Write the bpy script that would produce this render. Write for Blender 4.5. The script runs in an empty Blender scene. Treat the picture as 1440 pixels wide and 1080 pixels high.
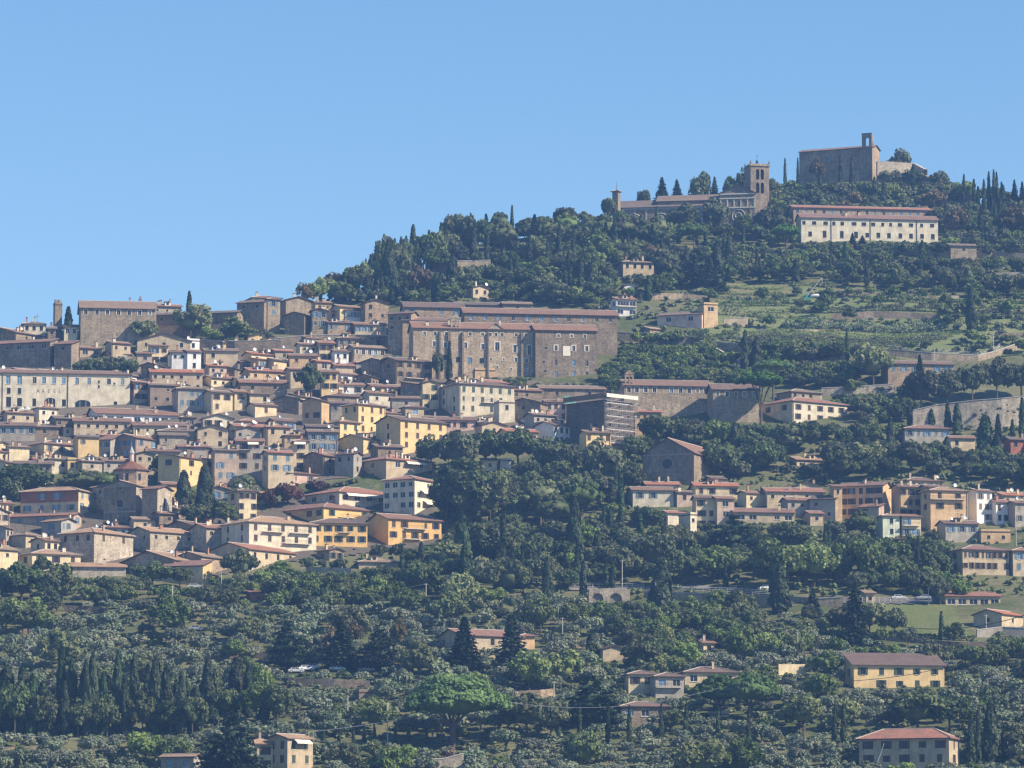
HAZE = 0.000115
HAZE_COL = (0.25, 0.50, 1.0, 1)
EXPOSURE = 0.74
SKY_SAT = 1.16; SKY_HUE = 0.5; SKY_VAL = 0.98; SKY_STR = 0.099
DENOISE = True
import bpy, math, random
import numpy as np
from math import sin, cos, tan, atan, radians, pi, sqrt

SC = bpy.context.scene
COL = SC.collection
F = 6200.0                      # focal length in pixels of the 1440 wide photograph
TH = radians(7.0)               # camera pitch
RN = random.Random(11)

# ------------------------------------------------------------------ terrain
_PY = [1104, 1010, 950, 850, 750, 620, 520, 440, 380, 320, 270, 235, 200]
_YY = [1000, 1070, 1130, 1230, 1330, 1430, 1520, 1600, 1680, 1760, 1830, 1890, 1960]
_U = [-400, 0, 60, 110, 200, 300, 400, 450, 520, 600, 640, 700, 860, 900, 1050, 1120, 1240, 1300, 1360, 1440, 1600, 2000]
_CP = [500, 472, 470, 460, 448, 443, 438, 425, 402, 374, 348, 332, 320, 303, 292, 262, 253, 260, 285, 297, 330, 380]

def KE(py):
    return tan(TH + atan((540.0 - py) / F))

def _build_profile():
    ys = np.arange(1000, 1961, 5.0)
    py = np.interp(ys, _YY, _PY)
    k = np.ones(9) / 9
    pad = np.concatenate([py[0] + (py[0] - py[4:0:-1]), py, py[-1] - (py[-5:-1][::-1] - py[-1])])
    py = np.convolve(pad, k, 'valid')
    z = ys * np.tan(TH + np.arctan((540 - py) / F))
    ys = np.concatenate([[-6000, 0, 400, 700, 900], ys])
    z = np.concatenate([[-4, -2, 2, 12, z[0] - 9], z])
    return ys, z
PROF_Y, PROF_Z = _build_profile()
_PYD = np.interp(np.arange(1000, 1961, 5.0), _YY, _PY)

def vnoise(x, y):
    return (np.sin(x * 0.031 + 1.7) * np.cos(y * 0.027 + 0.4) + 0.6 * np.sin(x * 0.071 + y * 0.053)
            + 0.45 * np.cos(x * 0.113 - y * 0.097 + 2.0)) * 0.8

def ground_z(x, y):
    x = np.asarray(x, float); y = np.asarray(y, float)
    u = 720 + F * x / np.maximum(y, 300)
    cpy = np.interp(u, _U, _CP)
    yc = np.interp(-cpy, -_PYD, np.arange(1000, 1961, 5.0))
    yy = np.minimum(y, yc)
    z = np.interp(yy, PROF_Y, PROF_Z)
    over = np.maximum(y - yc, 0)
    z = z - 0.02 * over - 0.28 * np.maximum(over - 12, 0)
    n = vnoise(x, y) * np.clip((y - 950) / 100, 0, 1)
    return np.maximum(z + n, -6)

def gz(x, y):
    return float(ground_z(x, y))

def ray(px, py, Y):
    dy = (540.0 - py) / F
    c = cos(TH) - dy * sin(TH)
    return (Y * ((px - 720.0) / F) / c, Y, Y * (sin(TH) + dy * cos(TH)) / c)

def depth_t(py, Y):
    dy = (540.0 - py) / F
    return Y / (cos(TH) - dy * sin(TH))

def hit(px, py):
    """first terrain point met by the ray through (px, py); the crest if it passes over"""
    ys = np.arange(985, 1960, 2.0)
    k = KE(py)
    dy = (540.0 - py) / F
    c = cos(TH) - dy * sin(TH)
    xs = ys * ((px - 720.0) / F) / c
    d = ground_z(xs, ys) - ys * k
    i = np.argmax(d >= 0)
    if d[i] < 0:
        i = int(np.argmax(d))
        return (float(xs[i]), float(ys[i]), gz(xs[i], ys[i]))
    if i > 0:
        f = d[i - 1] / (d[i - 1] - d[i])
        y = ys[i - 1] + 2 * f
    else:
        y = ys[0]
    x = y * ((px - 720.0) / F) / c
    return (float(x), float(y), gz(x, y))

def to_px(x, y, z):
    # world -> photo pixel
    yc = y * cos(TH) + z * sin(TH)
    zc = -y * sin(TH) + z * cos(TH)
    return 720 + F * x / yc, 540 - F * zc / yc

# ------------------------------------------------------------------ object helpers
CH = {}
def link(o, parent=None):
    COL.objects.link(o)
    if parent is not None:
        o.parent = parent
        CH.setdefault(parent.name, []).append(o)
    return o

def mesh(name, V, Fc, mats, mi=None, uv=None, smooth=False):
    me = bpy.data.meshes.new(name)
    me.from_pydata([tuple(v) for v in V], [], [tuple(f) for f in Fc])
    for m in mats: me.materials.append(m)
    if mi is not None:
        me.polygons.foreach_set('material_index', mi)
    if uv is not None:
        l = me.uv_layers.new(name='UVMap')
        l.data.foreach_set('uv', np.asarray(uv, dtype=np.float32).ravel())
    if smooth:
        me.polygons.foreach_set('use_smooth', [True] * len(me.polygons))
    me.update()
    return me

def mesh_q(name, V, Q, mats, mi=None, smooth=False):
    """quads only, numpy arrays"""
    me = bpy.data.meshes.new(name)
    V = np.asarray(V, dtype=np.float32); Q = np.asarray(Q, dtype=np.int32)
    me.vertices.add(len(V)); me.vertices.foreach_set('co', V.ravel())
    me.loops.add(Q.size); me.loops.foreach_set('vertex_index', Q.ravel())
    me.polygons.add(len(Q))
    me.polygons.foreach_set('loop_start', np.arange(0, Q.size, 4, dtype=np.int32))
    for m in mats: me.materials.append(m)
    if mi is not None: me.polygons.foreach_set('material_index', np.asarray(mi, dtype=np.int32))
    if smooth: me.polygons.foreach_set('use_smooth', np.ones(len(Q), dtype=bool))
    me.update(calc_edges=True)
    return me

def obj(name, me, parent=None, loc=(0, 0, 0), rz=0.0, sc=None):
    o = bpy.data.objects.new(name, me)
    link(o, parent)
    o.location = loc
    o.rotation_euler = (0, 0, rz)
    if sc is not None: o.scale = sc
    return o

def tag(o, label=None, cat=None, group=None, kind=None):
    if label: o['label'] = label
    if cat: o['category'] = cat
    if group: o['group'] = group
    if kind: o['kind'] = kind
    return o

def thing(name, label, cat, loc, rz=0.0, group=None):
    o = obj(name, None, None, loc, rz)
    return tag(o, label, cat, group)

class MB:
    """collects boxes, quads and tubes into one mesh"""
    def __init__(s): s.V = []; s.F = []; s.M = []
    def box(s, x0, x1, y0, y1, z0, z1, m=0):
        b = len(s.V)
        s.V += [(x0, y0, z0), (x1, y0, z0), (x1, y1, z0), (x0, y1, z0), (x0, y0, z1), (x1, y0, z1), (x1, y1, z1), (x0, y1, z1)]
        for f in ((0, 3, 2, 1), (4, 5, 6, 7), (0, 1, 5, 4), (1, 2, 6, 5), (2, 3, 7, 6), (3, 0, 4, 7)):
            s.F.append(tuple(b + i for i in f)); s.M.append(m)
        return s
    def face(s, pts, m=0):
        b = len(s.V); s.V += [tuple(p) for p in pts]
        s.F.append(tuple(range(b, b + len(pts)))); s.M.append(m)
        return s
    def tube(s, pts, rad, n=6, m=0, cap=True):
        pts = [np.array(p, float) for p in pts]
        if not hasattr(rad, '__len__'): rad = [rad] * len(pts)
        b = len(s.V)
        for i, p in enumerate(pts):
            d = pts[min(i + 1, len(pts) - 1)] - pts[max(i - 1, 0)]
            d = d / (np.linalg.norm(d) + 1e-9)
            r = np.array((1, 0, 0)) if abs(d[0]) < 0.8 else np.array((0, 1, 0))
            a = np.cross(d, r); a /= np.linalg.norm(a); c = np.cross(d, a)
            for k in range(n):
                t = 2 * pi * k / n
                s.V.append(tuple(p + rad[i] * (a * cos(t) + c * sin(t))))
        for i in range(len(pts) - 1):
            for k in range(n):
                k2 = (k + 1) % n
                s.F.append((b + i * n + k, b + i * n + k2, b + (i + 1) * n + k2, b + (i + 1) * n + k)); s.M.append(m)
        if cap:
            s.F.append(tuple(b + (len(pts) - 1) * n + k for k in range(n))); s.M.append(m)
            s.F.append(tuple(b + k for k in reversed(range(n)))); s.M.append(m)
        return s
    def disc(s, c, r, axis='y', n=16, m=0, t=0.1):
        # a short cylinder along the axis
        p0 = np.array(c, float); d = np.array({'x': (1, 0, 0), 'y': (0, 1, 0), 'z': (0, 0, 1)}[axis], float)
        return s.tube([p0 - d * t / 2, p0 + d * t / 2], r, n, m)
    def me(s, name, mats, smooth=False):
        return mesh(name, s.V, s.F, mats, s.M, None, smooth)
    def build(s, name, mats, parent=None, loc=(0, 0, 0), rz=0.0, smooth=False):
        return obj(name, s.me(name, mats if isinstance(mats, (list, tuple)) else [mats], smooth), parent, loc, rz)

# ------------------------------------------------------------------ materials
def nt(m):
    m.use_nodes = True
    t = m.node_tree
    b = t.nodes['Principled BSDF']
    return t, b

def N(t, kind, **kw):
    n = t.nodes.new(kind)
    for k, v in kw.items():
        if k in n.inputs.keys() if hasattr(n.inputs, 'keys') else False:
            n.inputs[k].default_value = v
        else:
            try: setattr(n, k, v)
            except Exception: pass
    return n

def mixcol(t, fac, a, b, mode='MIX'):
    n = t.nodes.new('ShaderNodeMix'); n.data_type = 'RGBA'; n.blend_type = mode
    def put(i, v):
        if hasattr(v, 'is_output') or hasattr(v, 'links'): t.links.new(v, n.inputs[i])
        else: n.inputs[i].default_value = v if i == 0 else (v[0], v[1], v[2], 1)
    put(0, fac); put(6, a); put(7, b)
    return n.outputs[2]

def noise(t, vec, scale, detail=3, rough=0.6):
    n = t.nodes.new('ShaderNodeTexNoise')
    n.inputs['Scale'].default_value = scale; n.inputs['Detail'].default_value = detail
    n.inputs['Roughness'].default_value = rough
    if vec is not None: t.links.new(vec, n.inputs['Vector'])
    return n.outputs['Fac']

def ramp(t, v, a, b, lo=0.0, hi=1.0):
    n = t.nodes.new('ShaderNodeMapRange')
    n.inputs['From Min'].default_value = a; n.inputs['From Max'].default_value = b
    n.inputs['To Min'].default_value = lo; n.inputs['To Max'].default_value = hi
    t.links.new(v, n.inputs['Value'])
    return n.outputs['Result']

def scalevec(t, src, s):
    n = t.nodes.new('ShaderNodeMapping'); n.inputs['Scale'].default_value = s
    t.links.new(src, n.inputs['Vector'])
    return n.outputs['Vector']

def coords(t):
    n = t.nodes.new('ShaderNodeTexCoord')
    return n

def objrand(t):
    return t.nodes.new('ShaderNodeObjectInfo').outputs['Random']

def plaster(name, c, dark=0.72, streak=0.5):
    m = bpy.data.materials.new(name); t, b = nt(m)
    tc = coords(t); o = tc.outputs['Object']
    n1 = noise(t, o, 0.35, 5); n2 = noise(t, scalevec(t, o, (1.6, 1.6, 0.22)), 1.3, 4); n3 = noise(t, o, 2.5, 3)
    r1 = ramp(t, n1, 0.42, 0.62); r2 = ramp(t, n2, 0.47, 0.68, 0, streak * 1.3)
    cd = [x * dark for x in c]; cg = (c[0] * 0.62 + 0.03, c[1] * 0.62 + 0.03, c[2] * 0.62 + 0.04)
    col = mixcol(t, r1, c, cd); col = mixcol(t, r2, col, cg)
    v = ramp(t, n3, 0.3, 0.7, 0.88, 1.08)
    h = t.nodes.new('ShaderNodeHueSaturation'); t.links.new(col, h.inputs['Color'])
    rr = ramp(t, objrand(t), 0, 1, 0.86, 1.12)
    mu = t.nodes.new('ShaderNodeMath'); mu.operation = 'MULTIPLY'; t.links.new(v, mu.inputs[0]); t.links.new(rr, mu.inputs[1])
    t.links.new(mu.outputs[0], h.inputs['Value'])
    t.links.new(h.outputs['Color'], b.inputs['Base Color'])
    b.inputs['Roughness'].default_value = 0.92; b.inputs['Specular IOR Level'].default_value = 0.15
    bp = t.nodes.new('ShaderNodeBump'); bp.inputs['Strength'].default_value = 0.4; bp.inputs['Distance'].default_value = 0.06
    t.links.new(noise(t, o, 1.6, 4), bp.inputs['Height']); t.links.new(bp.outputs['Normal'], b.inputs['Normal'])
    return m

def stone(name, c, c2, light):
    m = bpy.data.materials.new(name); t, b = nt(m)
    tc = coords(t); o = tc.outputs['Object']
    n1 = noise(t, o, 0.22, 5); n2 = noise(t, scalevec(t, o, (1, 1, 2.2)), 2.2, 5, 0.75); n3 = noise(t, scalevec(t, o, (1.3, 1.3, 0.2)), 0.9, 4)
    col = mixcol(t, ramp(t, n1, 0.42, 0.6), c, c2)
    col = mixcol(t, ramp(t, noise(t, o, 0.12, 6, 0.7), 0.52, 0.62, 0, 0.7), col, light)
    col = mixcol(t, ramp(t, n2, 0.46, 0.72), col, light)
    col = mixcol(t, ramp(t, n3, 0.5, 0.7, 0, 0.5), col, [x * 0.5 for x in c2])
    vo = t.nodes.new('ShaderNodeTexVoronoi'); vo.inputs['Scale'].default_value = 1.9
    t.links.new(scalevec(t, o, (1, 1, 1.9)), vo.inputs['Vector'])
    h = t.nodes.new('ShaderNodeHueSaturation'); t.links.new(col, h.inputs['Color'])
    sp = t.nodes.new('ShaderNodeSeparateColor'); t.links.new(vo.outputs['Color'], sp.inputs[0])
    t.links.new(ramp(t, sp.outputs[0], 0, 1, 0.72, 1.25), h.inputs['Value'])
    t.links.new(h.outputs['Color'], b.inputs['Base Color'])
    b.inputs['Roughness'].default_value = 0.95; b.inputs['Specular IOR Level'].default_value = 0.1
    bp = t.nodes.new('ShaderNodeBump'); bp.inputs['Strength'].default_value = 0.6; bp.inputs['Distance'].default_value = 0.12
    t.links.new(n2, bp.inputs['Height']); t.links.new(bp.outputs['Normal'], b.inputs['Normal'])
    return m

def tiles(name, c, c2, c3):
    m = bpy.data.materials.new(name); t, b = nt(m)
    tc = coords(t); uv = tc.outputs['UV']; o = tc.outputs['Object']
    wv = t.nodes.new('ShaderNodeTexWave'); wv.inputs['Scale'].default_value = 1.15; wv.bands_direction = 'X'
    wv.inputs['Distortion'].default_value = 1.2; wv.inputs['Detail'].default_value = 2
    t.links.new(uv, wv.inputs['Vector'])
    n1 = noise(t, scalevec(t, uv, (2.4, 0.5, 1)), 1.1, 5, 0.7); n2 = noise(t, o, 0.3, 4); n3 = noise(t, scalevec(t, uv, (2.2, 2.6, 1)), 1.6, 4, 0.8)
    col = mixcol(t, ramp(t, n1, 0.35, 0.65), c, c2)
    col = mixcol(t, ramp(t, n3, 0.54, 0.62, 0, 1.0), col, c3)
    col = mixcol(t, ramp(t, n2, 0.4, 0.75, 0, 0.5), col, (0.13, 0.11, 0.095))
    h = t.nodes.new('ShaderNodeHueSaturation'); t.links.new(col, h.inputs['Color'])
    v = ramp(t, wv.outputs['Fac'], 0, 1, 0.5, 1.2)
    rr = ramp(t, objrand(t), 0, 1, 0.75, 1.25)
    mu = t.nodes.new('ShaderNodeMath'); mu.operation = 'MULTIPLY'; t.links.new(v, mu.inputs[0]); t.links.new(rr, mu.inputs[1])
    t.links.new(mu.outputs[0], h.inputs['Value'])
    t.links.new(ramp(t, objrand(t), 0, 1, 0.75, 1.15), h.inputs['Saturation'])
    t.links.new(h.outputs['Color'], b.inputs['Base Color'])
    b.inputs['Roughness'].default_value = 0.9; b.inputs['Specular IOR Level'].default_value = 0.15
    bp = t.nodes.new('ShaderNodeBump'); bp.inputs['Strength'].default_value = 0.8; bp.inputs['Distance'].default_value = 0.1
    t.links.new(wv.outputs['Fac'], bp.inputs['Height']); t.links.new(bp.outputs['Normal'], b.inputs['Normal'])
    return m

def flat(name, c, rough=0.7, spec=0.3, metal=0.0, var=0.15):
    m = bpy.data.materials.new(name); t, b = nt(m)
    o = coords(t).outputs['Object']
    col = mixcol(t, ramp(t, noise(t, o, 1.4, 4), 0.35, 0.7), c, [x * (1 - var * 1.6) for x in c])
    h = t.nodes.new('ShaderNodeHueSaturation'); t.links.new(col, h.inputs['Color'])
    t.links.new(ramp(t, objrand(t), 0, 1, 1 - var, 1 + var), h.inputs['Value'])
    t.links.new(h.outputs['Color'], b.inputs['Base Color'])
    b.inputs['Roughness'].default_value = rough; b.inputs['Specular IOR Level'].default_value = spec; b.inputs['Metallic'].default_value = metal
    return m

def patchy(name, c1, c2, c3):
    m = bpy.data.materials.new(name); t, b = nt(m)
    o = coords(t).outputs['Object']
    col = mixcol(t, ramp(t, noise(t, o, 0.11, 6, 0.7), 0.4, 0.62), c1, c2)
    col = mixcol(t, ramp(t, noise(t, o, 0.8, 5, 0.75), 0.5, 0.66, 0, 0.8), col, c3)
    col = mixcol(t, ramp(t, noise(t, scalevec(t, o, (0.3, 2.2, 1)), 0.5, 5, 0.7), 0.5, 0.66, 0, 0.6), col, c1)
    t.links.new(col, b.inputs['Base Color']); b.inputs['Roughness'].default_value = 1.0; b.inputs['Specular IOR Level'].default_value = 0.05
    bp = t.nodes.new('ShaderNodeBump'); bp.inputs['Strength'].default_value = 0.9; bp.inputs['Distance'].default_value = 0.5
    t.links.new(noise(t, o, 1.3, 5, 0.7), bp.inputs['Height']); t.links.new(bp.outputs['Normal'], b.inputs['Normal'])
    return m

def leafmat(name, c1, c2, trans=0.22, hue=0.02):
    m = bpy.data.materials.new(name); t, b = nt(m)
    o = coords(t).outputs['Object']
    rnd = objrand(t)
    col = mixcol(t, ramp(t, noise(t, o, 0.55, 3), 0.35, 0.65), c1, c2)
    col = mixcol(t, ramp(t, noise(t, o, 3.2, 2), 0.5, 0.75, 0, 0.6), col, [x * 1.22 for x in c2])
    h = t.nodes.new('ShaderNodeHueSaturation'); t.links.new(col, h.inputs['Color'])
    t.links.new(ramp(t, rnd, 0, 1, 0.66, 1.35), h.inputs['Value'])
    # second pseudo random from the first
    m2 = t.nodes.new('ShaderNodeMath'); m2.operation = 'MULTIPLY'; m2.inputs[1].default_value = 17.31; t.links.new(rnd, m2.inputs[0])
    fr = t.nodes.new('ShaderNodeMath'); fr.operation = 'FRACT'; t.links.new(m2.outputs[0], fr.inputs[0])
    t.links.new(ramp(t, fr.outputs[0], 0, 1, 0.5 - hue, 0.5 + hue), h.inputs['Hue'])
    t.links.new(ramp(t, fr.outputs[0], 0, 1, 0.75, 1.15), h.inputs['Saturation'])
    t.links.new(h.outputs['Color'], b.inputs['Base Color'])
    b.inputs['Roughness'].default_value = 0.65; b.inputs['Specular IOR Level'].default_value = 0.25
    if trans > 0:
        tr = t.nodes.new('ShaderNodeBsdfTranslucent'); t.links.new(h.outputs['Color'], tr.inputs['Color'])
        mx = t.nodes.new('ShaderNodeMixShader'); mx.inputs[0].default_value = trans
        t.links.new(b.outputs[0], mx.inputs[1]); t.links.new(tr.outputs[0], mx.inputs[2])
        t.links.new(mx.outputs[0], t.nodes['Material Output'].inputs['Surface'])
    return m

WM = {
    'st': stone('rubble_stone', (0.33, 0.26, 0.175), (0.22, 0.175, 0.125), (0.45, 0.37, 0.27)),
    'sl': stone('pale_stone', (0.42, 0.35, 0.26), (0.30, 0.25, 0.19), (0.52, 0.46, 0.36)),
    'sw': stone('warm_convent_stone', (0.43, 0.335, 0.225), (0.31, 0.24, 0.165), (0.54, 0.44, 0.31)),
    'sd': stone('dark_and_shade_stone', (0.26, 0.20, 0.14), (0.17, 0.135, 0.10), (0.36, 0.29, 0.215)),  # also paints shade into walls such as the great convent's upper wing
    'sr': stone('reddish_stone', (0.36, 0.26, 0.17), (0.25, 0.185, 0.13), (0.46, 0.36, 0.26)),
    'cr': plaster('cream_plaster', (0.70, 0.57, 0.36)),
    'pa': plaster('pale_plaster', (0.72, 0.635, 0.47)),
    'ye': plaster('yellow_plaster', (0.74, 0.54, 0.27), 0.82, 0.35),
    'or': plaster('orange_plaster', (0.72, 0.46, 0.185), 0.82, 0.4),
    'oc': plaster('ochre_plaster', (0.62, 0.43, 0.24)),
    'sa': plaster('sand_plaster', (0.55, 0.44, 0.295)),
    'pk': plaster('pink_plaster', (0.66, 0.46, 0.37)),
    'wh': plaster('white_plaster', (0.76, 0.74, 0.70), 0.85, 0.3),
    'br': plaster('brown_plaster', (0.33, 0.25, 0.19)),
    'gp': plaster('greyish_pink_plaster', (0.50, 0.38, 0.29)),
    'gy': plaster('grey_plaster', (0.42, 0.375, 0.31)),
    'rb': plaster('brick_red_plaster', (0.42, 0.17, 0.11)),
    'dk': plaster('dark_brown_plaster', (0.16, 0.12, 0.09)),  # dark brown wall tone behind the scaffold decks
    'gr': plaster('pale_green_plaster', (0.62, 0.66, 0.50)),
}
RM = {
    'n': tiles('brown_roof_tiles', (0.29, 0.16, 0.115), (0.20, 0.13, 0.105), (0.52, 0.37, 0.28)),
    'r': tiles('red_roof_tiles', (0.44, 0.19, 0.125), (0.32, 0.155, 0.115), (0.58, 0.37, 0.27)),
    'g': tiles('greyed_roof_tiles', (0.27, 0.19, 0.145), (0.19, 0.145, 0.12), (0.46, 0.36, 0.29)),
    'o': tiles('sandy_roof_tiles', (0.52, 0.33, 0.21), (0.34, 0.23, 0.155), (0.56, 0.43, 0.31)),
}
M = {
    'mortar': flat('ridge_mortar', (0.46, 0.40, 0.34)),
    'eave': flat('eave_wood', (0.10, 0.07, 0.055)),
    'glass': flat('window_glass', (0.022, 0.026, 0.034), 0.25, 0.35),
    'glassblue': flat('painted_sky_reflection_glass', (0.16, 0.28, 0.42), 0.2, 0.6),  # sky reflection painted in as a blue base colour
    'frame_w': flat('white_window_frame', (0.6, 0.58, 0.54)),
    'frame_d': flat('dark_window_frame', (0.09, 0.065, 0.05)),
    'surround': flat('stone_window_surround', (0.66, 0.60, 0.50)),
    'sh_k': flat('brown_shutter_paint', (0.10, 0.065, 0.045)),
    'sh_g': flat('green_shutter_paint', (0.07, 0.10, 0.075)),
    'sh_b': flat('blue_grey_shutter_paint', (0.16, 0.24, 0.30)),
    'sh_t': flat('grey_shutter_paint', (0.25, 0.22, 0.19)),
    'rail': flat('dark_iron', (0.05, 0.05, 0.055)),
    'white': flat('white_paint', (0.78, 0.78, 0.76)),
    'dish': flat('white_dish_paint', (0.8, 0.8, 0.78)),
    'awn': flat('cream_awning_cloth', (0.78, 0.72, 0.58)),
    'concrete': flat('weathered_concrete', (0.42, 0.40, 0.37)),
    'pole': flat('pale_pole', (0.55, 0.53, 0.5)),
    'wood': flat('timber', (0.2, 0.14, 0.1)),
    'net': flat('teal_netting', (0.10, 0.30, 0.27)),
    'bark': flat('bark', (0.10, 0.075, 0.055)),
    'barkp': flat('pine_bark', (0.13, 0.085, 0.065)),
    'barko': flat('olive_bark', (0.16, 0.14, 0.12)),
    'wire': flat('cable', (0.30, 0.32, 0.34)),
    'wired': flat('black_cable', (0.02, 0.02, 0.025)),
    'tyre': flat('rubber', (0.02, 0.02, 0.02)),
    'teal': flat('teal_paint', (0.05, 0.32, 0.3)),
    'coping': flat('wall_coping', (0.50, 0.47, 0.43)),
    'tarp': flat('white_tarpaulin', (0.82, 0.82, 0.82)),
    'brickc': flat('brick_chimney', (0.38, 0.19, 0.13)),
}
# ------------------------------------------------------------------ houses
FOOT = []      # footprints (cx, cy, radius)
PROT = []      # (x0, x1, ytop, ybase, Y) screen rectangles of facades that trees in front should leave open
LABELS = {}

def wall_face(mb, org, du, W, z0, z1, ops, inn, dep=0.22, m=0):
    """vertical wall with recessed openings; org: 2d corner, du: 2d unit along, inn: 2d unit inward"""
    us = sorted({0.0, W} | {max(0, min(W, o[0])) for o in ops} | {max(0, min(W, o[2])) for o in ops})
    zs = sorted({z0, z1} | {o[1] for o in ops} | {o[3] for o in ops})
    P = lambda u, z, d=0.0: (org[0] + du[0] * u + inn[0] * d, org[1] + du[1] * u + inn[1] * d, z)
    for i in range(len(zs) - 1):
        run = None
        for j in range(len(us) - 1):
            uc = (us[j] + us[j + 1]) / 2; zc = (zs[i] + zs[i + 1]) / 2
            hole = any(o[0] < uc < o[2] and o[1] < zc < o[3] for o in ops)
            if hole:
                if run is not None:
                    mb.face([P(run, zs[i]), P(us[j], zs[i]), P(us[j], zs[i + 1]), P(run, zs[i + 1])], m); run = None
            elif run is None: run = us[j]
        if run is not None:
            mb.face([P(run, zs[i]), P(W, zs[i]), P(W, zs[i + 1]), P(run, zs[i + 1])], m)
    for a, b, c, d in ops:
        mb.face([P(a, b), P(c, b), P(c, b, dep), P(a, b, dep)], m)
        mb.face([P(a, d, dep), P(c, d, dep), P(c, d), P(a, d)], m)
        mb.face([P(a, b, dep), P(a, d, dep), P(a, d), P(a, b)], m)
        mb.face([P(c, b), P(c, d), P(c, d, dep), P(c, b, dep)], m)

_wc = {}
def window_mesh(style, w, h, blue=False):
    k = ('w', style, round(w, 2), round(h, 2), blue)
    if k in _wc: return _wc[k]
    mb = MB(); g = 0.16; fw = 0.07 if w < 1.6 else 0.1
    mb.face([(-w / 2, g, -h / 2), (w / 2, g, -h / 2), (w / 2, g, h / 2), (-w / 2, g, h / 2)], 0)
    for x0, x1, z0, z1 in ((-w / 2, -w / 2 + fw, -h / 2, h / 2), (w / 2 - fw, w / 2, -h / 2, h / 2),
                           (-w / 2 + fw, w / 2 - fw, h / 2 - fw, h / 2), (-w / 2 + fw, w / 2 - fw, -h / 2, -h / 2 + fw),
                           (-fw / 2, fw / 2, -h / 2 + fw, h / 2 - fw)):
        mb.box(x0, x1, g - 0.06, g - 0.005, z0, z1, 1)
    # sill
    mb.box(-w / 2 - 0.12, w / 2 + 0.12, -0.12, -0.003, -h / 2 - 0.12, -h / 2 - 0.01, 2)
    if style in ('w', 'W'):
        s = 0.28 if style == 'w' else 0.4
        mb.box(-w / 2 - s, -w / 2 - 0.005, -0.06, -0.004, -h / 2, h / 2, 2)
        mb.box(w / 2 + 0.005, w / 2 + s, -0.06, -0.004, -h / 2, h / 2, 2)
        mb.box(-w / 2 - s, w / 2 + s, -0.08, -0.004, h / 2 + 0.005, h / 2 + s, 2)
    fr = M['frame_d'] if style in ('q', 'p', 'g', 'k') else M['frame_w']
    _wc[k] = mb.me('window', [M['glassblue'] if blue else M['glass'], fr, M['surround']])
    return _wc[k]

def shutter_mesh(c, w, h):
    k = ('s', c, round(w, 2), round(h, 2))
    if k not in _wc:
        mb = MB(); mb.box(-w / 2, w / 2, -0.05, 0.0, -h / 2, h / 2)
        n = int(h / 0.28)
        for i in range(n):
            z = -h / 2 + 0.12 + i * 0.28
            mb.box(-w / 2 + 0.06, w / 2 - 0.06, -0.08, -0.051, z, z + 0.1)
        _wc[k] = mb.me('shutter', [M['sh_' + c]])
    return _wc[k]

SIZES = {'k': (1.25, 1.85), 'g': (1.25, 1.85), 'b': (1.3, 1.9), 't': (1.2, 1.8), 'w': (1.2, 1.75), 'W': (1.5, 2.3), 'q': (1.0, 1.1),
         'p': (1.15, 1.65), 'l': (1.9, 1.7), 'G': (1.2, 1.85), 'K': (1.2, 1.85), 'v': (2.3, 1.6), 'c': (1.15, 1.75)}

def add_window(root, face, u, z, style, w, h, rn, WL):
    """face 'R' (y=0) or 'L' (x=0); u measured along local x or local y"""
    blue = (style in ('b', 'c') and rn.random() < 0.55) or rn.random() < 0.04
    me = window_mesh(style, w, h, blue)
    if face == 'R': loc, rz = (u, 0, z), 0.0
    else: loc, rz = (0, u, z), -pi / 2
    wo = obj('window', me, root, loc, rz)
    c = {'k': 'k', 'g': 'g', 'b': 'b', 't': 't', 'G': 'g', 'K': 'k'}.get(style)
    if c:
        closed = style in ('G', 'K') or rn.random() < 0.22
        sw = w / 2
        for s in (-1, 1):
            if closed: obj('shutter', shutter_mesh(c, sw - 0.02, h), wo, (s * sw / 2, 0.08, 0))
            else: obj('shutter', shutter_mesh(c, sw, h), wo, (s * (w / 2 + sw / 2 + 0.02), -0.01, 0))
    return wo

def slope_poly(V, Fc, Mi, UV, pts, th=0.2):
    """pts: top polygon, first edge = eave (counter clockwise from above)"""
    p = [np.array(q, float) for q in pts]
    e = p[1] - p[0]; e /= np.linalg.norm(e)
    b = len(V); n = len(p)
    for q in p: V.append((q[0], q[1], q[2] + th))
    for q in p: V.append(tuple(q))
    Fc.append(tuple(range(b, b + n))); Mi.append(0)
    for q in p:
        d = q - p[0]; u = float(d @ e); v = float(np.linalg.norm(d - e * u)); UV.append((u, v))
    Fc.append(tuple(b + n + i for i in reversed(range(n)))); Mi.append(1); UV.extend([(0, 0)] * n)
    for i in range(n):
        j = (i + 1) % n
        Fc.append((b + i, b + n + i, b + n + j, b + j)); Mi.append(0 if i == 0 else 1); UV.extend([(0, 0)] * 4)

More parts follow.
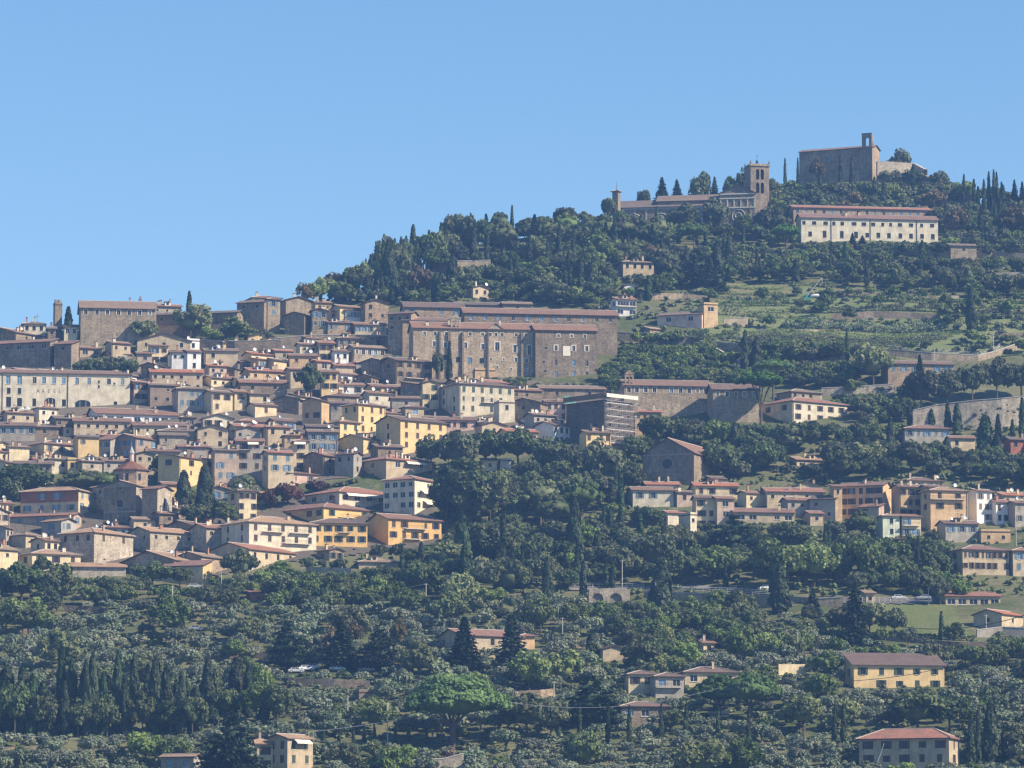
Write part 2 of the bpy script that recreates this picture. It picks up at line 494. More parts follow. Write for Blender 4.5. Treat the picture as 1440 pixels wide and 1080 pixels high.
def make_roof(root, kind, WR, WL, H, p, rm, o=0.55, wallmat=None):
    V = []; Fc = []; Mi = []; UV = []
    ridges = []
    if kind == 'g':
        zr = H + p * WL / 2; ze = H - o * p
        slope_poly(V, Fc, Mi, UV, [(-o, -o, ze), (WR + o, -o, ze), (WR + o, WL / 2, zr), (-o, WL / 2, zr)])
        slope_poly(V, Fc, Mi, UV, [(WR + o, WL + o, ze), (-o, WL + o, ze), (-o, WL / 2, zr), (WR + o, WL / 2, zr)])
        ridges = [((-o, WL / 2, zr), (WR + o, WL / 2, zr))]
        rz = lambda x, y: H + p * (WL / 2 - abs(y - WL / 2))
    elif kind == 'G':
        zr = H + p * WR / 2; ze = H - o * p
        slope_poly(V, Fc, Mi, UV, [(-o, WL + o, ze), (-o, -o, ze), (WR / 2, -o, zr), (WR / 2, WL + o, zr)])
        slope_poly(V, Fc, Mi, UV, [(WR + o, -o, ze), (WR + o, WL + o, ze), (WR / 2, WL + o, zr), (WR / 2, -o, zr)])
        ridges = [((WR / 2, -o, zr), (WR / 2, WL + o, zr))]
        rz = lambda x, y: H + p * (WR / 2 - abs(x - WR / 2))
    elif kind == 'h':
        ze = H - o * p
        m = min(WR, WL) / 2 + o; zr = ze + p * m
        if WR >= WL:
            a = (m - o, WL / 2, zr); b = (WR - m + o, WL / 2, zr)
            slope_poly(V, Fc, Mi, UV, [(-o, -o, ze), (WR + o, -o, ze), b, a])
            slope_poly(V, Fc, Mi, UV, [(WR + o, WL + o, ze), (-o, WL + o, ze), a, b])
            slope_poly(V, Fc, Mi, UV, [(-o, WL + o, ze), (-o, -o, ze), a])
            slope_poly(V, Fc, Mi, UV, [(WR + o, -o, ze), (WR + o, WL + o, ze), b])
            ridges = [(a, b), ((-o, -o, ze), a), ((WR + o, -o, ze), b), ((-o, WL + o, ze), a)]
        else:
            a = (WR / 2, m - o, zr); b = (WR / 2, WL - m + o, zr)
            slope_poly(V, Fc, Mi, UV, [(-o, -o, ze), (WR + o, -o, ze), a])
            slope_poly(V, Fc, Mi, UV, [(WR + o, WL + o, ze), (-o, WL + o, ze), b])
            slope_poly(V, Fc, Mi, UV, [(-o, WL + o, ze), (-o, -o, ze), a, b])
            slope_poly(V, Fc, Mi, UV, [(WR + o, -o, ze), (WR + o, WL + o, ze), b, a])
            ridges = [(a, b), ((-o, -o, ze), a), ((WR + o, -o, ze), a), ((-o, WL + o, ze), b)]
        rz = lambda x, y: H + p * max(0, min(x, y, WR - x, WL - y))
    elif kind == 's':
        zr = H + p * (WL + o); ze = H - o * p
        slope_poly(V, Fc, Mi, UV, [(-o, -o, ze), (WR + o, -o, ze), (WR + o, WL + o, zr), (-o, WL + o, zr)])
        rz = lambda x, y: H + p * y
    elif kind == 'd':   # shed falling to the left, high on the right
        zr = H + p * (WR + o); ze = H - o * p
        slope_poly(V, Fc, Mi, UV, [(-o, WL + o, ze), (-o, -o, ze), (WR + o, -o, zr), (WR + o, WL + o, zr)])
        rz = lambda x, y: H + p * x
    else:
        slope_poly(V, Fc, Mi, UV, [(-0.15, -0.15, H), (WR + 0.15, -0.15, H), (WR + 0.15, WL + 0.15, H), (-0.15, WL + 0.15, H)], 0.25)
        rz = lambda x, y: H
    n0 = len(V)
    mb = MB()
    for a, b in ridges:
        a = np.array(a) + (0, 0, 0.24); b = np.array(b) + (0, 0, 0.24)
        mb.tube([a, b], 0.13, 5, 2)
    for f, m_ in zip(mb.F, mb.M):
        Fc.append(tuple(n0 + i for i in f)); Mi.append(m_); UV.extend([(0, 0)] * len(f))
    V += mb.V
    me = mesh('roof', V, Fc, [RM[rm], M['eave'], M['mortar']], Mi, UV)
    ro = obj('roof', me, root)
    return ro, rz

_chim = {}
def chimney(roof, rz, x, y, rn, wm):
    k = (wm, rn.randrange(3))
    if k not in _chim:
        w, d, h = ((0.7, 0.6, 1.5), (1.0, 0.6, 1.2), (0.55, 0.55, 1.9))[k[1]]
        mb = MB(); mb.box(-w / 2, w / 2, -d / 2, d / 2, -0.6, h, 0)
        mb.box(-w / 2 - 0.1, w / 2 + 0.1, -d / 2 - 0.1, d / 2 + 0.1, h + 0.003, h + 0.12, 1)
        mb.box(-w / 4, w / 4, -d / 4, d / 4, h + 0.12, h + 0.32, 1)
        _chim[k] = mb.me('chimney', [WM[wm] if wm in WM else M[wm], RM['n']])
    return obj('chimney', _chim[k], roof, (x, y, rz(x, y) + 0.15))

_dish = []
def dish(roof, rz, x, y, rn, rot):
    if not _dish:
        for r in (0.5, 0.62):
            mb = MB(); mb.tube([(0, 0, -0.3), (0, 0, 1.1)], 0.05, 5, 1)
            V0 = []
            for i in range(4):
                q = r * i / 3
                mb_r = [(q * cos(2 * pi * k / 12), -0.25 - 0.22 * (i / 3) ** 2 + 0.3 * q * sin(2 * pi * k / 12), 1.15 + q * sin(2 * pi * k / 12)) for k in range(12)]
                V0.append(mb_r)
            for i in range(3):
                for k in range(12):
                    k2 = (k + 1) % 12
                    mb.face([V0[i][k], V0[i][k2], V0[i + 1][k2], V0[i + 1][k]], 0)
            _dish.append(mb.me('satellite_dish', [M['dish'], M['rail']]))
    return obj('satellite_dish', rn.choice(_dish), roof, (x, y, rz(x, y) + 0.2), rot)

_dorm = {}
def dormer(roof, rz, x, y, wm, rm):
    k = (wm, rm)
    if k not in _dorm:
        mb = MB(); w, d, h = 0.95, 2.6, 1.35
        mb.box(-w, w, 0, d, -0.8, h, 0)
        mb.box(-w - 0.2, w + 0.2, -0.3, d, h + 0.003, h + 0.16, 1)
        mb.face([(-0.5, -0.02, 0.25), (0.5, -0.02, 0.25), (0.5, -0.02, 1.15), (-0.5, -0.02, 1.15)], 2)
        _dorm[k] = mb.me('dormer', [WM[wm], RM[rm], M['glass']])
    return obj('dormer', _dorm[k], roof, (x, y, rz(x, y) + 0.1))

_ant = []
def antenna(roof, rz, x, y):
    if not _ant:
        mb = MB(); mb.tube([(0, 0, -0.2), (0, 0, 3.2)], 0.04, 4)
        for z in (2.4, 3.0):
            mb.tube([(-0.8, 0, z), (0.8, 0, z)], 0.03, 4)
            for q in (-0.6, -0.2, 0.2, 0.6): mb.tube([(q, -0.35, z), (q, 0.35, z)], 0.02, 3)
        _ant.append(mb.me('antenna', [M['rail']]))
    return obj('antenna', _ant[0], roof, (x, y, rz(x, y)))

NAMES = {'H': ('house', 'house'), 'P': ('palazzo', 'palazzo'), 'C': ('church', 'church'), 'V': ('villa', 'villa'), 'F': ('farmhouse', 'farmhouse'),
         'S': ('shed', 'shed'), 'T': ('tower', 'tower'), 'M': ('convent', 'convent')}

def house(x0, xm, x1, eave, base, roof, mat, wl=(1, 1), wr=(2, 2), st='k', ex='', label='', pitch=None, a=None, WRm=None, WLm=None,
          winR=None, winL=None, rn=None, storey=3.15, grp=None):
    rn = rn or random.Random(int(x0 * 7 + eave * 13 + x1))
    exs = dict()
    if wr == (0, 0) and roof in 'ghG' and 'n' not in ex.split(',') and 'S' not in ex.split(','): wr = (max(2, int((x1 - x0) / 13)), 2)
    for e in [q for q in ex.split(',') if q]:
        exs[e[0]] = e[1:]
    vis = base > 0
    if base <= 0: base = eave + 25
    if mat == 'sr' and not vis and 'n' not in exs: mat = rn.choice(['sa', 'cr', 'gp', 'oc', 'sl', 'pa', 'sa'])
    X, Y, Z = hit(xm if 0 < xm else x0, base)
    if 'y' in exs: Y += float(exs['y'])      # pushed back along the ray
    t = depth_t(base, Y); s = t / F
    Xb, _, Zb = ray(xm, base, Y)
    if xm - x0 < 7 and x1 - x0 < 75 and 'n' not in exs and roof != 'f':
        xm = x0 + rn.choice((0.08, 0.16, 0.22, 0.3)) * (x1 - x0)
    wl_px, wr_px = max(xm - x0, 0), max(x1 - xm, 0)
    if 'a' in exs: a = radians(float(exs['a']))
    if a is None:
        if wl_px < 3: a = radians(8)
        elif wr_px < 3: a = radians(67)
        else:
            r = 1.35 if wr_px > wl_px * 0.8 else 0.7
            a = math.atan(wl_px / wr_px * r)
        a = max(radians(8), min(radians(70), a))
    if wl_px < 3: xm = x0 + 5; wl_px = 5
    if wr_px < 3: xm = x1 - 5; wr_px = 5
    Xb, _, Zb = ray(xm, base, Y)
    WR = WRm or wr_px * s / cos(a); WL = WLm or wl_px * s / sin(a)
    if wl_px <= 6: WL = WLm or max(6.5, min(11, WR * 0.7))
    if wr_px <= 6: WR = WRm or max(6.5, min(11, WL * 0.7))
    WR = max(WR, 2.2); WL = max(WL, 2.2)
    H = (base - eave) * s
    if pitch is None and 'M' in exs and roof in 'gG': pitch = 0.42
    if 'p' in exs: pitch = float(exs['p'])
    p = pitch if pitch is not None else (0.28 if roof != 's' else 0.18)
    code = 'H'
    for c in NAMES:
        if c in exs: code = c
    nm, cat = NAMES[code]
    root = thing(nm, label, cat, (Xb, Y, Zb), a, grp)
    # walls
    mb = MB(); zb = -7.0
    ops = {'R': [], 'L': []}; wins = []
    def grid(face, W, cr, st):
        cols, rows = cr
        if cols <= 0 or rows <= 0: return
        cols = max(1, min(cols, int(W / 1.7) or 1))
        sty = st
        for r in range(rows):
            zc = H - 1.55 - storey * r
            if 'z' in exs: zc -= float(exs['z'])
            for c in range(cols):
                if rn.random() < 0.09: continue
                w, h = SIZES[sty]
                if rn.random() < 0.1: w *= 0.7; h *= 0.8
                if sty != 'v': w = min(w, W / cols * 0.62)
                if sty in 'kgbt': w = min(w, W / cols * 0.44)
                u = (c + 0.5) / cols * W + rn.uniform(-0.15, 0.15)
                if u - w / 2 < 0.3 or u + w / 2 > W - 0.3: u = W / 2 if cols == 1 else min(max(u, w / 2 + 0.35), W - w / 2 - 0.35)
                if u - w / 2 < 0.1: continue
                if face == 'L': pass
                wins.append((face, u, zc, sty, w, h))
                ops[face].append((u - w / 2, zc - h / 2, u + w / 2, zc + h / 2))
    sL = exs.get('l', st) or st
    if winR is None: grid('R', WR, wr, st)
    else:
        for fu, fz, sty, w, h in winR:
            u = fu * WR; zc = H - fz
            wins.append(('R', u, zc, sty, w, h)); ops['R'].append((u - w / 2, zc - h / 2, u + w / 2, zc + h / 2))
    if winL is None: grid('L', WL, wl, sL)
    else:
        for fu, fz, sty, w, h in winL:
            u = (1 - fu) * WL; zc = H - fz
            wins.append(('L', u, zc, sty, w, h)); ops['L'].append((u - w / 2, zc - h / 2, u + w / 2, zc + h / 2))
    wall_face(mb, (0, 0), (1, 0), WR, zb, H, ops['R'], (0, 1))
    # left face is walked from far to near so that its normal points out
    opl = [(WL - c, b_, WL - a_, d_) for a_, b_, c, d_ in ops['L']]
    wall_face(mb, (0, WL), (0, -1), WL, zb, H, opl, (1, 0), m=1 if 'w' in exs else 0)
    mb.face([(WR, 0, zb), (WR, WL, zb), (WR, WL, H), (WR, 0, H)])
    mb.face([(WR, WL, zb), (0, WL, zb), (0, WL, H), (WR, WL, H)])
    if roof == 'g':
        zr = H + p * WL / 2
        mb.face([(0, WL, H), (0, 0, H), (0, WL / 2, zr)]); mb.face([(WR, 0, H), (WR, WL, H), (WR, WL / 2, zr)])
    elif roof == 'G':
        zr = H + p * WR / 2
        mb.face([(0, 0, H), (WR, 0, H), (WR / 2, 0, zr)]); mb.face([(WR, WL, H), (0, WL, H), (WR / 2, WL, zr)])
    elif roof == 's':
        zr = H + p * WL
        mb.face([(0, WL, H), (0, 0, H), (0, WL, zr)]); mb.face([(WR, 0, H), (WR, WL, H), (WR, WL, zr)]); mb.face([(WR, WL, H), (0, WL, H), (0, WL, zr), (WR, WL, zr)])
    elif roof == 'd':
        zr = H + p * WR
        mb.face([(0, 0, H), (WR, 0, H), (WR, 0, zr)]); mb.face([(WR, WL, H), (0, WL, H), (WR, WL, zr)]); mb.face([(WR, 0, H), (WR, WL, H), (WR, WL, zr), (WR, 0, zr)])
    elif roof == 'f':
        for bx in ((0, WR, 0, 0.3), (0, WR, WL - 0.3, WL), (0, 0.3, 0.3, WL - 0.3), (WR - 0.3, WR, 0.3, WL - 0.3)):
            mb.box(bx[0], bx[1], bx[2], bx[3], H + 0.26, H + 0.9)
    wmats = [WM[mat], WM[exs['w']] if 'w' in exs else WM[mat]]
    mb.build('wall', wmats, root)
    rmk = exs.get('r', rn.choice('nnnngg'))
    ro, rz = make_roof(root, roof if roof != 'f' else 'flat', WR, WL, H, p, rmk, 0.3 if roof == 'f' else 0.6)
    for w_ in wins:
        add_window(root, w_[0], w_[1], w_[2], w_[3], w_[4], w_[5], rn, WL)
    for _ in range(int(exs.get('c', 0)) + (1 if rn.random() < 0.45 and 'n' not in exs else 0)):
        x, y = rn.uniform(0.12, 0.88) * WR, rn.uniform(0.15, 0.6) * WL
        chimney(ro, rz, x, y, rn, rn.choice(['sa', 'cr', 'brickc', 'pa', 'gp']))
    for _ in range(int(exs.get('d', 0))):
        x, y = rn.uniform(0.1, 0.9) * WR, rn.uniform(0.05, 0.5) * WL
        dish(ro, rz, x, y, rn, -a + rn.uniform(-0.3, 0.7))
    if 't' in exs or (rn.random() < 0.25 and 'n' not in exs):
        antenna(ro, rz, rn.uniform(0.3, 0.7) * WR, WL * 0.45)
    if roof in 'gh' and 'n' not in exs and WR > 6.5 and rn.random() < 0.4:
        dormer(ro, rz, rn.uniform(0.3, 0.7) * WR, WL * 0.16, rn.choice(['cr', 'pa', 'wh', 'sa']), rmk)
    # rain pipe
    if WR > 5 and H > 5 and rn.random() < 0.6 and 'n' not in exs:
        mbp = MB(); u = 0.25 if rn.random() < 0.5 else WR - 0.3
        mbp.tube([(u, -0.1, -1), (u, -0.1, H - 0.15)], 0.07, 5)
        mbp.build('drainpipe', M['frame_d'], root)
    for e in ex.split(','):
        if e and e[0] in 'BA' and len(e) > 1 and e[1].isdigit():
            row = int(e[1]); f0, f1 = 0.25, 0.75
            if len(e) > 3: f0, f1 = int(e[2]) / 10, int(e[3]) / 10 if e[3] != '0' else 1.0
            u0, u1 = WR * f0, WR * f1; zf = H - 1.55 - storey * row - 1.15
            if e[0] == 'B': balcony(root, u0, u1, zf)
            else: awning(root, u0, u1, zf + 2.6)
    FOOT.append((Xb + (WR * cos(a) - WL * sin(a)) / 2, Y + (WR * sin(a) + WL * cos(a)) / 2, max(WR, WL) * 0.55, Xb, Y, a, WR, WL))
    pb = float(exs['v']) if 'v' in exs else (base if vis else eave + 16)
    PROT.append((x0, x1, eave - 12, pb, Y + max(WR * sin(a), WL * cos(a)) * 0.9))
    root['wr'] = WR
    return root, WR, WL, H, ro, rz

def balcony(root, u0, u1, z, d=1.1, white=False):
    mb = MB(); mb.box(u0, u1, -d, -0.004, z - 0.15, z, 0)
    mb.box(u0, u1, -d, -d + 0.05, z + 0.95, z + 1.0, 1)
    n = max(2, int((u1 - u0) / 0.22))
    for i in range(n + 1):
        u = u0 + (u1 - u0 - 0.03) * i / n
        mb.box(u, u + 0.03, -d + 0.01, -d + 0.04, z, z + 0.95, 1)
    for u in (u0, u1 - 0.04): mb.box(u, u + 0.04, -d + 0.05, -0.004, z + 0.95, z + 1.0, 1)
    return mb.build('balcony', [M['surround'], M['rail'] if not white else M['white']], root)

def awning(root, u0, u1, z, d=1.5):
    mb = MB(); n = 6; q = []
    for i in range(n + 1):
        f = i / n
        q.append((-0.02 - d * f, z - 0.85 * f ** 1.5))
    for i in range(n):
        mb.face([(u0, q[i][0], q[i][1]), (u0, q[i + 1][0], q[i + 1][1]), (u1, q[i + 1][0], q[i + 1][1]), (u1, q[i][0], q[i][1])])
    mb.face([(u0, -0.02 - d, z - 0.85), (u0, -0.02 - d, z - 1.1), (u1, -0.02 - d, z - 1.1), (u1, -0.02 - d, z - 0.85)])
    return mb.build('awning', M['awn'], root)
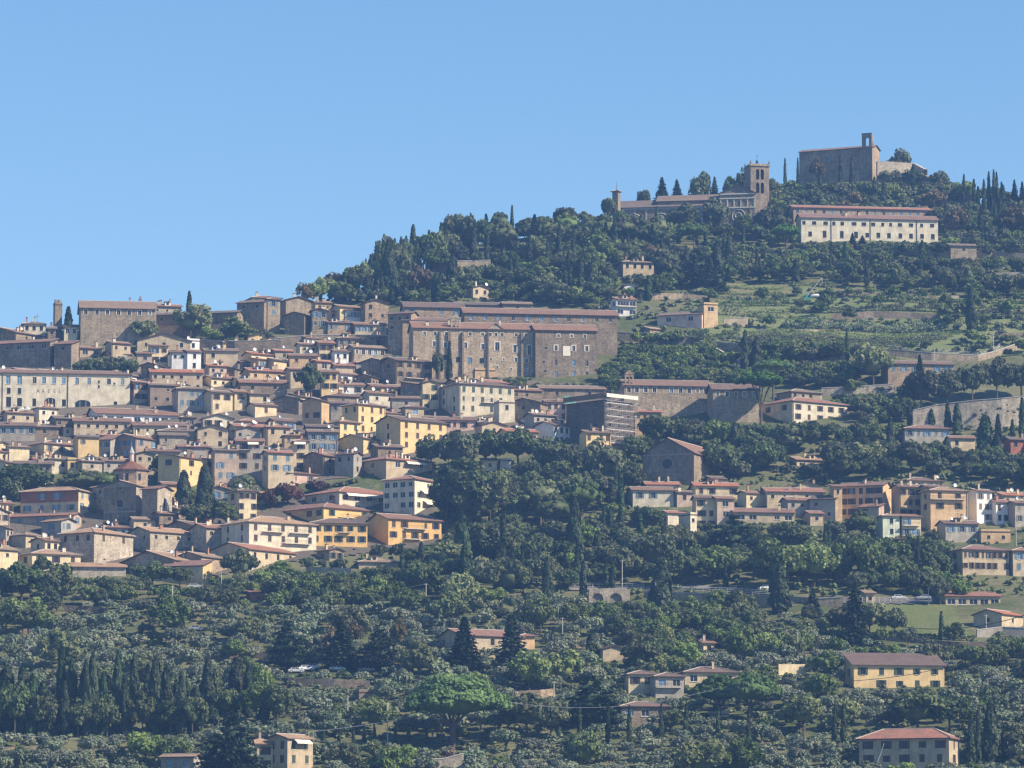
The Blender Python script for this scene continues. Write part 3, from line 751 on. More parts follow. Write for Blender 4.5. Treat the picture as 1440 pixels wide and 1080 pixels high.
# ------------------------------------------------------------------ the town, house by house
TABLE = '''
# --- skyline of the old town, far left
-30 22 76 467 0 g sd 1x1 2x1 q d1,c2,rg | low dark gabled house at the left end of the town skyline
27 31 60 455 0 h pa 1x1 3x1 p rg,c1 | small pale skyline house with hipped roof left of the ruined tower
85 86 105 459 0 g pa 0x0 2x1 w rg | small white skyline house between the ruined tower and the long stone palace
62 66 74 462 0 g sd 1x1 1x1 q rg | narrow dark house hard against the ruined tower
104 113 217 432 486 g st 1x2 7x1 w rg,M,n | long lit stone palace on the skyline with one row of seven framed windows
166 170 184 428 0 g sd 0x0 0x0 q c1,rg | small roof peeping over the left of the long stone palace
185 189 208 427 0 g sd 0x0 0x0 q c1,rg | second small roof peeping over the long stone palace
208 214 254 430 0 g sr 0x0 0x0 q c3,rn | wide roof with three chimneys behind the skyline palace
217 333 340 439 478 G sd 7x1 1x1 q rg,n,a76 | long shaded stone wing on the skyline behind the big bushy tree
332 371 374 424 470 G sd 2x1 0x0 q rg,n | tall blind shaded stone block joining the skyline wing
371 376 393 420 468 h st 1x1 1x2 b rg,n | lit stone house with one blue shuttered window beside the gabled palace
393 402 437 421 462 G st 0x0 1x1 W rg,c1,n | gabled stone palace on the skyline with one large white framed window
345 355 395 418 0 h sr 0x0 0x0 q rn,c1 | low spreading roof behind the lit stone house on the skyline
400 428 434 442 472 g sd 1x1 1x1 b rg,n | shaded lean to house below the gabled skyline palace
433 437 456 436 472 G st 1x1 2x2 b rn | stone house with four blue shuttered windows left of the pink house
437 441 466 425 0 g sr 0x0 2x1 q rn,c1 | brown roofed house behind the pink house
457 460 482 438 455 g pk 0x0 2x1 p rn | pink house with brown roof on the upper edge of the town
481 484 512 436 455 g wh 0x0 4x1 b rn | white house with four small windows right of the pink house
455 460 492 453 472 g sr 0x0 4x1 b rn | stone house with a row of blue shutters under the pink house
491 496 543 456 472 g sa 0x0 5x1 b rn | low house with a long row of blue shutters at the upper edge of town
465 469 508 431 0 g sr 0x0 3x1 q rn | long low roofed house above the white house with small windows
506 512 546 425 458 G sr 1x1 2x2 p rn,c1 | gabled brown stone house left of the great stone convent
545 578 582 440 500 G sr 3x2 0x0 q rn,n | shaded flank house beside the great stone convent
# --- great convent
565 569 653 431 478 g sr 0x0 4x1 b rn,M,n | upper left wing of the great stone convent with a row of small windows
648 653 869 439 512 g sd 1x1 11x1 c rn,M,n,a8 | long upper wing of the great stone convent with a line of small blue windows
560 566 640 450 500 g sr 0x0 0x0 q rn,n | low roof between the upper and lower wings of the great convent
# --- houses under the convent
640 643 706 428 0 g sd 0x0 0x0 q rg,n | long low roof behind the upper convent wing
704 708 748 427 0 g sd 0x0 1x1 q rg,n | second long low roof behind the upper convent wing to the right
656 661 687 404 420 G sa 1x1 2x1 p rg,d1 | small grey house with a white dish above the convent roofs
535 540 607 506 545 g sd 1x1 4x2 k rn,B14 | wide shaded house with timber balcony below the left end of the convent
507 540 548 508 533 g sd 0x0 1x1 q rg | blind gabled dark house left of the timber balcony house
486 489 541 488 0 g sl 0x0 5x1 w ro,c1 | low lit stone house with five windows under the upper retaining wall
588 593 617 538 578 G cr 1x1 2x3 g rn | tall cream house with gable left of the cream palazzo
563 590 593 541 575 s sd 1x2 0x0 b rn | shaded narrow house left of the tall cream gabled house
616 646 723 539 590 h pa 2x3 6x3 G rn,P,B149,c3,t,z.2 | large cream palazzo with long blue glazed balcony below the convent
664 668 696 521 533 f oc 0x0 0x0 q n | flat orange terrace room behind the cream palazzo roof
697 702 724 566 597 f pa 0x0 1x1 p n | low pale annex at the right foot of the cream palazzo
512 524 567 543 573 g ye 0x0 3x2 k rn,d1 | bright yellow house with brown roof left of the shaded lane under the convent
480 504 541 568 612 h ye 2x1 3x3 K rn | tall yellow house with three small top windows in mid town
463 478 506 593 622 h ye 1x1 2x2 G rn,c1 | lower yellow house with grey green shutters in mid town
527 563 627 590 641 g ye 1x3 4x3 K rn,P,c2 | biggest yellow house with shaded gable beside the dark trees
563 567 596 572 592 h sa 0x0 1x1 l rn | small belvedere house with one wide white window
594 599 669 590 612 g pk 0x0 6x1 k rn,c2 | long pinkish house with a row of brown windows behind the dark trees
668 672 712 597 0 G sa 0x0 1x1 q rn,c3 | low sandy gabled house above the dark trees
700 704 757 606 0 g sr 0x0 0x0 q rr,c2,d2 | red roofed low house just above the dark trees
708 712 762 548 575 g sd 0x0 3x1 q rn,c2 | grey house with big brown roof right of the cream palazzo
712 760 766 566 596 g sd 1x1 0x0 q rn,n | blind dark gable house right of the cream palazzo
762 766 795 565 590 g pk 0x0 3x2 G rn,c2 | small pink house right of the blind dark gable
793 797 812 568 592 s cr 0x0 1x2 G rn | narrow cream house left of the scaffolded building
732 737 781 586 600 G wh 0x0 1x1 v rn,d1 | small white gabled house with one wide window
738 742 782 583 0 g gy 0x0 0x0 q rg,c2 | brown roofed house behind the small white gabled house
752 779 816 597 622 g wh 0x0 5x2 K rn | white terrace house with shaded stone gable over the dark trees
815 819 859 608 640 g ye 0x0 5x2 K rn,c1 | yellow terrace house with green shutters left of the scaffolding foot
832 836 848 603 0 h ye 0x0 2x1 q rr | small yellow roof room on the yellow terrace house
890 896 930 579 612 g oc 1x1 4x2 q rr,c2 | ochre brick house with red roof right of the scaffolded building
755 760 852 546 565 g sd 0x0 2x1 q rg,n | dark low wing at the foot of the great convent
# --- second convent
872 878 1000 541 592 g st 0x0 10x1 w rn,M,n | left part of the long lower convent with square framed windows
998 1003 1068 547 596 g st 0x0 5x1 w rn,M,n | right part of the long lower convent beside the tall umbrella pine
1094 1099 1158 550 570 h st 0x0 4x1 p rg | stone house with hipped roof behind the red roofed villa
1072 1115 1196 563 597 h pa 2x1 5x2 k rr,V,z.4 | pale villa with red roof right of the tall umbrella pine
# --- right hand slope, upper
925 987 991 441 463 G pk 2x1 0x0 l rg,n | shaded pink farmhouse with two balconied windows on the terraces
985 990 1010 428 462 f oc 0x0 1x1 v n | orange tower room with a wide glazed window on the terraces
903 914 932 462 470 g st 0x0 1x1 q ro | tiny stone shed on the garden wall below the pink farmhouse
859 863 895 420 446 g wh 1x1 3x2 v rn,c2,B000 | white house with long terrace right of the upper convent wing
868 872 920 368 390 h sa 0x0 4x1 p rg,V,c2 | grey hip roofed villa in the wood below the sanctuary
873 877 894 401 408 G wh 0x0 1x1 p ro | tiny white gabled garden house in the wood
1244 1249 1343 511 545 g sr 0x0 6x1 b rn,n | long low stone house with pale blue shutters among the trees on the right
1267 1273 1337 602 624 h gy 0x0 5x1 b rr,V | red roofed villa with grey walls below the big retaining wall
1334 1340 1372 616 634 g cr 1x1 2x1 p rn | cream annex beside the red roofed grey villa
1416 1420 1450 618 640 g rb 0x0 2x1 p rn | reddish house at the right edge below the big retaining wall
1109 1113 1161 646 655 g sa 0x0 3x1 q ro,S | long low shed roof among the trees right of the grey church
# --- hilltop
1112 1116 1312 291 322 g sr 0x0 16x1 c rr,n | upper rear range of the white hilltop convent with bluish windows
1333 1337 1374 345 366 g st 0x0 1x1 q rg,n | small ruined stone house right of the white hilltop convent
# --- left part of the town
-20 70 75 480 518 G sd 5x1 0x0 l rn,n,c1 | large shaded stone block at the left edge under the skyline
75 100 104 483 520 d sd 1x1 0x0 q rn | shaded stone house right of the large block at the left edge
104 108 142 489 504 g sa 0x0 2x1 l rr | house with bright red roof left of the row of garden trees
142 147 184 497 506 g sr 0x0 1x1 q rr,o1 | low house with orange red roof above the garden trees
146 150 182 482 0 g sr 0x0 2x1 q rn,c1 | brown house behind the low orange red roof
188 193 267 478 500 G sa 1x1 3x1 p rg | broad gabled sandy house high on the left of town
188 192 210 497 524 g gp 0x0 1x1 l rn | narrow lilac house left of the white house pair
208 212 236 486 521 s cr 0x0 2x2 k rn | cream house with dark glazed top floor left of the white pair
235 239 259 495 524 g wh 0x0 2x2 q rn | left one of two white houses under the broad gabled house
258 262 282 494 524 g wh 0x0 1x2 p rn | right one of two white houses under the broad gabled house
258 263 280 479 497 f wh 0x0 1x1 p n,d1 | white roof room above the right white house
197 221 226 513 535 g sd 1x1 0x0 p rn | small shaded grey gable house in front of the white pair
284 289 334 493 520 g sa 0x0 2x1 p rg,d2 | grey stone house with two blue windows right of the white pair
286 290 318 514 0 g sr 0x0 0x0 q rr,d1 | bright tiled roof in front of the grey stone house
312 330 334 518 534 s sd 0x0 0x0 q rg | dark blank shed wall in front of the grey stone house
181 185 206 537 570 g gp 1x1 2x2 k rn | brownish pink house right of the long cream palazzo
204 211 243 541 573 g br 0x0 2x2 q rg,c1 | grey brown house with four small windows in the upper left town
241 245 289 546 583 h gy 0x0 3x2 b rg,d1 | shaded grey house with hipped roof and dish above the long white block
285 289 326 551 584 g cr 0x0 2x2 k rn | cream house with paired dark shutters in mid town
325 329 347 551 578 g cr 0x0 1x1 k rn | narrow cream house right of the paired shutters house
346 350 388 569 588 g cr 0x0 1x1 k rn,d1 | low cream house with one dark window and a dish
346 350 379 554 0 s cr 0x0 2x1 p rn | small cream terrace house above the low cream house
384 420 426 561 585 g sd 1x1 0x0 q rg,n | tall blind grey gable house below the big mid town tree
333 337 361 509 522 g br 0x0 3x1 l rn,c1 | low brown house with a wide row of windows
359 363 374 505 0 s oc 0x0 1x1 b rr | tiny house with one blue window between red roofs
372 385 402 506 530 g cr 0x0 1x1 p rg | small cream house left of the bright roof in upper mid town
400 404 433 519 548 g sa 0x0 2x1 q rr | grey house with bright red tiled roof left of the mid town tree
445 450 470 482 512 g cr 1x1 2x2 k rr,d1 | cream house with dark door windows under the retaining wall
467 471 490 494 516 g wh 0x0 2x2 p rn | brightly lit white house with four small windows
438 442 466 508 530 g gp 0x0 1x1 l rr | pinkish house with flat eaves right of the mid town tree
447 453 472 523 562 g ye 0x0 2x2 k rn | pale yellow house right of the mid town tree
470 474 503 526 545 g wh 0x0 2x1 k rn,B008 | white house with long balcony in upper mid town
470 474 512 541 556 g wh 0x0 2x1 k rn,c1 | white house with two dark shuttered windows below the balcony house
467 471 498 514 0 g sr 0x0 1x1 q rr,c1 | red roof above the white balcony house
500 522 528 529 550 g sd 1x1 0x0 q rg,c1 | dark house with pointed white gable pole in upper mid town
424 452 462 563 602 g oc 2x2 0x0 k rn,n | tall shaded ochre house with roof terrace in mid town
462 466 502 567 592 g gy 0x0 3x1 t rn | grey house with three dim windows behind the tall yellow house
448 454 504 556 0 h sd 0x0 1x1 q rn,d2 | broad brown roof above the grey house in mid town
283 287 330 531 545 g cr 0x0 3x1 q rn,c2,d1 | low cream house with three little windows and chimneys
325 329 360 533 548 g ye 0x0 2x1 q rn | low yellow house with one dark window in mid town
206 212 284 523 0 g sr 0x0 0x0 q rr,o,d2,c2 | long red brown roof with two small dormers
330 338 403 538 0 g sd 0x0 2x1 q rn,d2,c3 | long dark brown roof with chimneys in mid town
337 341 400 521 0 g sr 0x0 3x1 q rr,c2 | wide red roof cluster left of mid town
404 408 445 500 0 g sr 0x0 2x1 q rn,c1,d1 | brown roof under the hedge in upper mid town
380 384 412 493 0 g sr 0x0 1x1 q rr,d1 | small red brown roof under the dark retaining wall
340 344 384 497 0 g sr 0x0 2x1 q rr,d2 | red brown roof with dishes under the dark retaining wall
415 419 446 484 0 g sr 0x0 0x0 q rn,c1 | steep brown roof touching the retaining wall
508 512 560 553 0 g sr 0x0 2x1 q rn,d2 | brown roof left of the cream gabled house
548 552 590 560 0 g gy 0x0 1x1 q rn,c1 | grey house under the lane below the convent
# --- flat white block and neighbours
112 136 248 581 603 g wh 0x0 9x1 v rn,n,c3,z.1 | long low white block with a row of wide windows in the left town
106 135 139 592 601 f pa 1x1 0x0 p n,c1 | small pale roof room in front of the long white block
104 110 190 598 606 g wh 0x0 8x1 c rn | white glazed top floor in front of the long white block
100 104 182 592 0 g sr 0x0 0x0 q rn,c2 | brown roof joining the long white block
0 5 46 580 0 g sr 0x0 2x1 q rn,c2,d2 | brown roof under the long cream palazzo at the far left
44 49 80 573 0 h sr 0x0 0x0 q rn,c2 | pyramid roof against the foot of the long cream palazzo
2 7 40 586 596 g gy 0x0 3x1 v rr,d1 | glazed roof terrace room at the far left
-20 -14 48 598 622 g gy 0x0 5x1 b rn,c1 | grey shaded house with two pale blue windows at the far left
40 45 82 600 615 g sd 0x0 1x1 q rg,c1,d1 | dim house with a white dish beside the far left grey house
66 72 120 588 0 g sd 0x0 0x0 q rg,c1 | grey brown roof left of the long white block
80 85 122 600 615 h sa 0x0 3x1 q rn,c2 | little hip roofed house with chimneys in the left town
35 62 108 623 642 h cr 0x0 3x1 t rn,c2 | bright cream house with shaded left end and tall grey shutters
100 106 138 614 645 g ye 0x0 2x1 t rg | yellow house with two grey shutters beside a shaded lane
136 155 160 618 645 d gy 2x2 0x0 b rn | deeply shaded house with blue shutters in the lane
158 190 222 615 648 g br 3x2 2x1 b rn,d1,o1 | brown stone house with a pair of white windows facing right
221 226 262 612 640 g sl 0x0 2x1 q rg | pale rough stone house right of the brown stone house
183 188 262 598 0 g sr 0x0 0x0 q rn,c2,d1 | long brown roof above the brown stone house
216 222 285 606 0 h sa 0x0 1x1 q rg,c1,d2 | grey roofed house under the long white block
-30 -12 20 634 0 g sr 0x0 0x0 q rr,c2 | red brown roofs at the far left edge below the blue windows
5 10 40 628 0 s cr 0x0 0x0 q ro,c2 | pale sloping roof at the far left
-25 8 22 650 668 g cr 0x0 1x1 p rn | little cream house end at the left edge by the trees
16 22 72 652 0 g sd 0x0 0x0 q rn,c1 | dark house with sandy roof above the left trees
58 64 94 645 668 h pa 0x0 2x1 p rn,c2 | pale house with hipped roof right of the left trees
90 92 104 647 668 f ye 0x0 1x1 p n | narrow yellow wall with one small window above the umbrella pines
104 110 142 648 0 h sr 0x0 1x1 q rn,c2,d1 | low brown roofed house above the umbrella pines
134 140 188 648 668 g gy 0x0 3x1 q rn,c1,d1 | long grey low house left of the church drum
185 190 216 638 670 G sa 0x0 2x3 q rn | plain sandy gabled house with six little windows behind the church
220 252 282 642 690 s ye 1x1 1x2 k rn,c1,d1 | yellow house with one dark window beside the cypresses
200 206 252 634 0 g gy 0x0 0x0 q rn,c1 | grey low house above the dark tree left of the yellow house
282 288 312 646 672 g cr 1x1 2x2 k rn | small cream house right of the tall dark cypress
252 258 300 628 0 h sd 0x0 0x0 q rn,c2 | brown hip roof above the yellow house by the cypresses
274 279 320 603 640 G sa 0x0 2x2 p rn,d1 | grey cream gabled house with two dark windows in mid town
247 252 290 628 0 g gy 0x0 1x1 q rr | grey house with red edged roof in mid town
318 322 372 599 0 g sr 0x0 0x0 q rr,d2,c1 | bright red brown roof in the middle of the town
325 330 366 604 0 G gy 0x0 0x0 q rn,d1 | grey gable between red roofs in the middle of the town
366 372 408 600 628 h sa 0x0 2x1 p rr,c2 | sandy house with red hip roof left of the awning house
296 300 332 633 682 g gp 0x0 2x3 b rg | tall shaded pinkish grey house with dark shutters above the gardens
329 333 370 620 678 g gy 0x0 2x3 k rr,B015,A048 | tall grey house with awning and arched loggia windows
367 377 412 636 690 g sa 1x2 2x2 b rr,d1 | tall sandy house with red roof and two light blue shutters
384 405 446 665 685 s pk 0x0 2x1 t rn | long pink garden house above the red leaved bushes
408 413 430 620 662 h cr 0x0 1x3 k rn,A008 | cream tower house with a cream awning
425 455 472 640 670 g sd 0x0 1x2 p rn,c1 | small shaded house with narrow lit end in lower mid town
470 497 508 638 672 G gy 2x1 1x2 p rn,c2,d1 | grey house with white narrow end in lower mid town
475 511 531 616 640 g ye 0x0 1x1 t rn | yellow house with a long shaded left wall in mid town
430 436 475 607 640 g gy 0x0 3x2 b rg,c1,d1 | bluish shaded house with flat grey roof left of the yellow houses
395 400 440 612 0 h sr 0x0 0x0 q rn,d2,c1 | brown hipped roof behind the awning house
428 434 475 600 0 g sd 1x1 2x1 b rn | dark terrace house under the ochre house
520 526 566 628 0 g sd 0x0 1x1 q rn,c1 | dim brown roofed house left of the biggest yellow house
# --- lower town, centre
503 543 608 645 676 h sa 1x2 2x1 l rr,c2,A048 | wide terrace house with open pergola roof in the lower town
538 583 620 673 725 h pa 4x3 3x3 l rr,P,A127,A237,n | five storey shaded block with cream awnings beside the dark trees
426 477 560 691 726 h pa 2x1 5x2 v rr,A013,A037,A069,n | wide block with a row of white awnings in the lower town
369 455 522 713 740 h or 6x1 3x1 g rr,P,c2,B037,n | long orange house with shaded left wing in the lower town
425 437 516 735 769 h or 1x1 5x2 g rn,P,c1,B057,n | orange house with brown shutters and two balconies in the lower town
514 546 620 729 768 g or 1x2 5x2 k rn,P,B037,B136,n | orange house with shaded gable at the right end of the lower town
306 350 442 733 786 h pa 2x2 5x2 K ro,P,B025,B069,B159,c1,n | cream villa block with three white balconies in the lower town
290 350 412 772 803 g sa 0x0 4x2 p rr,n | long house with red edged roof in front of the cream villa block
# --- lower town, left
25 110 127 689 730 h cr 4x1 2x3 b ro,P,n,wrb | brick red and cream block with bright yellowish end wall at the lower left
8 103 112 724 748 G gp 3x1 1x1 b rr,c2,n | long low house with sandy red roof in front of the brick red block
55 86 104 732 758 G gy 1x1 0x0 b ro | small shaded house with light blue window below the brick red block
-30 8 16 742 770 g gy 1x1 0x0 p rn,c1 | grey house at the left edge below the brick red block
8 36 52 752 772 h sa 0x0 1x1 q rg | low grey roofed house at the lower left edge
40 63 81 760 790 g cr 1x1 3x1 p rn,d1,c1 | small cream end wall house at the lower left
21 45 110 778 805 h cr 1x1 3x1 k ro,V | low cream villa with tiled hip roof at the lower left
-40 -5 22 772 810 g cr 2x1 1x1 q ro,c2 | cream gabled house cut by the left edge at the bottom of town
80 132 181 748 795 h sl 3x1 2x1 K ro,d1,c1,n | large pale stone house with dark left wall and lean to shed
175 211 270 747 780 g sl 2x1 4x1 q ro,c1,n | long pale stone house with shaded gable at the lower left
230 268 290 738 765 g sd 1x1 1x1 q rn,c1 | dim terrace house right of the brick church
262 290 345 742 778 g sl 0x0 4x1 q rr,c2 | stepped stone house with narrow red roof lines at the lower left
225 231 250 681 712 g ye 0x0 1x2 t rn | little yellow house right of the brick church apse
213 218 250 722 745 g sd 0x0 1x1 q rn,c1 | low dark house at the foot of the brick church
163 245 292 787 815 g sr 1x1 3x1 p ro,c2,d1,n | low brown house with sandy roof at the bottom edge of the town
215 285 296 795 826 d ye 0x0 0x0 q rr,n,wcr | shed with one brilliant yellow end wall at the bottom edge of town
245 283 315 782 812 g sr 0x0 2x1 q ro,c1 | gabled stone house behind the brilliant yellow end wall
98 102 176 797 814 s sl 0x0 2x1 q ro,S,c1 | long low red tiled shed at the bottom edge of the town
180 188 218 730 748 g sa 0x0 1x1 q ro | low sandy roof below the brick church facade
345 352 372 833 845 s rb 0x0 1x1 q rr,S | tiny brick red hut among the olives below town
500 505 560 790 800 h sa 0x0 1x1 q ro,S | flat grey brown garden roof right of the lower cream villa
# --- right hand village
905 910 956 681 0 g sr 0x0 0x0 q rr,c2 | red roof rising behind the left end of the village
885 890 948 689 714 g pa 1x1 3x1 b rn,n | pale house with blue shutters at the left end of the village
946 951 974 692 714 g gp 0x0 1x1 p rn | narrow lilac grey house second from the left in the village
973 977 1039 683 702 g cr 0x0 4x1 k rr,t | cream house with long red roof under the grey church
996 1000 1021 673 686 g sa 1x1 1x1 v rn | square dormer room on the cream house with long red roof
974 979 1006 700 738 g cr 0x0 2x3 k rn | left half of the two toned village house with green shutters
1004 1009 1033 701 738 g gp 0x0 1x2 l rn | duller right half of the two toned village house
1038 1042 1077 693 715 g cr 0x0 2x1 q rr,t | plain cream village house with two small dark windows
1075 1079 1160 691 715 g cr 0x0 5x1 q rr,c2,n | long cream village house with five small dark windows
1113 1118 1153 683 692 G sa 0x0 2x1 k rn,c1 | grey gabled house showing over the long cream village house
1140 1175 1183 701 736 d gy 2x2 0x0 q rn,n | blue grey shaded house with low pitch roof in the village
1100 1104 1150 703 0 g gy 0x0 3x1 q rn | thin grey roof in front of the long cream village house
931 936 968 721 742 g pa 1x1 2x1 k rr | small white house with bright red roof below the village
967 971 980 724 750 f pa 0x0 1x1 q n | thin bright white wall between the two lowest village houses
1028 1033 1118 720 738 g sa 0x0 5x1 v rr,c1,n | long low house with bright orange red roof below the village
1136 1140 1158 722 740 g sa 0x0 1x1 q rr | short bright red roofed annex right of the long low house
1168 1173 1182 684 735 s oc 0x0 1x2 p rn | narrow ochre lane house left of the big village block
1181 1242 1258 682 735 G oc 5x3 0x0 k rr,P,c2,n | big ochre village block with bright right end wall
1210 1236 1246 712 740 d gp 2x1 0x0 k rn | low extension leaning on the big ochre village block
1256 1261 1299 684 738 g oc 0x0 3x3 k rn,P,c1 | tall ochre house right of the bright end wall in the village
1262 1268 1328 675 700 h oc 0x0 4x1 v rn,c2,d1 | ochre roof storey rising behind the tall village house
1296 1301 1326 684 738 g oc 0x0 2x3 k rn | orange brown house behind the village lane
1237 1242 1266 725 758 h gr 0x0 1x2 p ro | pale green end house at the front of the village
1264 1268 1296 726 758 s cr 0x0 2x2 b rn,B009,B109 | cream house with blue loggia doors beside the pale green house
1299 1309 1363 689 748 h oc 1x2 2x2 k ro,P,B009,d1 | square ochre village house with two tall balcony windows
1364 1369 1397 690 738 g wh 0x0 2x3 t rn,c1 | white three storey village house with grey shutters
1395 1400 1422 706 738 g wh 0x0 2x2 k rr,c2 | white village house with red roof and wide dark shutters
1420 1425 1455 707 742 g gy 0x0 2x2 t rn,d2 | grey village house at the right edge of the photo
1400 1404 1450 696 0 g sr 0x0 0x0 q rr,c2,d1 | red roof behind the white village house at the right edge
1321 1327 1377 736 762 g gy 0x0 3x1 b rn,d2 | blue grey low house in front of the ochre village house
1376 1380 1422 748 765 f oc 0x0 2x1 q n | ochre terrace wall house below the white village houses
1337 1354 1422 772 810 h sa 1x2 8x2 k rr,P,n | school like sandy house with two rows of six dark windows
1420 1425 1460 774 810 h sa 0x0 2x2 b rr,n | right wing of the school like sandy house
1325 1330 1408 838 852 s sa 0x0 5x1 v rr,n | long low glazed hut right of the lawn
1372 1409 1445 863 888 g sa 1x1 1x1 q rr,n | house with red roof at the right edge beside the lawn
1213 1216 1228 834 848 s sa 0x0 1x1 q ro,S | little square kiosk left of the lawn
# --- lower slope, single houses
1192 1201 1330 935 968 s ye 1x1 5x2 g rn,F,n,p.3 | yellow farmhouse with grey brown roof and five green shuttered windows
1212 1335 1355 1037 1090 h sa 5x2 1x2 k rr,V,n,v1072,p.45 | large villa with bright orange hip roof at the bottom right
880 884 925 948 976 h cr 0x0 2x1 k rn,V,n | left wing of the cream villa with brown hip roof on the lower slope
916 922 962 951 982 h gy 0x0 2x1 l rn,n,B009 | recessed middle of the cream villa with covered terrace
957 963 1038 945 966 h cr 0x0 3x1 l rn,V,c1,n | right wing of the cream villa behind the green pines
868 874 940 993 1020 h sd 1x1 3x1 l rn,n,v1003 | low brown roofed house in front of the cream villa
842 847 879 912 930 G sa 0x0 0x0 q rn,S | small barn with dark gable and sandy wall on the lower slope
614 650 735 893 930 g sa 2x2 3x1 p rr,F,n,v910 | long farmhouse with red roof behind two spruces
728 732 752 894 915 h oc 0x0 0x0 q rr,n | lit ochre end block of the long farmhouse behind the spruces
375 404 438 1038 1096 g sa 2x2 2x2 G ro,V,A028,n | cream villa with brown roof cut by the bottom edge
356 362 380 1046 1094 g cr 0x0 1x2 k ro,c1 | narrow cream wing with chimney beside the villa at the bottom edge
225 272 280 1064 1100 G gy 2x1 0x0 c ro,n | low grey house with arched blue windows at the bottom edge
300 306 350 1070 1098 g sd 0x0 1x1 p rn,n | shaded stone house under the big cedar at the bottom edge
500 505 530 974 987 f br 0x0 1x1 p n | small dark brick hut left of the great umbrella pine
985 990 1005 904 915 g cr 0x0 1x1 p rn | tiny pale house far among the olives on the right
1010 1014 1024 1005 1012 f pa 0x0 0x0 q n | tiny pale garden hut under the green pines
'''
def parse_table():
    for ln in TABLE.strip().splitlines():
        ln = ln.strip()
        if not ln or ln.startswith('#'): continue
        d, lab = ln.split('|'); p = d.split()
        x0, xm, x1, ev, bs = [float(v) for v in p[:5]]
        wl = tuple(int(v) for v in p[7].split('x')); wr = tuple(int(v) for v in p[8].split('x'))
        ex = p[10] if len(p) > 10 else ''
        # roof colour as r<k>
        kw = {}
        yield (x0, xm, x1, ev, bs, p[5], p[6], wl, wr, p[9], ex, lab.strip())
# ------------------------------------------------------------------ build the table
for row in parse_table():
    x0, xm, x1, ev, bs, rf, mt, wl, wr, st, ex, lab = row
    house(x0, xm, x1, ev, bs, rf, mt, wl, wr, st, ex, lab)

def absorb(main, sub):
    """make the pieces of one building section parts of another building"""
    am, as_ = main.rotation_euler.z, sub.rotation_euler.z
    for ch in CH.get(sub.name, []):
        x, y, z = ch.location
        wx = sub.location.x + x * cos(as_) - y * sin(as_); wy = sub.location.y + x * sin(as_) + y * cos(as_); wz = sub.location.z + z
        dx, dy = wx - main.location.x, wy - main.location.y
        ch.parent = main
        CH.setdefault(main.name, []).append(ch)
        ch.location = (dx * cos(am) + dy * sin(am), -dx * sin(am) + dy * cos(am), wz - main.location.z)
        ch.rotation_euler.z += as_ - am
    bpy.data.objects.remove(sub)

def arch_pts(u, w, h, n=8):
    """outline of an arched opening, base at z=0"""
    r = w / 2
    return [(u - r + 0, 0)] + [(u - r * cos(pi * i / n), h - r + r * sin(pi * i / n)) for i in range(n + 1)] + [(u + r, 0)]

def arch_wall(mb, L, z0, z1, arches, thick=0.6, back=True, m=0, mback=1):
    """a wall along x at y=0..thick with arched openings (u, width, top height) from z0 up"""
    us = 0.0
    for u, w, h in sorted(arches):
        r = w / 2
        if u - r > us + 0.01: mb.box(us, u - r, 0, thick, z0, z1, m)
        n = 8
        for i in range(n):
            a0, a1 = pi * i / n, pi * (i + 1) / n
            xa, xb = u - r * cos(a0), u - r * cos(a1)
            za, zb_ = z0 + h - r + r * sin(a0), z0 + h - r + r * sin(a1)
            mb.face([(xa, 0, za), (xb, 0, zb_), (xb, 0, z1), (xa, 0, z1)], m)
            mb.face([(xb, thick, zb_), (xa, thick, za), (xa, thick, z1), (xb, thick, z1)], m)
            mb.face([(xa, 0, za), (xa, thick, za), (xb, thick, zb_), (xb, 0, zb_)], m)
        mb.face([(u - r, 0, z1), (u + r, 0, z1), (u + r, thick, z1), (u - r, thick, z1)], m)
        if back: mb.face([(u - r, thick - 0.02, z0), (u + r, thick - 0.02, z0), (u + r, thick - 0.02, z0 + h), (u - r, thick - 0.02, z0 + h)], mback)
        us = u + r
    if us < L - 0.01: mb.box(us, L, 0, thick, z0, z1, m)

def bell_gable(root, u, v, z, W=3.2, H=4.6, rz=0.0, mat='sl'):
    mb = MB(); arch_wall(mb, W, 0, H * 0.72, [(W * 0.3, W * 0.26, H * 0.55), (W * 0.7, W * 0.26, H * 0.55)], 0.7, False)
    mb.box(-0.2, W + 0.2, -0.12, 0.82, H * 0.72 + 0.003, H * 0.78, 0)
    zt = H * 0.78 + 0.004
    for y in (0.0, 0.7): mb.face([(0, y, zt), (W, y, zt), (W / 2, y, H)] if y == 0 else [(W, y, zt), (0, y, zt), (W / 2, y, H)], 0)
    mb.face([(0, 0, zt), (W / 2, 0, H), (W / 2, 0.7, H), (0, 0.7, zt)], 1); mb.face([(W / 2, 0, H), (W, 0, zt), (W, 0.7, zt), (W / 2, 0.7, H)], 1)
    return mb.build('bell_gable', [WM[mat], RM['n']], root, (u, v, z), rz)

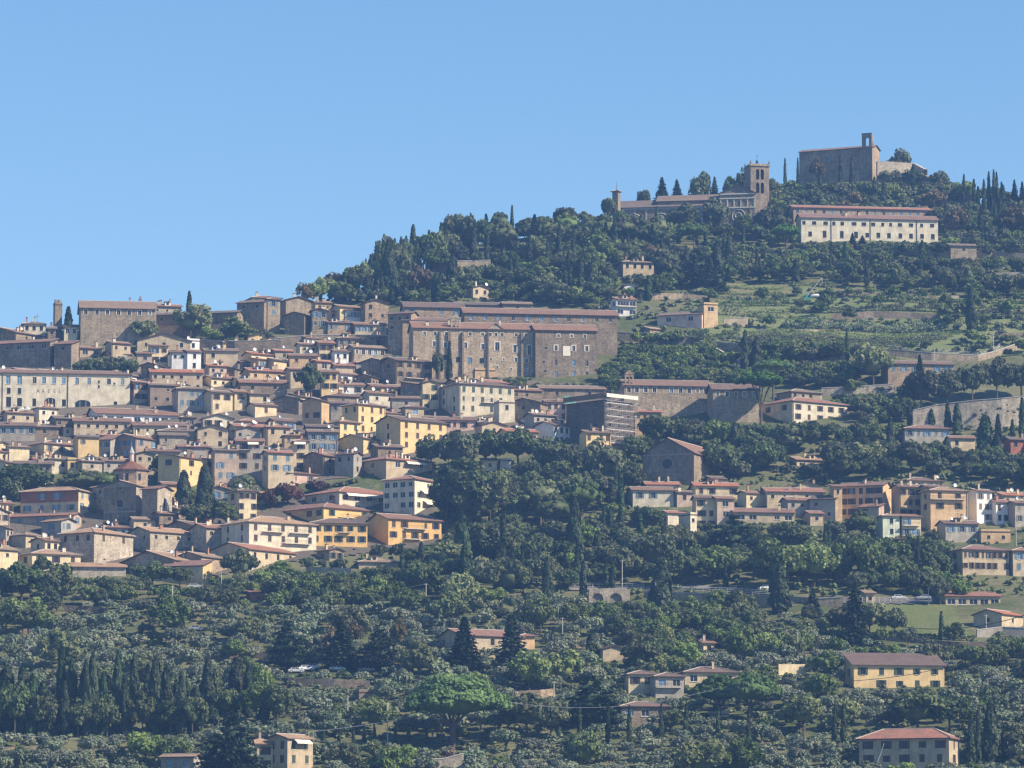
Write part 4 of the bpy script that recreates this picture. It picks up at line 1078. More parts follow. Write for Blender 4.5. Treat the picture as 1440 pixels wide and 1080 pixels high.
# ---- great stone convent, lower front
cv = lambda X: (X - 190) / 755.0
Wn = []
for X in (260, 325, 395, 490, 543, 620, 668, 703, 742, 830, 890): Wn.append((cv(X), 1.9, 'w', 0.95, 1.15))
for X, Y_, w, h in ((320, 383, 1.0, 1.9), (388, 388, 1.0, 1.9), (515, 388, 1.0, 2.0), (622, 396, 1.05, 2.0), (712, 392, 1.5, 3.0), (822, 405, 1.1, 2.7), (913, 411, 1.2, 3.3)):
    Wn.append((cv(X), (Y_ - 285) * 0.054 + 0.3, 'W', w, h))
for X, Y_ in ((388, 475), (468, 488), (541, 490), (615, 492)): Wn.append((cv(X), (Y_ - 285) * 0.054, 'p', 1.5, 1.9))
for X, Y_ in ((828, 481), (895, 485)): Wn.append((cv(X), (Y_ - 285) * 0.054, 'W', 0.9, 1.4))
for X, Y_ in ((672, 480), (752, 480), (712, 530), (797, 542), (892, 545), (938, 550)): Wn.append((cv(X), (Y_ - 285) * 0.054, 'w', 0.6, 0.8))
cr, WR, WL, H, ro, rz = house(576, 581, 752, 460, 533, 'g', 'sw', (0, 0), (1, 1), 'w', 'rn,M,n,a8,c3',
      'great stone convent with rows of white framed windows and bell gable above the town', WLm=13, winR=Wn)
for X, w in ((355, 0.5), (413, 0.9), (497, 0.6), (655, 0.5), (866, 0.9), (940, 0.7)):
    mb = MB(); mb.box(-w / 2, w / 2, -0.7, -0.003, -6, H - 1.2); mb.build('shadow_line_buttress', WM['sd'], cr, (cv(X) * WR, 0, 0))  # darker stone paints in the facade's thin vertical shadow lines
bell_gable(cr, cv(425) * WR, 0.6, H - 0.2, 3.4, 5.2)
mb = MB(); mb.face([(0, -0.25, 0), (6.4, -0.25, 0), (3.2, -0.25, 1.9)]); mb.face([(6.4, 2, 0), (0, 2, 0), (3.2, 2, 1.9)])
mb.face([(-0.3, -0.5, -0.15), (3.2, -0.5, 2.0), (3.2, 6, 2.0), (-0.3, 6, -0.15)], 1); mb.face([(3.2, -0.5, 2.0), (6.7, -0.5, -0.15), (6.7, 6, -0.15), (3.2, 6, 2.0)], 1)
mb.build('pediment', [WM['sl'], RM['r']], cr, (cv(640) * WR, 0, H - 0.1))
cw = lambda X: (X - 945) / 375.0
Wl = []
for X in (1085, 1165, 1245): Wl.append((cw(X), 2.0, 'w', 0.9, 1.1))
for X in (1070, 1178, 1257): Wl += [(cw(X), 6.3, 'W', 1.0, 1.8), (cw(X), 11.4, 'c', 1.1, 2.2), (cw(X), 15.4, 'c', 1.1, 2.2)]
for X, d in ((1010, 6.4), (995, 11.2), (1005, 14.4)): Wl.append((cw(X), d, 'q', 0.7, 0.8))
c2, WR2, WL2, H2, _, _ = house(748, 753, 840, 463, 541, 'g', 'sd', (0, 0), (1, 1), 'w', 'rn,M,n,a8,y7.5', 'tmp', WLm=12, winR=Wl)  # darker stone than the left part stands in for this block's shade
mb = MB(); mb.box(-1.3, 1.3, -0.06, -0.003, -1.7, 1.7); mb.build('white_panel', M['awn'], c2, (WR2 * cw(1135), 0, H2 - 7.2))
absorb(cr, c2)

# ---- long cream palazzo at the left edge
pf = lambda X: (X / 7.58 + 25) / 205.0
Wp = []
for X, w, h in ((78, 1.5, 2.9), (197, 1.6, 2.9), (355, 1.3, 2.2), (455, 1.3, 2.2), (560, 1.3, 2.2), (662, 1.3, 2.2), (803, 1.2, 2.2), (930, 1.2, 2.2), (1140, 1.3, 2.0), (1283, 1.2, 2.2), (-90, 1.5, 2.8)):
    Wp.append((pf(X), 2.4, 'c', w, h))
for X, d, w, h in ((85, 6.1, 1.2, 2.0), (198, 6.1, 1.1, 2.0), (1033, 2.6, 0.6, 1.0), (1033, 4.2, 0.7, 0.9), (1197, 3.1, 0.6, 0.7)): Wp.append((pf(X), d, 'q', w, h))
for X, w, h in ((85, 1.6, 3.4), (200, 1.6, 2.8), (355, 1.2, 2.6), (668, 1.3, 2.3), (1212, 1.2, 1.5)): Wp.append((pf(X), 9.9, 'p', w, h))
pz, WR, WL, H, ro, rz = house(-30, -25, 180, 523, 580, 'h', 'pa', (0, 0), (1, 1), 'c', 'rn,P,n,a8', 'long cream palazzo at the left edge with faded letters and two arched doorways', WLm=11, winR=Wp)
for X, w, h in ((525, 3.2, 3.2), (868, 5.0, 2.6)):
    u = pf(X) * WR; mb = MB(); n = 12
    o_ = [(-w / 2, 0)] + [(-w / 2 * cos(pi * i / n), h - w * 0.22 + w * 0.22 * sin(pi * i / n)) for i in range(n + 1)] + [(w / 2, 0)]
    mb.face([(x, -0.06, z) for x, z in o_], 0)
    for a_, b_ in zip(o_[1:-2], o_[2:-1]): mb.tube([(a_[0], -0.05, a_[1]), (b_[0], -0.05, b_[1])], 0.16, 4, 1)
    for q in (-w / 5, w / 5): mb.box(q - 0.06, q + 0.06, -0.1, -0.065, 0, h - 0.3, 2)
    mb.build('arched_doorway', [M['glass'], M['coping'], M['frame_w']], pz, (u, 0, H - 11.4 + 0.0))
for i, ch in enumerate('AAESL'):
    cu = bpy.data.curves.new('letter', 'FONT'); cu.body = ch; cu.size = 1.75; cu.extrude = 0.01; cu.align_x = 'CENTER'
    cu.materials.append(flat('faded_letter_paint', (0.27, 0.21, 0.16)) if i == 0 else bpy.data.materials['faded_letter_paint'])
    lt_ = bpy.data.objects.new('letter_curve', cu); lm_ = bpy.data.meshes.new_from_object(lt_); bpy.data.objects.remove(lt_); lo = bpy.data.objects.new('letter', lm_); link(lo, pz); lo.location = (pf((395, 447, 508, 567, 625)[i]) * WR, -0.03, H - 6.6); lo.rotation_euler = (pi / 2, 0, 0)
mb = MB(); mb.tube([(pf(708) * WR, -0.12, -2), (pf(708) * WR, -0.12, H - 0.4)], 0.12, 5); mb.tube([(pf(20) * WR, -0.12, -2), (pf(20) * WR, -0.12, H - 0.4)], 0.09, 5); mb.build('drainpipe', M['frame_d'], pz)

# ---- long white convent on the hilltop
hf = lambda X: (X - 185) / 780.0
Wh = []
for X, w in ((200, 1.3), (258, 1.7), (323, 1.8), (370, 1.3), (418, 1.5), (485, 2.0), (541, 1.9), (594, 1.7), (649, 1.3), (694, 1.2), (747, 1.8), (811, 1.7), (871, 1.2), (931, 1.7)): Wh.append((hf(X), 2.2, 'p', w, 1.4))
for X, h in ((235, 1.9), (317, 2.7), (415, 2.8), (496, 2.6), (560, 1.8), (623, 2.0), (684, 2.0), (749, 2.0), (810, 2.0), (873, 1.9), (935, 2.0)): Wh.append((hf(X), 6.6, 'p', 1.5, h))
for X, d, w, h in ((602, 9.3, 0.9, 1.0), (688, 9.2, 0.7, 0.8), (746, 9.3, 0.7, 0.7), (785, 9.8, 1.3, 1.2), (895, 9.9, 1.5, 1.4)): Wh.append((hf(X), d, 'q', w, h))
wc, WR, WL, H, ro, rz = house(1121, 1127, 1322, 305, 343, 'g', 'pa', (0, 0), (1, 1), 'p', 'rr,M,n,a8,c4', 'long white convent on the hilltop with two rows of windows', WLm=10, winR=Wh)
for X in (355, 578, 843):
    mb = MB(); mb.tube([(hf(X) * WR, -0.1, -1), (hf(X) * WR, -0.1, H - 0.3)], 0.13, 5); mb.build('drainpipe', M['frame_d'], wc)

# ---- bell gable of the lower convent is a free wall on its own roof
X, Y, Z = hit(877, 545)
for o in list(COL.objects):
    if o.get('label', '').startswith('left part of the long lower'):
        bell_gable(o, 0.4, 1.0, 0.31 * 1.0 + (592 - 541) * depth_t(592, o.location.y) / F, 3.0, 4.8, 0, 'sr')

# ---- sanctuary on the hill
sn, WR, WL, H, _, _ = house(867, 1008, 1013, 288, 316, 'd', 'sd', (0, 0), (0, 0), 'w', 'rg,C,n,a80', 'long dark stone sanctuary church with white pilasters and pedimented transept on the hilltop', WRm=7, pitch=0.5)
for i in range(9):
    u = WL * (i + 0.3) / 9
    mb = MB(); mb.box(-0.15, -0.003, -0.35, 0.35, -6, H - 0.6); mb.build('pilaster', M['concrete'], sn, (0, u, 0))
mb = MB(); mb.box(-0.25, -0.003, 0, WL, H - 0.95, H - 0.35); mb.build('cornice', M['concrete'], sn)
for u in (WL * 0.2, WL * 0.55, WL * 0.82):
    mb = MB()
    for i in range(10):
        a0, a1 = pi * i / 10, pi * (i + 1) / 10
        mb.tube([(-0.12, 3.1 * cos(a0), 3.1 * sin(a0)), (-0.12, 3.1 * cos(a1), 3.1 * sin(a1))], 0.22, 4)
    mb.build('blind_arch', M['concrete'], sn, (0, u, 2.2))
    mb = MB(); mb.disc((-0.1, 0, 0), 1.2, 'x', 16, 0, 0.16); mb.disc((-0.2, 0, 0), 0.75, 'x', 16, 1, 0.1)
    mb.build('round_window', [M['surround'], M['glass']], sn, (0, u, 3.4))
nv = house(872, 1004, 1012, 277, 316, 'G', 'sd', (0, 0), (0, 0), 'w', 'rg,C,n,a80,y7', 'tmp', WRm=11, pitch=0.5)[0]; absorb(sn, nv)
trn, W1, W2, Ht, _, _ = house(1013, 1062, 1068, 270, 318, 'g', 'sd', (0, 0), (0, 0), 'w', 'rg,C,n,a80', 'tmp', WRm=22, pitch=0.5)
for z in (Ht - 0.4, Ht - 2.2, Ht - 6.0):
    mb = MB(); mb.box(-0.3, -0.003, -0.2, W2 + 0.2, z - 0.22, z + 0.22); mb.build('cornice', M['surround'], trn)
for i in range(6):
    mb = MB(); mb.box(-0.2, -0.003, -0.22, 0.22, Ht - 5.75, Ht - 2.45); mb.build('pilaster', M['surround'], trn, (0, 0.3 + (W2 - 0.6) * i / 5, 0))
for f, r in ((0.47, 2.6), (0.47, 1.3)):
    mb = MB()
    for i in range(20):
        a0, a1 = 2 * pi * i / 20, 2 * pi * (i + 1) / 20
        mb.tube([(-0.12, r * cos(a0), r * sin(a0)), (-0.12, r * cos(a1), r * sin(a1))], 0.2, 4)
    mb.build('round_window', M['concrete'], trn, (0, W2 * f, Ht - 9.4))
absorb(sn, trn)
tr2 = house(862, 869, 873, 268, 316, 'h', 'sd', (0, 0), (0, 0), 'q', 'rg,n', 'tmp', pitch=0.3, a=radians(60), WRm=2.2, WLm=2.6)
mb = MB(); mb.tube([(1, 1, 0), (1, 1, 3.6)], [0.25, 0.04], 5); mb.build('finial', WM['sd'], tr2[0], (0.4, 0.4, tr2[3] + 0.4))
absorb(sn, tr2[0])

# ---- bell tower of the sanctuary
X, Y, Z = hit(1056, 312); s = depth_t(312, Y) / F
Y -= 9
Xb, _, Zb = ray(1056, 312, Y); s = depth_t(312, Y) / F
bt = thing('bell_tower', 'square brown bell tower with twin arched openings beside the sanctuary', 'bell tower', (Xb, Y, Zb), radians(14))
W = 26.5 * s / cos(radians(14)); D = 7.6; Ht = (312 - 232) * s
mb = MB(); mb.box(-0.35, W + 0.35, -0.35, D + 0.35, -8, Ht * 0.30)
mb.build('base', WM['sd'], bt)
mb = MB(); zl = [Ht * 0.30, Ht * 0.44, Ht * 0.66, Ht * 0.80, Ht]
for i, (za, zb_) in enumerate(((Ht * 0.303, Ht * 0.52), (Ht * 0.52, Ht * 0.76), (Ht * 0.76, Ht))):
    if i == 0:
        mb.box(0, W, 0, D, za, zb_)
    else:
        h = (zb_ - za) * 0.78
        arch_wall(mb, W, za, zb_, [(W * 0.38, W * 0.17, h), (W * 0.63, W * 0.17, h)], 0.7, False)
        mb.box(0, 0.7, 0.7, D, za, zb_); mb.box(W - 0.7, W, 0.7, D, za, zb_); mb.box(0.7, W - 0.7, D - 0.7, D, za, zb_)
mb.box(0.7, W - 0.7, 0.7, D - 0.7, Ht * 0.52, Ht * 0.525)
mb.build('shaft', WM['sd'], bt)
mb = MB(); mb.box(-0.4, W + 0.4, -0.4, D + 0.4, Ht + 0.003, Ht + 0.5); mb.box(-0.15, W + 0.15, -0.15, D + 0.15, Ht + 0.503, Ht + 1.0)
mb.build('cornice', WM['st'], bt)
for x, y in ((0, 0), (W, 0), (0, D), (W, D)):
    mb = MB(); mb.tube([(0, 0, 0), (0, 0, 0.8), (0, 0, 1.7)], [0.28, 0.3, 0.03], 6); mb.build('finial', WM['sd'], bt, (x, y, Ht + 0.9))
mb = MB(); mb.tube([(0, 0, 0), (0, 0, 1.6)], 0.5, 8); mb.tube([(0, 0, 1.6), (0, 0, 2.4)], [0.6, 0.05], 8)
mb.tube([(0, 0, 2.3), (0, 0, 4.6)], 0.06, 4); mb.tube([(-0.5, 0, 3.9), (0.5, 0, 3.9)], 0.06, 4)
mb.build('lantern', M['rail'], bt, (W / 2, D / 2, Ht + 0.9))
FOOT.append((Xb + 4, Y + 4, 6, Xb, Y, radians(14), W, D)); PROT.append((1048, 1090, 225, 285, Y))

# ---- fortress church on the top
fc, WR, WL, H, _, _ = house(1127, 1227, 1235, 206, 258, 'G', 'sr', (0, 0), (0, 0), 'q', 'rn,C,n,a67,wsd', 'massive fortress church with blind walls and open bell wall on the very top', WRm=10, pitch=0.28)  # darker stone on the left face paints in its shade
mb = MB(); arch_wall(mb, 4.4, 0, 6.2, [(2.35, 1.7, 4.6)], 1.0, False)
mb.box(-0.15, 4.55, -0.12, 1.12, 6.203, 6.5)
mb.build('bell_wall', WM['sd'], fc, (0.02, 4.6, H - 0.3), -pi / 2)
mb = MB(); mb.box(-0.02, 1.2, 0, 0.6, 0, 5.0); mb.box(-0.02, 2.0, 0, 0.6, -0.6, 2.4); mb.build('bell_wall_buttress', WM['sr'], fc, (1.05, 0.1, H))

# ---- grey church of the right hand slope
gc, WR, WL, H, _, _ = house(905, 976, 984, 636, 684, 'g', 'sd', (0, 0), (0, 0), 'q', 'rn,C,n,a67', 'big plain grey gabled church facade with one round window on the right slope', WRm=30, pitch=0.56)
mb = MB(); mb.disc((0, 0, 0), 2.0, 'x', 20, 0, 0.2); mb.disc((-0.12, 0, 0), 1.65, 'x', 20, 1, 0.1)
mb.build('round_window', [WM['gy'], M['glass']], gc, (0, WL * 0.52, H - 3.2))
mb = MB(); mb.box(-0.12, -0.003, 0, WL, H - 0.5, H - 0.2); mb.build('string_course', WM['gy'], gc)
mb = MB(); mb.box(-0.14, -0.003, -1.3, 1.3, 0, 1.4)
for i in range(8):
    a0, a1 = pi * i / 8, pi * (i + 1) / 8
    mb.tube([(-0.1, 1.4 * cos(a0), 1.4 + 1.4 * sin(a0)), (-0.1, 1.4 * cos(a1), 1.4 + 1.4 * sin(a1))], 0.14, 4)
mb.build('lunette', WM['gy'], gc, (0, WL * 0.52, H - 10.5))

# ---- brick church with a drum at the lower left
bc, WR, WL, H, _, _ = house(144, 191, 199, 682, 737, 'g', 'sl', (0, 0), (0, 0), 'q', 'ro,C,n,wsd', 'brick church with octagonal drum, lantern and gabled dark facade at the lower left', WRm=9,  # pale stone paints the right side sunlit, dark stone the facade shaded
                            winL=[(0.5, 5.6, 'p', 1.9, 2.2), (0.5, 0.9, 'q', 0.7, 0.7)])
mb = MB(); mb.box(-0.2, -0.003, 0, WL, H - 8.2, H - 7.8); mb.box(-0.2, -0.003, 0, WL, H - 0.4, H - 0.1); mb.build('string_course', WM['gy'], bc)
ap, _, _, _, _, _ = house(198, 221, 230, 687, 742, 'G', 'sl', (0, 0), (1, 1), 'q', 'rr,C,n,wsr', 'tmp', winR=[(0.5, 4, 'p', 0.8, 3.0)], WRm=8); absorb(bc, ap)  # sunlit right side painted paler, shaded left face in darker stone
X, Y, Z = ray(184, 737, bc.location.y + 13)
def poly8(mb, r, z0, z1, m=0, r1=None):
    r1 = r if r1 is None else r1
    q = [(cos(pi / 8 + k * pi / 4), sin(pi / 8 + k * pi / 4)) for k in range(8)]
    for k in range(8):
        a, b = q[k], q[(k + 1) % 8]
        mb.face([(a[0] * r, a[1] * r, z0), (b[0] * r, b[1] * r, z0), (b[0] * r1, b[1] * r1, z1), (a[0] * r1, a[1] * r1, z1)], m)
s = Y / F
zt = (737 - 660) * s
dr = thing('drum', None, None, (X, Y, Z), 0)
mb = MB(); poly8(mb, 5.3, -4, zt); mb.build('drum', WM['sr'], dr)
mb = MB(); poly8(mb, 5.9, zt - 0.25, zt + 2.6, 0, 0.9); poly8(mb, 5.9, zt - 0.5, zt - 0.25, 1); mb.build('drum_roof', [RM['r'], M['eave']], dr)
mb = MB(); poly8(mb, 0.75, zt + 2.4, zt + 5.0); poly8(mb, 1.0, zt + 5.0, zt + 5.3, 1); poly8(mb, 1.0, zt + 5.3, zt + 7.4, 1, 0.05); mb.tube([(0, 0, zt + 7.3), (0, 0, zt + 8.6)], 0.05, 4, 1)
mb.build('lantern', [WM['pk'], M['concrete']], dr)
for ang in (-100, -145, -55):
    mb = MB(); mb.box(-0.45, 0.45, -0.2, 0.0, -1, 1, 0); mb.build('drum_window', M['glass'], dr, (4.92 * cos(radians(ang)), 4.92 * sin(radians(ang)), zt - 2.6), radians(ang + 90))
absorb(bc, dr)

for o in list(COL.objects):
    if o.get('label', '').startswith('brick red and cream block'):
        wl_ = [c_ for c_ in CH[o.name] if c_.name.startswith('wall')][0]
        ys_ = [v.co.y for v in wl_.data.vertices]; zt_ = max(v.co.z for v in wl_.data.vertices); D_ = max(ys_)
        mb = MB(); mb.box(-0.03, -0.002, 0.0, D_, -6.9, zt_ - 3.7); mb.box(-0.12, -0.002, 0.0, D_, zt_ - 3.7, zt_ - 3.5); mb.build('cream_lower_storey', WM['cr'], o)
        for k in range(4): add_window(o, 'L', D_ * (k + 0.5) / 4, zt_ - 5.2, 'b', 1.3, 1.8, random.Random(k), D_).location.x = -0.21
# ---- ruined tower
rt, WR, WL, H, _, _ = house(73, 77, 86, 428, 476, 'f', 'sd', (0, 0), (0, 0), 'q', 'T,n', 'tall thin ruined stone tower on the skyline at the left', a=radians(20), WRm=2.6, WLm=2.6)
mb = MB(); mb.box(0.1, 1.1, 0.4, 1.2, 0.9, 1.5); mb.box(1.4, 2.1, 0.4, 2.2, 0.9, 1.9); mb.box(0.3, 0.9, 1.5, 2.3, 0.9, 2.2); mb.build('broken_top', WM['sd'], rt, (0, 0, H - 0.005))

# ---- building under repair and its scaffold
sb, WR, WL, H, _, _ = house(797, 851, 892, 562, 628, 'h', 'dk', (2, 4), (3, 4), 'q', 'ro,n', 'tall dark building under repair wrapped in scaffolding', pitch=0.12)
sl_ = thing('scaffold', 'metal scaffold with white plank decks on the building under repair', 'scaffold', sb.location[:], sb.rotation_euler.z)
nlev = 8
for k in range(nlev):
    z = H + 1.0 - 2.15 * k
    if z < -1: break
    mb = MB(); mb.box(-0.6, WR + 0.8, -1.35, -0.9, z, z + 0.07); mb.box(-0.6, WR * (0.55 + 0.2 * (k % 3)), -1.42, -1.37, z + 0.1, z + 0.36); mb.box(-0.6, WR + 0.8, -1.40, -1.36, z + 0.9, z + 0.97)
    mb.build('deck', M['pole'] if k % 2 else M['concrete'], sl_)
mb = MB(); n = int(WR / 1.9)
for i in range(n + 2):
    x = -0.6 + (WR + 1.4) * i / (n + 1)
    for y in (-1.45, -0.25): mb.tube([(x, y, -4), (x, y, H + 3.2)], 0.05, 4)
for k in range(7):
    z = H - 2.15 * k - 1
    mb.tube([(0, -1.5, z), (WR * 0.5, -1.5, z + 2.1)], 0.04, 4); mb.tube([(WR, -1.5, z), (WR * 0.5, -1.5, z + 2.1)], 0.04, 4)
mb.build('uprights', M['pole'], sl_)
mb = MB(); mb.box(-0.6, WR + 0.8, -1.46, -1.43, H + 0.9, H + 2.1); mb.build('guard_panel', M['surround'], sl_)
mb = MB(); mb.box(-0.75, -0.7, -0.6, WL + 0.6, H + 0.6, H + 2.3); mb.build('edge_guard', RM['o'], sl_)
mb = MB(); mb.box(-0.5, WR * 0.4, WL + 0.6, WL + 0.66, H + 0.5, H + 3.0); mb.build('dust_net', M['net'], sl_)

house(675, 677, 696, 647, 663, 's', 'cr', (0, 0), (1, 1), 'q', 'rn,n', 'sunlit little cream wall glimpsed under the dark terrace trees')
house(699, 701, 716, 648, 663, 'f', 'pa', (0, 0), (1, 1), 'q', 'n', 'sunlit pale kiosk glimpsed under the dark terrace trees')
# ---- walls, railings, terraces -------------------------------------------------
def wall_line(name, label, pts, mat, th=0.7, cat='wall', cop='coping', kind=None, grp=None, copin=True):
    """pts: (px, py_top, py_foot) along the wall"""
    W3 = []
    for px, pt, pb in pts:
        x, y, z = hit(px, pb); s = depth_t(pb, y) / F
        W3.append((x, y, z, (pb - pt) * s))
    x0, y0, z0, _ = W3[0]
    root = thing(name, label, cat if cat != 'bank' else 'wall', (x0, y0, z0), 0, grp); root['kind'] = 'thing'
    mb = MB(); mc = MB()
    for i in range(len(W3) - 1):
        a, b = W3[i], W3[i + 1]
        d = np.array((b[0] - a[0], b[1] - a[1])); L = np.linalg.norm(d); d /= L; nrm = (-d[1] * th, d[0] * th)
        def q(p, off, z): return (p[0] - x0 + nrm[0] * off, p[1] - y0 + nrm[1] * off, z - z0)
        A0, B0, A1, B1 = q(a, 0, a[2] - 4), q(b, 0, b[2] - 4), q(a, 0, a[2] + a[3]), q(b, 0, b[2] + b[3])
        C0, D0, C1, D1 = q(a, 1, a[2] - 4), q(b, 1, b[2] - 4), q(a, 1, a[2] + a[3]), q(b, 1, b[2] + b[3])
        mb.face([A0, B0, B1, A1]); mb.face([D0, C0, C1, D1]); mb.face([A1, B1, D1, C1])
        up = 0.22
        e = [q(a, -0.15, a[2] + a[3] + 0.004), q(b, -0.15, b[2] + b[3] + 0.004), q(b, 1.15, b[2] + b[3] + 0.004), q(a, 1.15, a[2] + a[3] + 0.004)]
        f_ = [(p[0], p[1], p[2] + up) for p in e]
        mc.face(f_); mc.face([e[0], e[1], f_[1], f_[0]]); mc.face([e[2], e[3], f_[3], f_[2]])
    for k in (0, len(W3) - 1):
        a = W3[k]; b = W3[k - 1] if k else W3[1]
    mb.build('masonry', WM[mat], root)
    if copin: mc.build('coping', M[cop], root)
    for px, pt, pb in pts[:-1]: pass
    if name != 'road_wall' and cat != 'bank': PROT.append((pts[0][0], pts[-1][0], min(p[1] for p in pts), max(p[2] for p in pts) - 2, min(w[1] for w in W3)))
    return root

wall_line('garden_wall', 'lit garden wall running right from the great convent', [(868, 467, 480), (915, 469, 484), (972, 473, 489)], 'st')
wall_line('garden_wall', 'dark stepped wall descending to the cypress pair on the terraces', [(972, 473, 489), (1008, 491, 505), (1045, 511, 522)], 'sd')
wall_line('garden_wall', 'long grey wall under the vineyard left of the bushy plane tree', [(990, 480, 489), (1060, 485, 500), (1130, 489, 506), (1188, 492, 512)], 'st')
wall_line('garden_wall', 'wall under the vineyard right of the bushy plane tree', [(1250, 491, 500), (1310, 496, 507), (1375, 500, 508), (1400, 494, 502), (1440, 480, 490)], 'st')
wall_line('retaining_wall', 'pale terrace wall behind the red roofed villa on the right', [(1155, 546, 556), (1200, 544, 558), (1257, 540, 556)], 'sl')
wall_line('retaining_wall', 'huge sunlit retaining wall dotted with caper bushes on the right', [(1284, 577, 604), (1320, 569, 604), (1370, 563, 603), (1410, 560, 601), (1450, 556, 598)], 'sl', 1.2)
wall_line('retaining_wall', 'long dark retaining wall below the skyline houses', [(265, 477, 492), (330, 480, 497), (395, 478, 494)], 'sd')
wall_line('retaining_wall', 'dark retaining wall below the pink and white skyline houses', [(385, 476, 488), (440, 471, 486), (500, 471, 488), (546, 472, 492)], 'sd')
wall_line('retaining_wall', 'weathered wall under the white hilltop convent', [(1255, 344, 356), (1300, 345, 361), (1345, 347, 366)], 'st')
wall_line('fortress_wall', 'ruined fortress wall right of the fortress church', [(1234, 226, 261), (1260, 227, 259), (1285, 229, 257), (1300, 233, 256)], 'sl', 1.5, copin=False)
wall_line('fortress_wall', 'jagged end of the fortress rampart sloping to the right', [(1300, 246, 262), (1330, 262, 276), (1370, 275, 288)], 'sd', 1.5, copin=False)
wall_line('terrace_wall', 'dark terrace wall in the wood left of the big cypress', [(598, 371, 384), (632, 372, 388)], 'sd')
wall_line('terrace_wall', 'pale terrace wall right of the big cypress in the wood', [(643, 367, 378), (690, 366, 377)], 'sa')
wall_line('terrace_wall', 'grassy bank wall on the terraces below the cedar', [(900, 411, 422), (960, 413, 421), (1010, 417, 424)], 'st', copin=False)
wall_line('terrace_wall', 'short sandy wall between orange tower room and vineyard', [(1018, 448, 460), (1052, 447, 460)], 'sa')
wall_line('terrace_wall', 'warm earth coloured terrace wall over the vineyard', [(1170, 441, 450), (1230, 437, 448), (1322, 441, 450)], 'sr', copin=False)
wall_line('terrace_wall', 'rocky terrace edge at the right under the hilltop convent', [(1345, 352, 360), (1395, 352, 362), (1445, 356, 366)], 'sl', copin=False)
wall_line('terrace_wall', 'second rocky terrace edge at the right margin', [(1385, 384, 390), (1445, 382, 390)], 'sl', copin=False)
wall_line('terrace_wall', 'pinkish rocky terrace at the right margin by the pole', [(1400, 469, 474), (1450, 467, 475)], 'sr', copin=False)
wall_line('road_wall', 'pale roadside wall with railing between the two big cypresses', [(905, 832, 840), (960, 834, 846), (1020, 836, 853), (1082, 838, 855)], 'st', 0.8)
wall_line('road_wall', 'roadside wall right of the white van', [(1108, 839, 846), (1150, 842, 852), (1185, 840, 854)], 'st', 0.8)
wall_line('retaining_wall', 'grey retaining wall with railing beside the lawn at the right edge', [(1374, 886, 896), (1410, 882, 896), (1455, 884, 899)], 'gy', 0.6)
wall_line('terrace_wall', 'low curved terrace wall under the lawn', [(1215, 893, 899), (1290, 898, 905), (1350, 903, 911), (1390, 902, 912)], 'sd', 0.6, copin=False)
wall_line('garden_wall', 'bright stone wall at the bottom edge under the great pine', [(576, 1070, 1096), (625, 1067, 1096), (652, 1060, 1096)], 'sl', 0.6)
wall_line('retaining_wall', 'stone bank below the town beside the little olive terrace', [(430, 797, 806), (470, 798, 808), (492, 799, 810)], 'sl', 0.6, copin=False)
wall_line('terrace_wall', 'faint olive terrace wall far down at the left', [(90, 851, 860), (130, 853, 862), (150, 855, 862)], 'sd', 0.5, copin=False)
wall_line('terrace_wall', 'dark shaded olive terrace bank right of the cypress row', [(286, 921, 930), (350, 918, 926), (400, 920, 928)], 'sd', 0.5, copin=False)
wall_line('terrace_wall', 'dark terrace bank under the parked cars', [(405, 953, 964), (470, 955, 968), (520, 957, 967)], 'sd', 0.5, copin=False)
wall_line('terrace_wall', 'terrace wall right of the great pine', [(725, 972, 982), (760, 970, 982), (780, 968, 980)], 'sr', 0.5, copin=False)
wall_line('garden_wall', 'pale sunlit bank beside the yellow farmhouse', [(1095, 934, 950), (1134, 934, 950)], 'cr', 0.6, copin=False)

def arcade():
    x, y, z = hit(828, 849); s = depth_t(849, y) / F
    L = 58 * s; H = 21 * s
    r = thing('arcade_wall', 'road retaining wall with two arched garage openings', 'wall', (x, y, z), radians(4)); r['kind'] = 'thing'
    mb = MB(); mb.box(0, L, 0.9, 3.2, -3, H - 0.02); arch_wall(mb, L, 0, H, [(L * 0.22, L * 0.27, H * 0.72), (L * 0.66, L * 0.30, H * 0.72)], 0.9, False)
    mb.build('masonry', WM['sl'], r)
    for u, w in ((L * 0.22, L * 0.27), (L * 0.66, L * 0.30)):
        mb = MB(); mb.box(-w / 2, w / 2, 0.75, 0.89, 0, H * 0.72)
        mb.build('garage_door', M['sh_t'], r, (u, 0, 0))
    FOOT.append((x + L / 2, y + 1, L / 2, x, y, 0.07, L, 3)); PROT.append((826, 888, 822, 848, y))
arcade()

def railing(label, pts, h=1.1):
    W3 = []
    for px, py in pts:
        x, y, z = hit(px, py); W3.append((x, y, z))
    P = []
    for a, b in zip(W3[:-1], W3[1:]):
        n = max(1, int(math.dist(a, b) / 1.6))
        for i in range(n): P.append([a[k] + (b[k] - a[k]) * i / n for k in range(3)])
    P.append(list(W3[-1]))
    x0, y0, z0 = P[0]
    r = thing('railing', label, 'railing', (x0, y0, z0))
    mb = MB()
    for p in P: mb.tube([(p[0] - x0, p[1] - y0, p[2] - z0 - 0.8), (p[0] - x0, p[1] - y0, p[2] - z0 + h)], 0.06, 4)
    mb.build('posts', M['pole'], r)
    mb = MB()
    for q in (0.35, 0.7, 1.05): mb.tube([(p[0] - x0, p[1] - y0, p[2] - z0 + q * h / 1.05) for p in P], 0.06, 4)
    mb.build('rails', M['pole'], r)
railing('metal railing on the road above the garage arches', [(800, 828), (850, 827), (905, 829)], 1.5)
railing('long metal railing on the road wall between the big cypresses', [(925, 832), (980, 833), (1040, 835), (1085, 838)], 1.5)
railing('fence along the road above the lawn', [(1205, 848), (1260, 848), (1310, 849)], 1.6)
